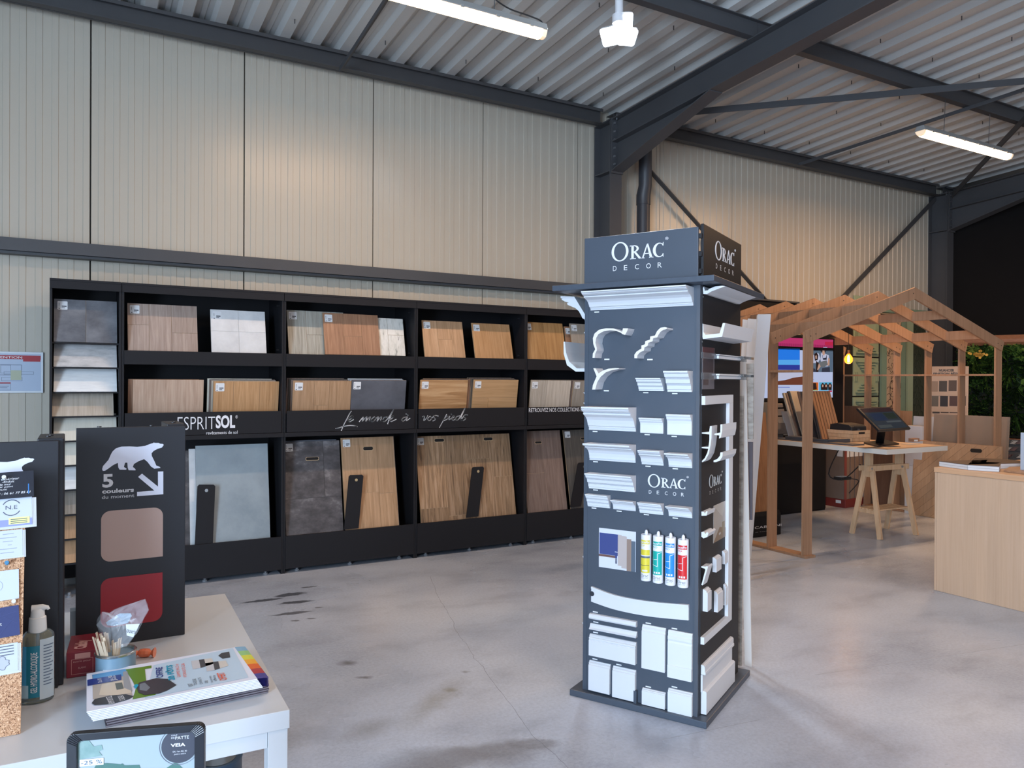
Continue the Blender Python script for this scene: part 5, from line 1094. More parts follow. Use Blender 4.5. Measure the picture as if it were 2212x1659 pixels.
# red plinth with big sample books
a = onz(1783, 1093); b = onz(1822, 1097)
RP = Face((a.x+.1, 5.9, 0), (1, 0, 0))
x0 = ony(1783, 1080, 6.12).x; x1 = ony(1877, 1080, 6.12).x
t = thing('red_plinth', 'low dark red plinth with sample books standing on it', 'plinth', (x0, 6.1, 0)); redm = mat('plinth_red', (120, 44, 40), .5)
bx0 = onz(1822, 1098); 
P0, P1, P2 = onz(1775, 1090), onz(1826, 1098), onz(1877, 1090)
MB().extrude([P0, P1, P2, P2+(P0-P1)*.9], (0, 0, .10)).build('body', redm, t, bevel=.004)
q_ = lerp(P0, P1, .6)+V3((0, 0, .05)); d_ = (P1-P0).normalized(); n_ = V3((d_.y, -d_.x, 0)); MB().extrude([q_, q_+d_*.07, q_+d_*.07+V3((0, 0, .035)), q_+V3((0, 0, .035))], n_*.001).build('label_sticker', stk_w, t)
kraft = mat('book_kraft', (132, 112, 98), .6, mottle=((118, 98, 86), 6)); 
def book_slab(pa, pb, dep, zt, lab, m=kraft):
    Pa, Pb = pa+V3((0, 0, .101)), pb+V3((0, 0, .101)); d_ = (Pb-Pa).normalized(); n_ = V3((-d_.y, d_.x, 0))
    if n_.dot(CP-Pa) > 0: n_ = -n_
    t = thing('sample_book', lab, 'sample book', Pa); MB().extrude([Pa, Pb, Pb+n_*dep, Pa+n_*dep], (0, 0, zt-.101)).build('cover', m, t, bevel=.002)
    s_ = Pb-d_*.09-n_*.0012-V3((0, 0, .101)); MB().extrude([s_+V3((0, 0, zt-.25)), s_+d_*.075+V3((0, 0, zt-.25)), s_+d_*.075+V3((0, 0, zt-.12)), s_+V3((0, 0, zt-.12))], n_*.001).build('label_sticker', stk_w, t); return t
book_slab(lerp(P0, P1, .02), lerp(P0, P1, .93), .03, .86, 'widest brown sample book on the red plinth, front left')
rs = mat('book_spine_red', (120, 52, 40), .5)
for i in range(5):
    u = .06+.19*i; pa = lerp(P1, P2, u)+(P0-P1)*.04; book_slab(pa, pa+(P2-P1)*.15, .3, .855, 'narrow brown sample book on the red plinth, %s from the front corner' % ('first', 'second', 'third', 'fourth', 'fifth')[i], kraft if i != 4 else mat('book_grey', (150, 156, 162), .5))
pa = lerp(P0, P1, .95); MB().extrude([pa+V3((0, 0, .101)), lerp(P1, P2, .05)+V3((0, 0, .101)), lerp(P1, P2, .05)+(P0-P1)*.03+V3((0, 0, .101)), pa+(P2-P1)*.03+V3((0, 0, .101))], (0, 0, .75)).build('red_binder', rs, label='thin red binder at the front corner of the plinth', cat='binder')
# long grey backing boards behind the right posts, herringbone panel in front of them
xr = HX1+.05
Fb = Face((xr, 6.3, 0), (0, -1, 0), (math.sin(R(6)), 0, math.cos(R(6))), None)
def yb(px): return onx(px, 980, xr).y
def lean_x(x, px0, px1, ptop, lean, m, name, lab, cat='board', th=.018, z0=0.0):
    """board on the floor at plane x, leaning away from the viewer, running along Y"""
    ya, yb_ = onx(px0, 980, x).y, onx(px1, 980, x).y
    F = Face((x, ya, z0), (0, -1, 0), (math.sin(R(lean)), 0, math.cos(R(lean)))); h = F.at((px0+px1)/2, ptop)[1]
    t = thing(name, lab, cat, mtx=F.M()); w = ya-yb_
    MB(F).fbox(0, w, 0, h, -th, 0).build('board_body', m, t, bevel=.001); return t, F, w, h
hard = mat('hardboard', (150, 130, 112), .6, mottle=((140, 120, 103), 4)); pal = mat('board_white', (196, 194, 194), .6)
lean_x(xr, 2006, 2169, 897, 5, hard, 'fibre_board', 'long brown fibre board leaning behind the right-hand posts')
lean_x(xr+.06, 1962, 2006, 899, 5, pal, 'white_board', 'pale grey board left of the long brown fibre board')
lean_x(xr+.16, 1930, 1960, 887, 4, wood('panel_tan', ['8c6a50', '9e7a5e', 'ab886b'], grain=(30, 2)), 'tan_board', 'narrow tan board behind the touch till')
t, F, w, h = lean_x(HX1-.18, 1968, 2158, 957, 4, wood('herring_base', ['9c7a5c', 'ab8868', 'b89676'], grain=(40, 2)), 'herringbone_panel', 'large herringbone oak panel with a hand hole behind the desk end')
hb = wood('herring', ['a07e60', 'b08e6e', 'bd9b7b'], grain=(50, 3))
for i in range(-9, 16):
    a0 = .11*i; pts = []
    # diagonal planks clipped to the panel
    def clip(poly):
        def cl(ps, f):
            out = []
            for j in range(len(ps)):
                p, q_ = ps[j], ps[(j+1) % len(ps)]; fp, fq = f(p), f(q_)
                if fp >= 0: out.append(p)
                if fp*fq < 0: s_ = fp/(fp-fq); out.append((p[0]+(q_[0]-p[0])*s_, p[1]+(q_[1]-p[1])*s_))
            return out
        for f in (lambda p: p[0]-.005, lambda p: w-.005-p[0], lambda p: p[1]-.005, lambda p: h-.005-p[1]):
            poly = cl(poly, f)
            if len(poly) < 3: return None
        return poly
    pl = clip([(a0, 0), (a0+.107, 0), (a0+.107+h*1.1, h), (a0+h*1.1, h)])
    if pl: MB(F).poly(pl, .0005, .004).build('plank', hb, t)
g = MB(F); c_ = F.at(2109, 973.5); g.poly(rrect(c_[0]-.06, c_[0]+.06, c_[1]-.02, c_[1]+.02, .019), .004, .006); g.build('hand_hole_shade', hole_m, t)  # flat dark shape on the planks painted as the hole's shade
t2, F2, w2, h2 = lean_x(xr-.03, 1812, 1925, 878, 3, wood('terracotta_panel', ['5f4638', '6d5140', '785b49'], grain=(30, 2)), 'brown_panel', 'brown panel behind the crate under the filament bulb')
bxw = mat('carton_white', (188, 186, 188), .6)
P = onx(1965, 950, xr-.02); t = thing('white_box', 'white box standing behind the desk end right of the till', 'box', (8.30, P.y, .0)); MB().box(8.30, 8.42, onx(1992, 950, 8.3).y, onx(1955, 950, 8.3).y, .55, onx(1975, 920, 8.3).z).build('carton', bxw, t, bevel=.003)
MB().box(8.30, 8.42, onx(1992, 950, 8.3).y, onx(1955, 950, 8.3).y, 0, .549).build('pedestal', pal, label='pale pedestal under the white box behind the desk end', cat='pedestal')

# ---- wall of decorative panels in the far corner
gy = 6.42
sage = mat('sage_green', (146, 160, 134), .5); sage_d = mat('sage_dark', (116, 138, 120), .5); dkp = mat('dark_backing', (28, 24, 24), .6)
xa = lambda px: ony(px, 800, gy).x
DW = thing('panel_display', 'dark display wall with sage green relief panels behind the house frame', 'display wall', (xa(1838), gy, 0))
MB().box(xa(1790), xa(2000), gy+.02, gy+.10, 0, 2.42).build('backing', dkp, DW)
def relief(px0, px1, py0, py1):
    z1, z0 = ony((px0+px1)/2, py0, gy).z, ony((px0+px1)/2, py1, gy).z; x0, x1 = xa(px0), xa(px1); p = MB().box(x0, x1, gy, gy+.019, z0, z1).build('relief_panel', sage, DW, bevel=.004)
    w_ = x1-x0; 
    g = MB()
    for s in (0, 1):
        for i in range(4):
            ins_ = .08+.07*i; zz = z1-.05-.035*i if s == 0 else z0+.05+.035*i
            g.box(x0+w_*ins_, x1-w_*ins_, gy-.03, gy-.0005, zz-.010, zz+.008)
    for i in range(2):
        e = .06+.05*i
        g.box(x0+w_*.05+i*.03, x0+w_*.05+i*.03+.012, gy-.022, gy-.0005, z0+.19, z1-.19); g.box(x1-w_*.05-i*.03-.012, x1-w_*.05-i*.03, gy-.022, gy-.0005, z0+.19, z1-.19)
    g.build('relief_moulding', sage, p)
relief(1844, 1898, 640, 770); relief(1844, 1898, 773, 855); relief(1844, 1898, 858, 960)
for px0, px1, m in ((1903, 1914, sage_d), (1946, 1955, sage_d), (1960, 1971, sage)):
    MB().box(xa(px0), xa(px1), gy-.01, gy+.019, 0, 2.40).build('fluted_strip', m, DW)
# ornate scroll panel: cream ground with dark scrolls
x0, x1 = xa(1914.5), xa(1945.5); MB().box(x0, x1, gy-.004, gy+.019, 0, 2.38).build('scroll_panel', mat('scroll_cream', (178, 152, 126), .6), DW)
g = MB(); rnd = random.Random(5)
for i in range(120):
    cx_, cz_, r_ = rnd.uniform(x0+.03, x1-.03), rnd.uniform(.9, 2.36), rnd.uniform(.012, .045); a0 = rnd.uniform(0, 6.28); prev = None
    for j in range(7):
        a_ = a0 + j*.55; p = V3((cx_+r_*math.cos(a_)*(1+j*.06), gy-.0045, cz_+r_*1.4*math.sin(a_)))
        p.x = min(max(p.x, x0+.004), x1-.004)
        if prev is not None: g.beam(prev, p, .006, .0015, (0, 1, 0)) if (p-prev).length > 1e-4 else None
        prev = p
g.build('scroll_work', mat('scroll_dark', (62, 48, 42), .6), DW, kind='stuff')
x0, x1 = xa(1972), xa(1999); MB().box(x0, x1, gy-.0, gy+.019, 0, 2.3).build('scale_panel', mat('forest_panel', (44, 52, 42), .6), DW)
g = MB()
for r_ in range(16):
    for c_ in range(3):
        cx_ = x0 + (c_+.5*(r_ % 2)+.25)*(x1-x0)/3; cz = .95+r_*.088
        if cx_+.09 > x1: continue
        pts = [V3((cx_+.075*math.cos(R(20*q_)), gy-.004, cz+.08*math.sin(R(20*q_)))) for q_ in range(10)]
        for p, q_ in zip(pts[:-1], pts[1:]): g.beam(p, q_, .006, .006, (0, 1, 0))
g.build('scale_relief', mat('forest_light', (58, 66, 54), .6), DW, kind='stuff')
MB().box(xa(1800), xa(2000), gy-.08, gy-.02, 2.43, 2.50).build('cornice', sage_d, DW, bevel=.01)

# ---- black partition, colour chart, living wall (facing the viewer, turned a little from the hall grid)
BPh = R(-66); BU = V3((math.cos(BPh), math.sin(BPh), 0)); BP = Face(V3((10.93, 6.42, 0)), BU)
def up_(px, py, n=0): return BP.at(px, py, n)
w_end = 7.5
P_t = thing('black_partition', 'tall black partition closing the right side of the showroom', 'partition', BP.P)
part_m = mat('partition_black', (22, 20, 20), .85, spec=.15, mottle=((18, 16, 16), 3))
MB(BP).fbox(0, w_end, 0, 4.02, -.08, 0).build('board_body', part_m, P_t)
# wooden pelmet above the plants
u0 = up_(2066, 735)[0]; za, zb_ = up_(2150, 747)[1], up_(2150, 725)[1]
pel = thing('wooden_pelmet', 'rounded orange-brown pelmet above the plant wall', 'pelmet', BP.pt(u0, za)); 
g = MB(BP); g.prof([(0.001, za), (.10, za), (.15, za+(zb_-za)*.3), (.16, za+(zb_-za)*.6), (.12, zb_), (0.001, zb_)], u0, w_end-2); g.build('board_body', wood('pelmet_wood', ['8a5c42', '9c6a4d', 'aa785a'], axis='Y'), pel, smooth=False)
# colour chart board
t = thing('colour_chart', 'leaning colour chart headed NUANCIER between two posts', 'chart', BP.pt(*up_(2010, 905, .3), .3))
Fc = Face(BP.pt(*up_(2004, 906, .38), .38), BU, (V3((0, 0, 1))*math.cos(R(4)) - BP.N*math.sin(R(4))))
zn = lambda x, y: (1980+x/5.53, 720+y/5.53)
a_, b_ = Fc.at(*zn(110, 955)), Fc.at(*zn(505, 390)); c3_ = Fc.at(*zn(615, 955))
chm = [mat('chart_paper', (205, 178, 158), .6), mat('chart_band', (198, 172, 152), .6), mat('sw_sand', (158, 134, 116), .6), mat('sw_char', (74, 68, 64), .6), mat('sw_brown', (90, 74, 66), .6), mat('sw_stone', (106, 98, 88), .6), mat('sw_black', (44, 42, 48), .6), mat('sw_plum', (84, 62, 60), .6)]
g = MB(Fc); g.m = 0; g.fbox(0, c3_[0], a_[1]-.3, Fc.at(*zn(300, 395))[1], -.012, 0); g.build('sheet', chm, t)
MB(Fc).fbox(c3_[0]*.45, c3_[0]*.55, a_[1]-.3-.55, a_[1]-.3, -.05, -.013).build('stand', dkp, t)
for (p0, p1, m_) in (((180, 700), (255, 572), 2), ((268, 695), (365, 568), 3), ((382, 690), (480, 562), 4), ((492, 690), (580, 560), 7), ((180, 878), (262, 750), 5), ((280, 873), (375, 747), 6), ((392, 868), (488, 743), 7), ((500, 865), (590, 740), 4), ((190, 955), (275, 938), 3), ((290, 950), (382, 938), 4), ((396, 950), (494, 935), 7)):
    a1, b1 = Fc.at(*zn(*p0)), Fc.at(*zn(*p1)); MB(Fc).fbox(a1[0], b1[0], a1[1], b1[1], 0, .006).build('swatch', chm[m_], t)
for y0_, y1_ in ((745, 702), (936, 882)):
    a1, b1 = Fc.at(*zn(178, y0_)), Fc.at(*zn(600, y1_)); MB(Fc).fbox(a1[0], b1[0], a1[1], b1[1], 0, .012).build('ledge', chm[1], t)
a1, b1 = Fc.at(*zn(268, 458)), Fc.at(*zn(450, 426)); text('NUANCIER', Fc, a1[0], b1[0], a1[1], b1[1], stk_k, t, n=.003, bold=.04); a1, b1 = Fc.at(*zn(200, 492)), Fc.at(*zn(560, 464)); text('FINITION BÉTON', Fc, a1[0], b1[0], a1[1], b1[1], stk_k, t, n=.003, bold=.04)
# living wall: leafy plants in front of the partition
pw_t = thing('plant_wall', 'dense wall of green plants with a yellow flower cluster', 'plant wall', BP.pt(*up_(2070, 945), 0))
zlo = up_(2140, 938, .1)[1]; zhi = za
lu0 = up_(2066, 800)[0]; lu1 = w_end-2.2
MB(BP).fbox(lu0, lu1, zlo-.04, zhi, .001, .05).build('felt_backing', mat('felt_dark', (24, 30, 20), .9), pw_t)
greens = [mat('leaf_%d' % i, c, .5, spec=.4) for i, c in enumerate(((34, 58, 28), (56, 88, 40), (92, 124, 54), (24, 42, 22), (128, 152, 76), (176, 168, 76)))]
rnd = random.Random(11)
def leaf_cluster(g, u, v, n_l, ln, wd, spread, mi):
    for i in range(n_l):
        a_ = rnd.uniform(0, 6.283) if spread > 3 else rnd.gauss(-1.57, spread); l_ = ln*rnd.uniform(.7, 1.2); du, dv = math.cos(a_)*l_, math.sin(a_)*l_; pu, pv = -math.sin(a_)*wd, math.cos(a_)*wd
        n0_, n1_, n2_ = .05+rnd.uniform(0, .04), .11+rnd.uniform(0, .06), .06+rnd.uniform(0, .07)
        g.m = mi if rnd.random() < .7 else rnd.randrange(4)
        g.add([(u, -n0_, v), (u+du*.45+pu, -n1_, v+dv*.45+pv), (u+du, -n2_, v+dv), (u+du*.45-pu, -n1_*.96, v+dv*.45-pv)], [(0, 1, 2), (0, 2, 3)])
# low foliage mass: many small leaves as one part, the larger plants as parts of their own
g = MB(BP)
for i in range(4200):
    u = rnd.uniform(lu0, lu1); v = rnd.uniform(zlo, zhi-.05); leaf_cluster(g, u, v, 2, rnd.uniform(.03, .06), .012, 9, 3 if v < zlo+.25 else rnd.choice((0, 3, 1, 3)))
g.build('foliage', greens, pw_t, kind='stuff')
for i, (px, py, kind_, mi) in enumerate(((2100, 752, 'broad', 4), (2118, 745, 'broad', 2), (2135, 748, 'broad', 4), (2096, 775, 'broad', 2), (2105, 785, 'fern', 2), (2145, 782, 'fern', 1), (2152, 760, 'fern', 2), (2185, 800, 'fern', 1), (2200, 755, 'broad', 1), (2180, 760, 'fern', 2), (2210, 790, 'fern', 0), (2086, 812, 'fern', 1), (2195, 850, 'fern', 0), (2205, 765, 'broad', 2),
        (2110, 768, 'broad', 2), (2128, 765, 'broad', 1), (2160, 752, 'broad', 2), (2172, 748, 'broad', 1), (2190, 742, 'broad', 2), (2208, 745, 'broad', 4), (2142, 745, 'broad', 5), (2098, 800, 'fern', 2), (2112, 830, 'broad', 1), (2128, 815, 'fern', 0), (2180, 820, 'fern', 2), (2205, 830, 'broad', 1), (2120, 870, 'broad', 0), (2175, 880, 'broad', 0), (2140, 900, 'fern', 0), (2195, 905, 'fern', 1), (2100, 895, 'fern', 1))):
    u, v = up_(px, py, .1); g = MB(BP)
    if kind_ == 'fern': leaf_cluster(g, u, v+.08, 16, .26, .014, 1.1, mi)
    else: leaf_cluster(g, u, v, 9, .12, .035, 9, mi)
    g.build('plant', greens, pw_t)
u, v = up_(2113, 766, .17); g = MB(BP); g.m = 5
for i in range(26): 
    a_ = rnd.uniform(0, 6.28); r_ = rnd.uniform(0, .09); g.poly([(u+r_*math.cos(a_)*1.4+.02*math.cos(R(72*j)), v+r_*math.sin(a_)*.6+.02*math.sin(R(72*j))) for j in range(5)], .16, .175)
g.build('yellow_flowers', mat('flower_yellow', (214, 164, 34), .5), pw_t)
u0, u1 = up_(2170, 940, .1)[0], w_end-2.2; g = MB(BP); a1 = up_(2190, 948, .12)[1]; MB(BP).fbox(lu0, lu1, a1-.05, a1, .0, .14).build('wooden_ledge', wood('pelmet_wood', []), label='wooden ledge under the plant wall', cat='ledge')
# patterned tile rack at the foot of the plant wall
t = thing('tile_rack', 'rack of black, white and grey patterned tiles under the plant wall', 'rack', BP.pt(up_(2180, 990, .3)[0], .4, .3))
for r_ in range(4):
    for c_ in range(5):
        u, v = up_(2180+c_*14, 955+r_*15, .30); MB(BP).poly([(u-.09, v-.03), (u+.0, v-.03), (u+.05, v+.02), (u-.04, v+.02)], .28-.01*r_, .29-.01*r_).build('tile', mat(('rk_a', 'rk_b', 'rk_c')[(r_+c_) % 3], ((46, 46, 50), (150, 152, 154), (84, 60, 60))[(r_+c_) % 3], .5), t)
ub = up_(2172, 1000, .26)[0]; MB(BP).fbox(ub, ub+1.2, 0, up_(2180, 950, .26)[1], .05, .26).build('carcass', mat('rack_dark', (60, 62, 66), .6), t)
# black unit beyond the first house gable
x0, x1 = ony(1600, 660, 6.3).x, ony(1722, 660, 6.3).x
t = thing('low_black_unit', 'black wall unit seen behind the house roof beams', 'cabinet', (x0, 6.3, 0)); MB().box(x0-.2, x1, 6.30, 6.55, 0, ony(1650, 650, 6.3).z).build('carcass', bkp, t, bevel=.002); MB().box(x0-.2, x1+.02, 6.28, 6.55, ony(1650, 650, 6.3).z+.001, ony(1650, 650, 6.3).z+.02).build('top', steel_dark, t)

# ---- parquet stand with lettered base, left of the house
P = onz(1612, 1160); y_ = P.y
a0_ = onz(1597, 1163); 
zp = lambda x, y: (1590+x/7.135, 1000+y/7.135)
b0_, b1_ = onz(*zp(240, 1160)), onz(*zp(700, 1100))
t = thing('parquet_stand', 'oak parquet stand on a black lettered base behind the house post', 'display stand', b0_)
Fs = Face(b0_, (b1_-b0_)); wS = (b1_-b0_).length
g = MB(Fs); g.prof([(0, 0), (-.32, 0), (-.30, .05), (-.16, .20), (-.02, .24), (0, .20)], -.12, wS*.98); g.build('base', bkp, t, bevel=.004)
Fp = Face(Fs.pt(0, .2, -.05), Fs.U, V3((0, 0, 1))*math.cos(R(5)) - Fs.N*math.sin(R(5)))
MB(Fp).fbox(-.12, wS*.80, .02, 1.0, -.03, 0).build('parquet_board', wood('stand_oak', ['7d5636', '916644', 'a07450', 'ab8059'], grain=(40, 2)), t)
a1, b1 = Fs.at(*zp(285, 1020)), Fs.at(*zp(560, 950)); text('CABBANI', Fs, a1[0], b1[0]+.12, a1[1], b1[1], white_ink, t, n=.002); a1, b1 = Fs.at(*zp(298, 1065)), Fs.at(*zp(600, 1040)); text('le parquet', Fs, a1[0], b1[0]-.02, a1[1], b1[1], grey_ink, t, n=.002)
for i, p in enumerate(((430, 860), (425, 935), (450, 1010))):
    q_ = zd(*p); P = ony(q_[0], q_[1], 5.95); MB().box(P.x-.02, P.x+.22, 5.95, 6.1, P.z-.08, P.z+.0-.003*i).build('carton', mat('carton_%d' % i, ((150, 112, 78), (160, 124, 92), (176, 160, 140))[i], .6), label=('small brown carton on top of the pile behind the left posts', 'brown carton in the middle of the pile behind the left posts', 'pale carton at the bottom of the pile behind the left posts')[i], cat='carton')

# ---- light wood counter, right foreground
cx0 = 5.40; cyl = 3.268; ct_ = .89; cwood = wood('counter_beech', ['ba9b80', 'c2a489', 'c9ab92'], grain=(60, 1.5), tint=.05)
t = thing('counter', 'large light beech counter cut by the right edge', 'counter', (cx0, cyl, 0))
MB().box(cx0, cx0+.02, cyl-1.9, cyl-.016, .001, ct_-.036).build('front_panel', cwood, t, bevel=.001)
MB().box(cx0-.001, cx0+1.2, cyl-.015, cyl, .001, ct_-.036).build('end_panel', cwood, t, bevel=.001)
MB().box(cx0+.021, cx0+1.2, cyl-1.9, cyl-1.88, .001, ct_-.036).build('end_panel', cwood, t)
MB().box(cx0-.006, cx0+1.2, cyl-1.9, cyl+.004, ct_-.035, ct_).build('top', wood('counter_top', ['b08a6a', 'bd9674', 'c8a180'], axis='Y', grain=(50, 2)), t, bevel=.001)
# two thick catalogues, an open board and a flat panel on the counter
kc = lambda x, y: (1980+x/5.53, 720+y/5.53); paper = mat('page_edge', (214, 214, 216), .7); cov = mat('cover_dark', (62, 50, 47), .4, mottle=((92, 74, 66), 14))
def catalogue(p0, p1, dep, z0, h, lab, n_=5):
    a, b = onz(*kc(*p0), z0), onz(*kc(*p1), z0); d_ = (b-a).normalized(); n__ = V3((-d_.y, d_.x, 0)); n__ = n__ if n__.dot(a-CP) > 0 else -n__
    t = thing('catalogue', lab, 'catalogue', a)
    MB().extrude([a, b, b+n__*dep, a+n__*dep], (0, 0, h-.003)).build('pages', paper, t); MB().extrude([p+V3((0, 0, h-.0028)) for p in (a-n__*.002, b-n__*.002, b+n__*(dep+.002), a+n__*(dep+.002))], (0, 0, .003)).build('cover', cov, t)
    MB().extrude([p+V3((0, 0, h*.45)) for p in (a-n__*.001, b-n__*.001, b+n__*dep, a+n__*dep)], (0, 0, .0015)).build('cover_line', cov if 0 else mat('page_line', (130, 130, 134), .7), t)
catalogue((270, 1585), (605, 1630), .62, ct_+.0006, .036, 'thick catalogue at the near left end of the counter')
catalogue((612, 1632), (985, 1655), .62, ct_+.0006, .036, 'thick catalogue to the right of the first one on the counter')
a = onz(*kc(1040, 1655), ct_+.001); MB().extrude([a, onz(2230, 1027, ct_+.001), onz(2260, 1012, ct_+.001), onz(2190, 1006, ct_+.001)], (0, 0, .012)).build('wood_sample', beech, label='reddish wood board lying by the catalogues at the right edge', cat='sample board')
P = onz(2204, 1019, ct_); MB().box(P.x, P.x+.02, P.y-.5, P.y, ct_+.0005, ct_+.27).build('upright_sign', mat('sign_pale', (176, 184, 196), .35), label='pale upright panel cut by the right edge on the counter', cat='panel')

# ---- long white profiles leaning beside the tower
def lean_profile(pb, pt, wpx, m, lab, zt=1.93, depth=.012, base=None, grp=None, name='moulding_length'):
    """foot pixel pb on the floor; top pixel pt at height zt"""
    a = onz(*pb, .0) if base is None else base; b = onz(*pt, zt) if zt < EYE-.05 else CP + ray(*pt)*((zt-EYE)/ray(*pt).z)
    t = thing(name, lab, 'moulding', a); d = (b-a).normalized(); g = MB(); g.beam(a+d*.01, b, wpx, depth, (-.5, -.86, 0)); g.build('length', m, t, bevel=.001); return t
whp = mat('profile_white', (222, 224, 228), .45)
lean_profile((1609, 1209), (1651, 679), .10, whp, 'widest white profile leaning furthest right beside the tower', 2.02)
lean_profile((1612, 1215), (1642, 681), .05, whp, 'white profile second from the right in the leaning bundle', 2.02)
lean_profile((1600, 1245), (1625, 689), .07, whp, 'white profile third from the right in the leaning bundle', 2.0, .01)
lean_profile((1588, 1262), (1611, 691), .05, whp, 'leftmost white profile of the leaning bundle', 2.0, .01)
# tall panels standing on the far side of the tower
cl = stone('concrete_strip', ['6e6862', '8c867e', 'a09a92', 'aaa59e'], 12, stretch=(1, 1, 3)); 
FR = Face(TB + E_R*.715, E_L*-1)      # plane behind the tower's right side, facing the viewer's left
def strip_(px0, px1, py0, py1, r_, m, lab, nm='wall_covering', l_=None, th=.01):
    F = Face(TB + E_R*r_ + E_L*.30, -E_L); a, b = F.at(px0, py1), F.at(px1, py0)
    t = thing(nm, lab, 'panel', F.pt(a[0], a[1])); MB(F).fbox(a[0], b[0], a[1], b[1], -th, 0).build('board_body', m, t, bevel=.001); return t
strip_(1588, 1606, 855, 1436, .80, cl, 'narrow concrete-effect panel standing right behind the tower')
Fq = Face(TB + E_R*.84 + E_L*.30, -E_L); t = thing('wall_covering', 'tall cream profile standing behind the concrete-effect panel', 'panel', Fq.pt(*Fq.at(1609, 1445)))
MB(Fq).poly([Fq.at(*p) for p in ((1609, 1445), (1624, 1445), (1611, 775), (1594, 775))], -.01, 0).build('board_body', mat('profile_cream', (206, 200, 194), .5), t)
strip_(1609, 1628, 785, 948, .88, cl, 'upper concrete-effect sample beside the leaning profiles')
strip_(1612, 1626, 955, 1122, .88, mat('photo_plum', (74, 66, 72), .4), 'dark photographic panel under the upper concrete-effect sample')
# ================================================ foreground: white table with the paint leaflets and displays
TZ = .70
tu = V3((.03, 1, 0)).normalized(); tw_ = V3((-1, .03, 0)).normalized(); T0 = onz(626, 1533, TZ)
whl = mat('table_white', (200, 203, 206), .35, spec=.5, mottle=((194, 197, 200), 2))
TBL = thing('white_table', 'white square-legged table in the left foreground', 'table', V3((T0.x, T0.y, 0)))
Ft = Face(T0 + tw_*1.15, -tw_, tu)          # horizontal: u to the right, v away, n up
MB(Ft).fbox(0, 1.15, 0, 1.13, -.045, 0).build('table_top', whl, TBL, bevel=.0015)
for u, v in ((1.10, .004), (.004, .004), (1.10, 1.075), (.004, 1.075)): MB(Ft).fbox(u, u+.046, v, v+.05, -TZ, -.0455).build('leg', whl, TBL, bevel=.001)
MB(Ft).fbox(.051, 1.099, .008, .024, -.085, -.0455).build('apron', whl, TBL); MB(Ft).fbox(.051, 1.099, 1.10, 1.116, -.085, -.0455).build('apron', whl, TBL); MB(Ft).fbox(1.12, 1.136, .055, 1.07, -.085, -.0455).build('apron', whl, TBL)
# paint tin on the floor below
tc_ = CP + ray(470, 1634)*2.75; tc_ = V3((tc_.x, tc_.y, 0)); hh_ = (CP + ray(470, 1634)*2.75).z
t = thing('paint_tin', 'dark blue paint tin on the floor under the white table', 'tin', tc_)
MB().lathe(tc_, [(.084, 0), (.086, .003), (.084, .006), (.083, hh_-.008), (.086, hh_-.004), (.086, hh_), (.078, hh_), (.076, hh_-.006), (.06, hh_-.006)], 40).build('tin_body', mat('tin_navy', (36, 62, 84), .35), t, smooth=True)
MB().lathe(tc_+V3((0, 0, hh_-.007)), [(.001, .003), (.062, .003), (.062, .001)], 40).build('lid', mat('tin_lid', (120, 128, 132), .3, metal=.7), t, smooth=True)

# two tall black displays with the bear
card_k = mat('display_black', (31, 32, 38), .45, mottle=((28, 29, 35), 20)); pk_w = mat('print_white', (214, 220, 236), .5)
BEAR = [(915, 470), (923, 442), (950, 412), (973, 385), (990, 345), (1008, 312), (1038, 284), (1088, 268), (1160, 266), (1230, 270), (1300, 262), (1340, 246), (1372, 236), (1378, 231), (1387, 235), (1420, 235), (1436, 243), (1458, 244), (1467, 253), (1450, 277), (1412, 288), (1375, 308), (1358, 328), (1360, 352), (1384, 400), (1400, 438), (1432, 450), (1438, 460), (1382, 466), (1352, 446), (1322, 406), (1291, 380), (1240, 400), (1200, 424), (1190, 450), (1214, 470), (1214, 481), (1152, 480), (1144, 455), (1141, 412), (1121, 412), (1110, 450), (1134, 466), (1130, 476), (1072, 475), (1060, 455), (1056, 413), (1010, 436), (975, 462), (942, 484), (921, 486)]
z3 = lambda x, y: (x/4.148, 900+y/4.148)
def tess(pts2):      # triangulate an outline so that concave shapes fill properly
    from mathutils.geometry import tessellate_polygon
    return tessellate_polygon([[V3((p[0], p[1], 0)) for p in pts2]])
def flat(face, pts, n, m, par, name='print'):
    g = MB(face); g.add([(p[0], -n, p[1]) for p in pts], [tuple(t_) for t_ in tess(pts)]); return g.build(name, m, par)
A0 = onz(163, 1406, TZ+.0006); A1 = onz(399, 1370, TZ+.0006); yA = (A0.y+A1.y)/2
FA = Face((A0.x, yA, TZ+.0006), (1, 0, 0)); wA = A1.x-A0.x; hA = ony(405, 920, yA).z-TZ
DA = thing('colour_display', 'tall black display headed 5 couleurs du moment under a white bear', 'display', FA.P)
MB(FA).fbox(0, wA, 0, hA, -.014, 0).build('front_board', card_k, DA, bevel=.0015)
MB(FA).fbox(wA-.052, wA-.002, 0, hA+.006, -.19, -.0145).build('side_column', card_k, DA, bevel=.002); MB(FA).fbox(.002, .012, 0, hA-.03, -.19, -.0145).build('side_board', card_k, DA)
for u, n_ in ((wA-.03, -.06), (wA-.022, -.10), (.06, -.008), (.2, -.008)): MB().tube([FA.pt(u, hA+(.0065 if n_ < -.02 else .001), n_), FA.pt(u, hA+(.009 if n_ < -.02 else .004), n_)], .006, 8).build('screw_cap', card_k, DA)
flat(FA, [FA.at(*z3(*p)) for p in BEAR], .0012, pk_w, DA, 'bear_print')
def ftext(body, face, p0, p1, m, par, zf_=z3, **k):
    a, b = face.at(*zf_(*p0)), face.at(*zf_(*p1)); return text(body, face, a[0], b[0], a[1], b[1], m, par, n=.0012, **k)
lg = mat('print_grey', (206, 208, 212), .5)
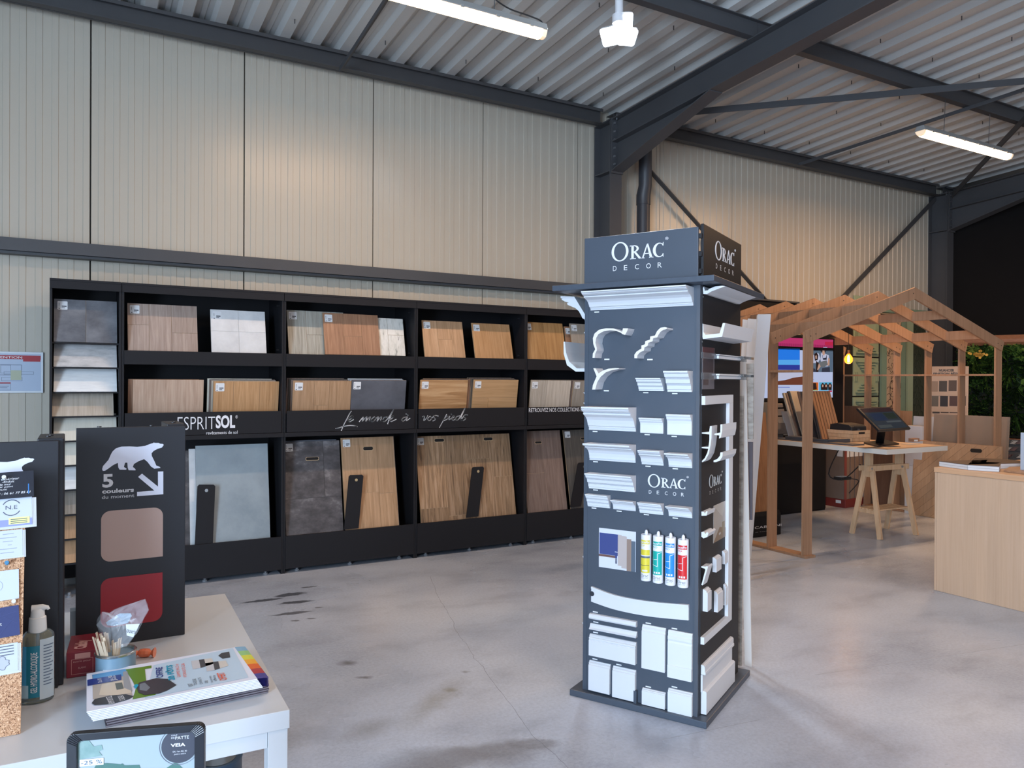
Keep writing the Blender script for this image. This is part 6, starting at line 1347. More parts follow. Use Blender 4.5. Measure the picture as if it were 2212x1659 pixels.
ftext('5', FA, (917, 638), (1015, 512), lg, DA, bold=.03); ftext('couleurs', FA, (915, 690), (1200, 635), lg, DA, bold=.03); ftext('du moment', FA, (912, 738), (1203, 690), lg, DA)
flat(FA, [FA.at(*z3(*p)) for p in ((1415, 492), (1463, 490), (1463, 695), (1228, 712), (1228, 674), (1383, 662), (1237, 540), (1272, 510), (1415, 626))], .0012, pk_w, DA, 'arrow_print')
a, b = FA.at(218, 1215), FA.at(352, 1095); flat(FA, rrect(a[0], b[0], a[1], b[1], .026, 6, (1, 1, 1, 0)), .0014, mat('swatch_taupe', (176, 151, 141), .4), DA, 'swatch')
a, b = FA.at(217, 1358), FA.at(351, 1236); flat(FA, rrect(a[0], b[0], a[1], b[1], .026, 6, (0, 1, 1, 1)), .0014, mat('swatch_red', (150, 36, 46), .4), DA, 'swatch')
# left display
yB = 2.287; FB = Face((-.035-.31, yB, TZ+.0006), (1, 0, 0)); hB = ony(139, 952, yB).z-TZ
DB = thing('colour_display', 'tall black bear display at the left edge behind the cork board', 'display', FB.P)
MB(FB).fbox(0, .31, 0, hB, -.014, 0).build('front_board', card_k, DB, bevel=.0015); MB(FB).fbox(.262, .322, 0, hB+.006, -.20, -.0145).build('side_column', card_k, DB, bevel=.003); MB(FB).fbox(.002, .012, 0, hB-.03, -.19, -.0145).build('side_board', card_k, DB)
for u, n_ in ((.285, -.07), (.29, -.11)): MB().tube([FB.pt(u, hB+.0065, n_), FB.pt(u, hB+.009, n_)], .006, 8).build('screw_cap', card_k, DB)
e0, e1 = FB.at(74, 992), FB.at(74-132, 1052)
sc_ = .134/552.0; flat(FB, [(e0[0]+(p[0]-1467)*sc_, e0[1]-(p[1]-253)*sc_) for p in BEAR], .0012, pk_w, DB, 'bear_print')
a, b = FB.at(70, 1000), 0; 
# white and yellow cards between the displays
P = onz(153, 1372, TZ); MB().box(.002-.012, .004+.006, 2.62, 2.66, TZ+.0006, TZ+.105).build('white_carton', stk_w, label='small white carton edge between the two bear displays', cat='carton')
MB().box(-.088, -.075, 2.262, 2.28, TZ+.0006, TZ+.185).build('yellow_card', mat('card_yellow', (190, 164, 96), .6), label='narrow yellow card behind the gel bottle', cat='card')

# cork board leaning on the left display
CB0 = onz(44, 1585, TZ+.0006); lean_ = R(20.5)
Fk = Face((CB0.x-.42, CB0.y, TZ+.0006), (1, 0, 0), (0, math.sin(lean_), math.cos(lean_))); wk = .42; hk = Fk.at(60, 1026)[1]
def cork_mat():
    m = D.materials.new('cork'); m.use_nodes = True; nt = m.node_tree; N = nt.nodes; L = nt.links; b = N['Principled BSDF']; b.inputs['Roughness'].default_value = .85
    tc = N.new('ShaderNodeTexCoord'); vo = N.new('ShaderNodeTexVoronoi'); vo.inputs['Scale'].default_value = 480; L.new(tc.outputs['Object'], vo.inputs['Vector'])
    no = N.new('ShaderNodeTexNoise'); no.inputs['Scale'].default_value = 160; no.inputs['Detail'].default_value = 5; L.new(tc.outputs['Object'], no.inputs['Vector'])
    mx = N.new('ShaderNodeMix'); mx.data_type = 'RGBA'; mx.inputs['Factor'].default_value = .5; L.new(vo.outputs['Color'], mx.inputs['A']); L.new(no.outputs['Color'], mx.inputs['B'])
    bw = N.new('ShaderNodeRGBToBW'); L.new(mx.outputs['Result'], bw.inputs[0]); r = ramp(N, [(.28, (104, 66, 44)), (.45, (178, 134, 100)), (.6, (202, 160, 124)), (.75, (224, 190, 158))]); L.new(bw.outputs[0], r.inputs['Fac']); L.new(r.outputs['Color'], b.inputs['Base Color'])
    bp = N.new('ShaderNodeBump'); bp.inputs['Strength'].default_value = .4; bp.inputs['Distance'].default_value = .001; L.new(bw.outputs[0], bp.inputs['Height']); L.new(bp.outputs['Normal'], b.inputs['Normal']); return m
CK = thing('cork_board', 'cork board of business cards leaning at the left edge', 'notice board', mtx=Fk.M())
MB(Fk).fbox(0, wk, 0, hk, -.007, 0).build('cork_sheet', cork_mat(), CK); MB(Fk).fbox(0, wk, 0, hk, -.010, -.0072).build('backing', edge_wood, CK)
def card(px_r, py_t, py_b, w, m, label, n=.002, slant=.03, stack_=0):
    a, b = Fk.at(px_r, py_t), Fk.at(px_r-3, py_b); F = Face(Fk.pt(a[0]-w, b[1]-.003, n), (Fk.U+Fk.V*slant), None or (Fk.V-Fk.U*slant)); h = a[1]-b[1]
    t = thing('business_card', label, 'business card', mtx=F.M(), group=None)
    MB(F).fbox(0, w, 0, h, -.0006, 0).build('card_stock', m, t)
    for s in range(stack_): MB(F).fbox(.004*(s+1), w+.003*(s+1), -.002*(s+1), h-.002, -.0013-.0007*s, -.0008-.0007*s).build('card_stock', mat('card_under', (200, 205, 212), .6), t)
    return t, F, w, h
cw_ = mat('card_white', (192, 200, 214), .45); navy = mat('card_navy', (48, 58, 104), .45); ckk = mat('card_black', (36, 38, 48), .3)
t, F, w, h = card(75, 1019, 1075, .115, ckk, 'black card with white lines of text at the top of the cork board', .012)
for s_, x0, x1, y in (('Peinture', .0, .035, .80), ('intérieur et extérieur', .0, .085, .70), ('-Enduit', .05, .075, .60), ('Revêtement de mur', .0, .068, .50), ('Pose de papier peint', .0, .072, .40), ('Devis gratuit', .0, .06, .30), ('Tél : 06 61 77 85 81', .035, .108, .15)):
    text(s_, F, x0+.0, x1, y*h, y*h+.0052, white_ink if s_ != 'Peinture' else mat('ink_blue', (50, 120, 190), .5), t, n=.0004, shear=.2)
MB(F).fbox(w-.012, w-.010, h*.12, h*.5, 0, .0005).build('blue_bar', mat('ink_blue'), t)
t, F, w, h = card(71, 1074, 1134, .125, cw_, 'white and violet card with a round monogram on the cork board', .005, stack_=3)
g = MB(F); g.m = 0; g.fbox(0, w, 0, h*.24, .0, .0004); g.m = 1; g.fbox(w-.048, w-.005, h*.06, h*.30, .0004, .0008); g.m = 2
for i in range(3): g.fbox(w-.044, w-.010, h*(.09+.065*i), h*(.115+.065*i), .0008, .001)
for i, mi in enumerate((3, 4, 5, 6)): g.m = mi; g.poly([(w-.115, h*(.62+.03*i)-.006+.003*i), (w-.066, h*.72+.0018*i), (w-.066, h*.72+.0018*(i+1)), (w-.115, h*(.62+.03*i)-.001+.003*i)], 0, .0005)
g.m = 2; c_ = (w-.042, h*.66); ci = [(c_[0]+.019*math.cos(R(15*k_)), c_[1]+.019*math.sin(R(15*k_))) for k_ in range(25)]
g.line(ci[2:11], .002, 0, .0005); g.line(ci[14:23], .002, 0, .0005)
g.build('print', [mat('cd_violet', (140, 148, 214), .5), mat('cd_yellow', (226, 232, 150), .5), mat('cd_ink', (90, 96, 110), .5), mat('cd_b', (40, 80, 190), .5), mat('cd_g', (60, 160, 80), .5), mat('cd_y', (230, 200, 60), .5), mat('cd_r', (215, 60, 50), .5)], t)
text('N.E', F, w-.054, w-.030, h*.6, h*.74, mat('cd_ink'), t, n=.0006)
t, F, w, h = card(51, 1143, 1200, .1, cw_, 'white card with thin grey print, third down on the cork board', .004, stack_=2)
g = MB(F)
for i, (x0, x1) in enumerate(((.06, .082), (.052, .088), (.06, .08), (.07, .078), (.03, .088), (.055, .082))): g.fbox(x0, x1, h*(.85-.14*i), h*(.85-.14*i)+.0014, 0, .0005)
g.build('print', mat('cd_pale', (150, 156, 170), .5), t)
t, F, w, h = card(43, 1229, 1293, .1, cw_, 'white card with a faint circle, fourth down on the cork board', .004)
c_ = (w-.045, h*.5); g = MB(F); g.line([(c_[0]+.013*math.cos(R(20*k_)), c_[1]+.013*math.sin(R(20*k_))) for k_ in range(19)], .0006, 0, .0005); g.build('print', mat('cd_pale'), t)
t, F, w, h = card(45, 1309, 1374, .1, navy, 'navy card with a faint line pattern on the cork board', .004, slant=.06)
g = MB(F)
for p, q_ in (((.03, .2), (.07, .9)), ((.05, .9), (.095, .4)), ((.02, .6), (.095, .8)), ((.06, .1), (.09, .6))): g.line([(p[0], p[1]*h), (q_[0], q_[1]*h)], .0006, 0, .0005)
g.build('print', mat('cd_navy2', (66, 76, 124), .5), t); text('Client', F, w-.06, w-.034, h*.4, h*.52, white_ink, t, n=.0006)
t, F, w, h = card(41, 1387, 1449, .1, cw_, 'lowest white card with a grey map outline on the cork board', .005, stack_=2)
g = MB(F); g.m = 0
mp_ = [(w-.034+.016*(1+.18*math.sin(k_*2.3))*math.cos(R(20*k_)), h*.34+.014*(1+.2*math.cos(k_*1.7))*math.sin(R(20*k_))) for k_ in range(18)]
g.add([(p[0], -.0004, p[1]) for p in mp_], [tuple(range(18))]); g.m = 1; g.line(mp_+[mp_[0]], .0008, .0004, .0007)
for i in range(4): g.fbox(w-.038, w-.008, h*(.9-.1*i), h*(.9-.1*i)+.002, 0, .0005)
g.m = 2; g.poly([(w-.08, h), (w-.045, h), (w-.07, h*.8), (w-.08, h*.8)], 0, .0005)
g.build('print', [mat('cd_map', (176, 182, 200), .5), mat('cd_ink'), mat('cd_r')], t)
for px, py, m, l_ in ((15, 1216, mat('pin_blue', (70, 130, 170), .3), 'blue push pin on the cork board'), (30, 1299, mat('pin_clear', (214, 216, 214), .2), 'clear push pin above the navy card'), (9, 1032, mat('pin_clear'), 'clear push pin on the black card')):
    a = Fk.at(px, py, .016 if py < 1100 else .006); n0 = .013 if py < 1100 else .001; c_ = Fk.pt(a[0], a[1], n0); t = thing('push_pin', l_, 'push pin', c_)
    MB().tube([c_, c_+Fk.N*.003, c_+Fk.N*.004, c_+Fk.N*.010, c_+Fk.N*.011, c_+Fk.N*.013], [.0045, .0045, .0028, .0032, .0048, .0044], 12).build('head', m, t, smooth=True)

# hand gel bottle
GB = onz(81, 1514, TZ); GB.z = TZ+.0006; gl = mat('gel_clear', (190, 204, 208), .05, trans=.85, ior=1.33); dg = 1.0
Hb = ((CP + ray(85, 1361)*((GB-CP).dot(_f))).z-TZ)
t = thing('gel_bottle', 'clear pump bottle of hydro-alcoholic gel with a blue label', 'bottle', GB)
rb = .0365; rot_ = 0.1
MB().lathe(GB, [(rb*.8, 0), (rb*.97, .004), (rb, .012), (rb, Hb-.022), (rb*.96, Hb-.010), (rb*.75, Hb-.002), (rb*.42, Hb+.002), (rb*.42, Hb+.012)], 36, 1, .72, rot_).build('bottle_body', gl, t, smooth=True)
pw_ = mat('pump_white', (228, 228, 224), .35)
MB().lathe(GB+V3((0, 0, Hb-.004)), [(.0195, 0), (.020, .002), (.0185, .036), (.017, .0365), (.0155, .038), (.0145, .055), (.013, .058)], 26).build('pump_collar', pw_, t, smooth=True)
hp = GB+V3((0, 0, Hb+.054)); MB().tube([hp+V3((-.012, 0, 0)), hp+V3((.010, -.004, .0015)), hp+V3((.021, -.008, .001)), hp+V3((.024, -.009, -.004))], [.009, .008, .005, .003], 12).build('pump_spout', pw_, t, smooth=True)
MB().tube([GB+V3((0, 0, .01)), GB+V3((0, 0, Hb))], .003, 8).build('dip_tube', mat('tube_pale', (215, 220, 220), .3), t)
base = math.atan2(-GB.y, -GB.x)
def gpt(deg, z, dr=.0007):
    a_ = base + R(deg) - rot_; x, y = (rb+dr)*math.cos(a_), (rb*.72+dr)*math.sin(a_); return (GB.x+x*math.cos(rot_)-y*math.sin(rot_), GB.y+x*math.sin(rot_)+y*math.cos(rot_), GB.z+z)
def gwrap(a0, a1, v0, v1, m, dr=.0007, nm='label_print', k_=8):
    g = MB(); vs = []
    for i in range(k_+1):
        d_ = a0+(a1-a0)*i/k_; vs += [gpt(d_, v0*Hb, dr), gpt(d_, v1*Hb, dr)]
    g.add(vs, [(2*i, 2*i+2, 2*i+3, 2*i+1) for i in range(k_)]); return g.build(nm, m, t, smooth=True)
gwrap(-80, -38, .10, .82, mat('gel_blue', (70, 160, 205), .4)); gwrap(-80, -30, .10, .28, mat('gel_pale', (170, 205, 220), .4), .001); gwrap(-38, 8, .10, .82, mat('gel_teal', (24, 118, 140), .4)); gwrap(8, 70, .06, .90, mat('gel_back', (188, 202, 208), .3))
vs, fs = glyphs('GEL HYDRO-ALCOOLIQUE', .012); X0, X1, Y0, Y1 = min(p[0] for p in vs), max(p[0] for p in vs), min(p[1] for p in vs), max(p[1] for p in vs)
MB().add([gpt(-4-26*(y-Y0)/(Y1-Y0)+8, (.17+.56*(x-X0)/(X1-X0))*Hb, .0014) for x, y in vs], fs).build('lettering', white_ink, t)
for i in range(14): gwrap(20, 62-(i*7 % 20), .80-.042*i, .815-.042*i, mat('gel_ink', (96, 112, 132), .5), .0013, k_=4)

# red carton
rA, rB = onz(143, 1466, TZ+.0006), onz(206, 1457, TZ+.0006); dr_ = (rB-rA).normalized(); nr_ = V3((-dr_.y, dr_.x, 0)); wr = (rB-rA).length
Fr = Face(rA, dr_); hr = Fr.at(148, 1410)[1]; dpr = (onz(178, 1371, TZ+hr)-rA).dot(nr_)
t = thing('red_carton', 'dark red carton lettered Clabby beside the tin', 'carton', rA); rdm = mat('carton_red', (132, 32, 46), .45)
MB(Fr).fbox(0, wr+.012, 0, hr, -dpr, 0).build('box', rdm, t, bevel=.0015)
Ftop = Face(Fr.pt(0, hr, 0), nr_, -dr_, (0, 0, 1)); pink = mat('carton_pink', (214, 158, 150), .5)
text('Clabby', Ftop, .02, dpr*.62, -.055, -.015, pink, t, n=.0006, bold=.05, mb=None)
g = MB(Fr); g.line([(.012, hr*.12), (wr-.006, hr*.12), (wr-.006, hr*.70), (.012, hr*.70), (.012, hr*.12)], .0008, 0, .0006); g.fbox(.02, wr-.012, hr*.72, hr*.92, 0, .0007); g.build('print', pink, t)
for s_, y, x0, x1 in (('PATE A TARTINER', .56, .016, wr-.010), ('NOISETTES', .44, .020, wr-.014), ('BIO', .32, .028, wr-.022), ('SANS PALME', .20, .016, wr-.010)):
    if s_ == 'BIO': text('BLANC', Fr, x0, x1, hr*y, hr*(y+.07), pink, t, n=.0007)
    elif y == .56: text('sucre pour', Fr, x0, x1, hr*y, hr*(y+.07), pink, t, n=.0007)
# blue-grey tin with wooden stirrers in a clear bag
tn = onz(250, 1474, TZ); tn.z = TZ+.0006; dep_ = (tn-CP).dot(_f); rt = 41.5*dep_/FPX*.97; ht = (CP+ray(250, 1406)*dep_).z-TZ
t = thing('stirrer_tin', 'blue-grey tin with a steel rim holding wooden stirrers', 'tin', tn)
MB().lathe(tn, [(rt*.96, 0), (rt, .003), (rt*.97, .006), (rt*.97, ht-.006)], 40).build('tin_body', mat('tin_bluegrey', (112, 140, 158), .4), t, smooth=True)
MB().lathe(tn, [(rt*.97, ht-.006), (rt*1.02, ht-.004), (rt*1.03, ht), (rt*.99, ht+.002), (rt*.90, ht+.001), (rt*.88, ht-.004), (rt*.88, .01), (.001, .008)], 40, cap=False).build('rim', mat('rim_steel', (190, 186, 178), .22, metal=.9), t, smooth=True)
g = MB(); base = math.atan2(-tn.y, -tn.x)
for i in range(5): 
    a_ = base-R(38); z_ = .012+.009*i
    g.add([(tn.x+(rt*.975)*math.cos(a_+R(k_)), tn.y+(rt*.975)*math.sin(a_+R(k_)), tn.z+z_+dz_) for dz_ in (0, .002) for k_ in (0, 9, 18-(i % 3)*4)], [(0, 1, 4, 3), (1, 2, 5, 4)])
g.build('print', mat('tin_print', (190, 204, 214), .5), t)
MB().beam(tn+V3((rt*.80, -rt*.62, .02)), tn+V3((rt*1.0, -rt*.30, .02)), .03, .001).build('leaf_label', mat('label_leaf', (120, 140, 90), .5), t)
stick = mat('stirrer_wood', (205, 184, 158), .6); rnd = random.Random(3)
for i in range(16):
    a_ = rnd.uniform(0, 6.28); r0, r1 = rnd.uniform(.1, .7)*rt, rnd.uniform(.3, .95)*rt; b_ = tn+V3((r0*.6*math.cos(a_)-.008, r0*.6*math.sin(a_), .012)); e_ = tn+V3((r1*math.cos(a_)-.022, r1*math.sin(a_)-.01, ht+rnd.uniform(.03, .055)))
    MB().beam(b_, e_, .0062, .0016, (math.cos(a_), math.sin(a_), 0)).build('stirrer', stick, label='thin wooden stirrer standing in the blue-grey tin, among others alike', cat='stirrer', group='wooden stirrers in the tin')
bag_t = thing('clear_bag', 'crumpled clear plastic bag rising from the stirrer tin', 'bag', tn+V3((0, 0, ht)))
filmm = mat('clear_film', (238, 240, 244), .06, trans=0, alpha=.13, spec=1.0)
Fbag = Face(tn+V3((0, -.012, 0)), (math.sin(YAW-R(27)), -math.cos(YAW-R(27)), 0)); zb8 = lambda x, y: (120+x/7.9, 1270+y/7.9)
def film(outline, off, amp, sd):
    rn = random.Random(sd); o_ = [Fbag.at(*zb8(*p), off) for p in outline]; cx_ = sum(p[0] for p in o_)/len(o_); cy_ = sum(p[1] for p in o_)/len(o_)
    g = MB(Fbag); rings = 5; vs = [(cx_, -off-amp, cy_)]; k_ = len(o_)
    for r_ in range(1, rings+1):
        f_ = r_/rings
        for p in o_: vs.append((cx_+(p[0]-cx_)*f_, -(off+rn.uniform(-amp, amp)*(1.2-f_*.7)), cy_+(p[1]-cy_)*f_))
    fs = [(0, 1+i, 1+(i+1) % k_) for i in range(k_)]
    for r_ in range(rings-1):
        for i in range(k_): a_, b_ = 1+r_*k_+i, 1+r_*k_+(i+1) % k_; fs.append((a_, b_, b_+k_, a_+k_))
    return g.add(vs, fs)
out1 = [(700, 620), (730, 540), (800, 400), (850, 410), (880, 440), (1000, 370), (1150, 310), (1300, 260), (1450, 210), (1550, 180), (1590, 260), (1600, 370), (1540, 470), (1480, 600), (1400, 760), (1290, 900), (1190, 1000), (1000, 1040), (880, 1050), (800, 950), (740, 760)]
film(out1, .0, .010, 1).build('film', filmm, bag_t); film([(x_+(x_-1100)*-.04, y_+8) for x_, y_ in out1], .016, .010, 2).build('film', filmm, bag_t)
Gp = [Fbag.at(*zb8(*p), .003) for p in ((1205, 620), (1440, 610), (1330, 840), (1220, 810))]; MB(Fbag).poly(Gp, .003, .004).build('paper_slip', mat('slip_white', (214, 216, 220), .6), bag_t)
a_, b_ = Fbag.at(*zb8(1215, 760), .0045), Fbag.at(*zb8(1385, 720), .0045); text('ouvrir', Fbag, a_[0], b_[0], a_[1], b_[1], stk_k, bag_t, n=-.0048+.0096, shear=.4)
Gp = [Fbag.at(*zb8(*p), -.004) for p in ((850, 590), (990, 500), (1080, 440), (1270, 435), (1290, 480), (1230, 600), (1000, 650), (880, 640))]; MB(Fbag).poly(Gp, -.006, -.005).build('paper_slip', mat('slip_blue', (150, 166, 182), .5), bag_t)
# orange sweet wrapper
sw_ = onz(312, 1420, TZ); sw_.z = TZ+.013; t = thing('sweet_wrapper', 'twisted orange sweet wrapper beside the tin', 'sweet', sw_); om = mat('wrapper_orange', (216, 84, 44), .3, mottle=((232, 150, 110), 90))
ax = V3((.92, -.4, 0)).normalized(); rn = random.Random(4); pth = [sw_+ax*x for x in (-.028, -.018, -.012, -.004, .006, .013, .018, .028)]
MB().tube(pth, [.014, .005, .011, .0125, .0125, .011, .005, .015], 9).build('wrapper', om, t)

# ---- magazines and leaflets
def flatface(z): return Face((0, 0, z), (1, 0, 0), (0, 1, 0))
mz = .0052; M0, M1 = onz(230, 1572, TZ), onz(579, 1497, TZ); mu = (M1-M0).normalized(); mv = V3((-mu.y, mu.x, 0)); mw = (M1-M0).length
gl_k = mat('mag_spine', (92, 78, 88), .3, mottle=((34, 38, 42), 9)); pg = mat('mag_pages', (205, 206, 208), .6)
for i in range(5):
    F = Face(M0 + mu*(.002*(i % 2)) + mv*.001*i + V3((0, 0, .0008+mz*i)), mu, mv)
    t = thing('magazine', 'dark magazine in the pile on the white table, %s' % ('lowest of five', 'second from the bottom', 'middle of five', 'second from the top of five', 'topmost of the five dark ones')[i], 'magazine', mtx=F.M(), group='dark magazines under the leaflets')
    MB(F).fbox(0, mw, .002, .215, .0004, mz-.0014).build('pages', pg, t); MB(F).fbox(-.001, mw+.001, 0, .216, mz-.0013, mz-.0004).build('cover', gl_k, t); MB(F).fbox(-.001, mw+.001, 0, .216, 0, .0003).build('cover', gl_k, t)
    MB(F).fbox(-.001, mw+.001, -.0006, .0018, .0004, mz-.0016).build('spine', mat('mag_fold', (150, 142, 150), .4, mottle=((70, 66, 74), 20)), t)
zl = TZ+.0008+mz*5; lf = .0034; nL = 7
L0, L1, L2, L3 = onz(187, 1537, zl+lf*nL), onz(556, 1466, zl+lf*nL), onz(507, 1398, zl+lf*nL), onz(187, 1455, zl+lf*nL)
lpaper = mat('leaflet_paper', (220, 224, 238), .4)
for i in range(nL):
    s_ = (nL-1-i)/(nL-1); of = V3((.012, -.004, 0))*s_; z_ = zl+lf*i+.0003
    q = [V3((p.x, p.y, z_))+of for p in (L0, L1, L2, L3)]
    t = thing('leaflet', 'white-edged paint offer leaflet in the pile, %s' % ('lowest', 'second from the bottom', 'third from the bottom', 'in the middle', 'third from the top', 'second from the top', 'topmost with the printed cover')[i], 'leaflet', q[0], group='paint offer leaflets on the white table')
    MB().extrude(q, (0, 0, lf-.0006)).build('pages', lpaper, t)
    # fanned rainbow edge curling down at the right end
    ru = (q[1]-q[0]).normalized(); g = MB(); nb = 7
    for k_ in range(nb):
        g.m = k_; a_, b_ = q[2]+(q[1]-q[2])*(k_/nb), q[2]+(q[1]-q[2])*((k_+1)/nb); e_ = ru*(.016+.002*i); 
        zt__ = lf-.0005; g.add([tuple(a_+V3((0, 0, zt__))), tuple(b_+V3((0, 0, zt__))), tuple(b_+e_*.6+V3((0, 0, zt__-.001))), tuple(a_+e_*.6+V3((0, 0, zt__-.001))), tuple(b_+e_+V3((0, 0, zt__-.0028))), tuple(a_+e_+V3((0, 0, zt__-.0028)))], [(0, 1, 2, 3), (3, 2, 4, 5)])
    g.build('rainbow_edge', [mat('rb%d' % j, c, .35) for j, c in enumerate(((130, 175, 205), (150, 200, 130), (214, 214, 70), (236, 170, 50), (222, 100, 40), (170, 50, 60), (60, 60, 140)))], t)
top = t; Fl = flatface(zl+lf*nL+.0003-.0006+.0002); zL = lambda x, y: (180+x/5.2667, 1380+y/5.2667)
g = MB(Fl)
def LP(pts, m, n=.0005): g.m = m; o_ = [Fl.at(*zL(*p)) for p in pts]; g.add([(p[0], -n, p[1]) for p in o_], [tuple(q_) for q_ in tess(o_)])
LP([(800, 300), (1700, 105), (1880, 440), (700, 680)], 0, .0003)
LP([(100, 412), (480, 345), (560, 640), (110, 690)], 1); LP([(480, 350), (775, 305), (775, 335), (700, 345), (715, 480), (860, 560), (820, 640), (560, 690), (600, 560), (560, 480)], 2, .0006); LP([(100, 412), (480, 345), (510, 420), (110, 470)], 3, .0007)
LP([(180, 640), (210, 520), (330, 500), (480, 470), (545, 560), (540, 620), (350, 650)], 4, .0008); LP([(360, 510), (440, 500), (460, 570), (380, 585)], 5, .001); LP([(450, 380), (500, 370), (560, 600), (460, 560)], 6, .0009)
LP([(45, 470), (430, 408), (435, 470), (48, 540)], 7, .0011); LP([(95, 735), (130, 690), (300, 650), (480, 635), (575, 655), (520, 690), (330, 745), (130, 760)], 8, .0012)
LP([(600, 545), (640, 500), (830, 452), (960, 462), (1060, 530), (960, 590), (860, 628), (700, 645), (630, 620)], 9, .0013); LP([(640, 520), (700, 505), (760, 560), (720, 600), (640, 590)], 10, .0015); LP([(570, 545), (600, 520), (630, 530), (600, 575)], 11, .0016)
for a_ in ((1225, 265), (1385, 290)):
    LP([(a_[0], a_[1]-10), (a_[0]+90, a_[1]-22), (a_[0]+110, a_[1]+70), (a_[0]+20, a_[1]+85)], 12, .0009); LP([(a_[0]+90, a_[1]-22), (a_[0]+150, a_[1]-32), (a_[0]+170, a_[1]+50), (a_[0]+110, a_[1]+70)], 9, .0010); LP([(a_[0]+150, a_[1]-32), (a_[0]+235, a_[1]-40), (a_[0]+265, a_[1]+20), (a_[0]+170, a_[1]+50)], 13, .0009)
LP([(1535, 195), (1570, 165), (1660, 148), (1672, 215), (1585, 230)], 8, .0009)
g.build('cover_print', [mat('lp_pale', (186, 208, 226), .35), mat('lp_house', (178, 168, 158), .35), mat('lp_green', (96, 134, 44), .35), mat('lp_sky', (90, 150, 200), .35), mat('lp_beige', (208, 194, 174), .35), mat('lp_win', (92, 98, 92), .3), mat('lp_stone', (150, 152, 156), .4), mat('lp_navy', (38, 56, 128), .35), mat('lp_dark', (50, 54, 60), .35), mat('lp_black', (62, 62, 68), .3), mat('lp_grey', (120, 128, 136), .3), mat('lp_cyan', (30, 160, 190), .3), mat('lp_white', (196, 196, 200), .3), mat('lp_cream', (206, 200, 192), .3)], top)
def LT(body, c0, c1, width, m, **k):      # text running along the leaflet's short side, baseline from c0 to c1
    p0, p1 = Fl.at(*zL(*c0)), Fl.at(*zL(*c1)); U_ = V3((p1[0]-p0[0], p1[1]-p0[1], 0)); Ln = U_.length; U_.normalize(); Vv = V3((-U_.y, U_.x, 0)); F = Face(V3((p0[0], p0[1], Fl.P.z)), U_, Vv)
    text(body, F, 0, Ln, 0, width, m, top, n=.0018, **k)
LT('OFFRE', (912, 440), (900, 325), .016, mat('lp_navy'), bold=.02); LT('20 FÛTS', (1045, 470), (1015, 300), .019, mat('lp_cyan2', (20, 150, 180), .4), bold=.03); LT('GAMME HALO et', (1110, 440), (1080, 290), .008, mat('lp_org', (226, 90, 50), .4)); LT('HYDRALKYD CL&L', (1178, 440), (1148, 280), .008, mat('lp_org'))
LT('OFFERT', (1640, 468), (1600, 385), .018, mat('lp_org'), bold=.02); LT('ROBOT', (1250, 545), (1235, 510), .010, stk_k); LT('TONDEUSE', (1300, 530), (1280, 460), .008, stk_k); LT('CONNECTÉ', (1360, 520), (1335, 445), .008, stk_k); LT('une', (1420, 505), (1412, 480), .007, stk_k); LT('journée', (1485, 500), (1460, 425), .007, stk_k); LT('offerte', (1520, 485), (1500, 420), .007, stk_k)
LT('Du 01', (215, 500), (205, 455), .009, white_ink); LT('au 30', (345, 480), (325, 425), .009, white_ink); LT('Juin', (390, 475), (375, 420), .009, white_ink)
LT('REMPORTEZ', (360, 742), (320, 655), .012, white_ink); LT('CADEAU', (480, 700), (450, 645), .012, white_ink)

# ---- framed price sign standing in front of the table
dS = 1.27; S0, S1 = CP+ray(146, 1584)*dS*1.0, None; U_s = V3((math.cos(R(-18.4)), math.sin(R(-18.4)), 0))
Fs_ = Face(S0, U_s); wS_ = Fs_.at(443, 1556)[0]; Hs_ = .33; Fs_ = Face(S0 - V3((0, 0, Hs_)), U_s, V3((0, 0, 1)))
t = thing('price_sign', 'black framed sign reading -25 % and COUP DE PATTE', 'sign', V3((S0.x, S0.y, 0))); fk = mat('frame_black', (26, 28, 34), .25, spec=.6)
o_ = rrect(0, wS_, 0, Hs_, .012, 5); i_ = rrect(.016, wS_-.016, .016, Hs_-.0125, .008, 5); g = MB(Fs_); g.strip(o_, i_, -.008, .006, closed=True); g.build('frame', fk, t, bevel=.002)
MB(Fs_).fbox(.014, wS_-.014, .014, Hs_-.011, -.007, .0).build('sheet', mat('sign_sheet', (158, 170, 174), .25), t)
c_ = Fs_.at(388, 1611); rr_ = Fs_.at(427, 1611)[0]-c_[0]; g = MB(Fs_); circ = [(c_[0]+rr_*math.cos(R(10*k_)), c_[1]+rr_*math.sin(R(10*k_))) for k_ in range(36)]; g.poly(circ, .0004, .0008); dkc = g.build('print', mat('sign_disc', (66, 68, 78), .3), t)
g = MB(Fs_); g.line([(c_[0]+(rr_+.003)*math.cos(R(10*k_)), c_[1]+(rr_+.003)*math.sin(R(10*k_))) for k_ in range(37)], .0007, .0004, .0009); g.build('print', mat('sign_ring', (110, 112, 130), .3), t)
z9 = lambda x, y: (x/3.456, 1250+y/3.456)
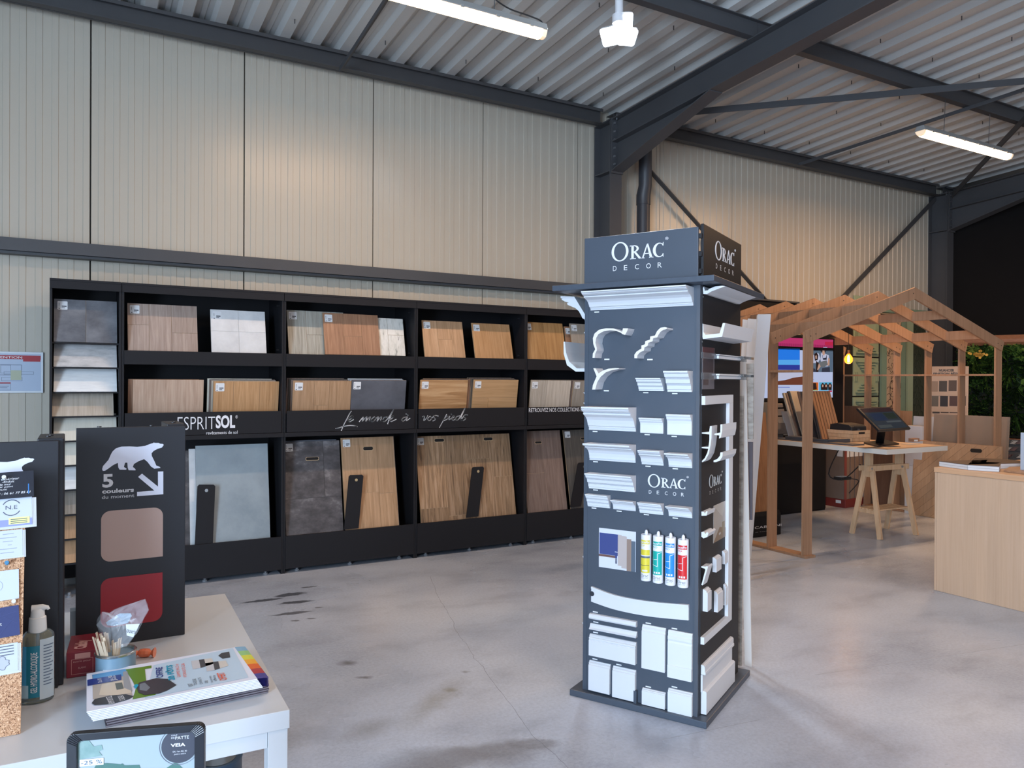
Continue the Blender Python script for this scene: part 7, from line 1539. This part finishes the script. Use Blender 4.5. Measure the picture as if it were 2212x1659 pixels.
def ST(body, p0, p1, m=white_ink, **k): a_, b_ = Fs_.at(*z9(*p0)), Fs_.at(*z9(*p1)); text(body, Fs_, a_[0], b_[0], a_[1], b_[1], m, t, n=.0012, **k)
ST('COUP', (1280, 1174), (1325, 1160)); ST('DE', (1280, 1194), (1305, 1180)); ST('PATTE', (1310, 1199), (1412, 1168)); ST('VEIA', (1275, 1256), (1385, 1222), bold=.03); ST('DU 1er AU 30', (1292, 1296), (1396, 1276)); ST('JUIN 2025', (1300, 1316), (1388, 1298))
a_, b_ = Fs_.at(*z9(596, 1400)), Fs_.at(*z9(775, 1335)); MB(Fs_).fbox(a_[0], b_[0], a_[1], b_[1], .0008, .0014).build('price_tag', stk_w, t); a_, b_ = Fs_.at(*z9(606, 1388)), Fs_.at(*z9(765, 1346)); text('-25 %', Fs_, a_[0], b_[0], a_[1], b_[1], mat('sign_blue', (56, 84, 116), .4), t, n=.0018)
g = MB(Fs_); rn = random.Random(8)
lf_o = [Fs_.at(*z9(*p)) for p in ((562, 1230), (585, 1200), (620, 1215), (655, 1195), (680, 1225), (700, 1250), (760, 1240), (770, 1275), (740, 1290), (765, 1320), (700, 1330), (620, 1345), (562, 1400))]
flat(Fs_, lf_o, .0007, mat('sign_leaf', (84, 122, 116), .4, mottle=((150, 172, 168), 60)), t, 'leaf_print')
lf_o = [Fs_.at(*z9(*p)) for p in ((700, 1420), (720, 1385), (800, 1375), (900, 1385), (915, 1378), (930, 1392), (1040, 1388), (1050, 1415), (1240, 1415), (1300, 1375), (1330, 1380), (1370, 1420), (1370, 1700), (600, 1700), (600, 1430))]
flat(Fs_, lf_o, .0006, mat('sign_green', (70, 108, 100), .4), t, 'leaf_print')
mS = Fs_.pt(wS_/2, 0, -.02); MB().tube([V3((mS.x, mS.y, .012)), V3((mS.x, mS.y, S0.z-Hs_+.1))], .010, 12).build('stand_pole', fk, t, smooth=True); MB().lathe((mS.x, mS.y, 0), [(.13, 0), (.13, .008), (.02, .014)], 30).build('stand_base', fk, t, smooth=True); MB(Fs_).fbox(wS_/2-.03, wS_/2+.03, -.0, .1, -.022, -.0085).build('stand_clip', fk, t)
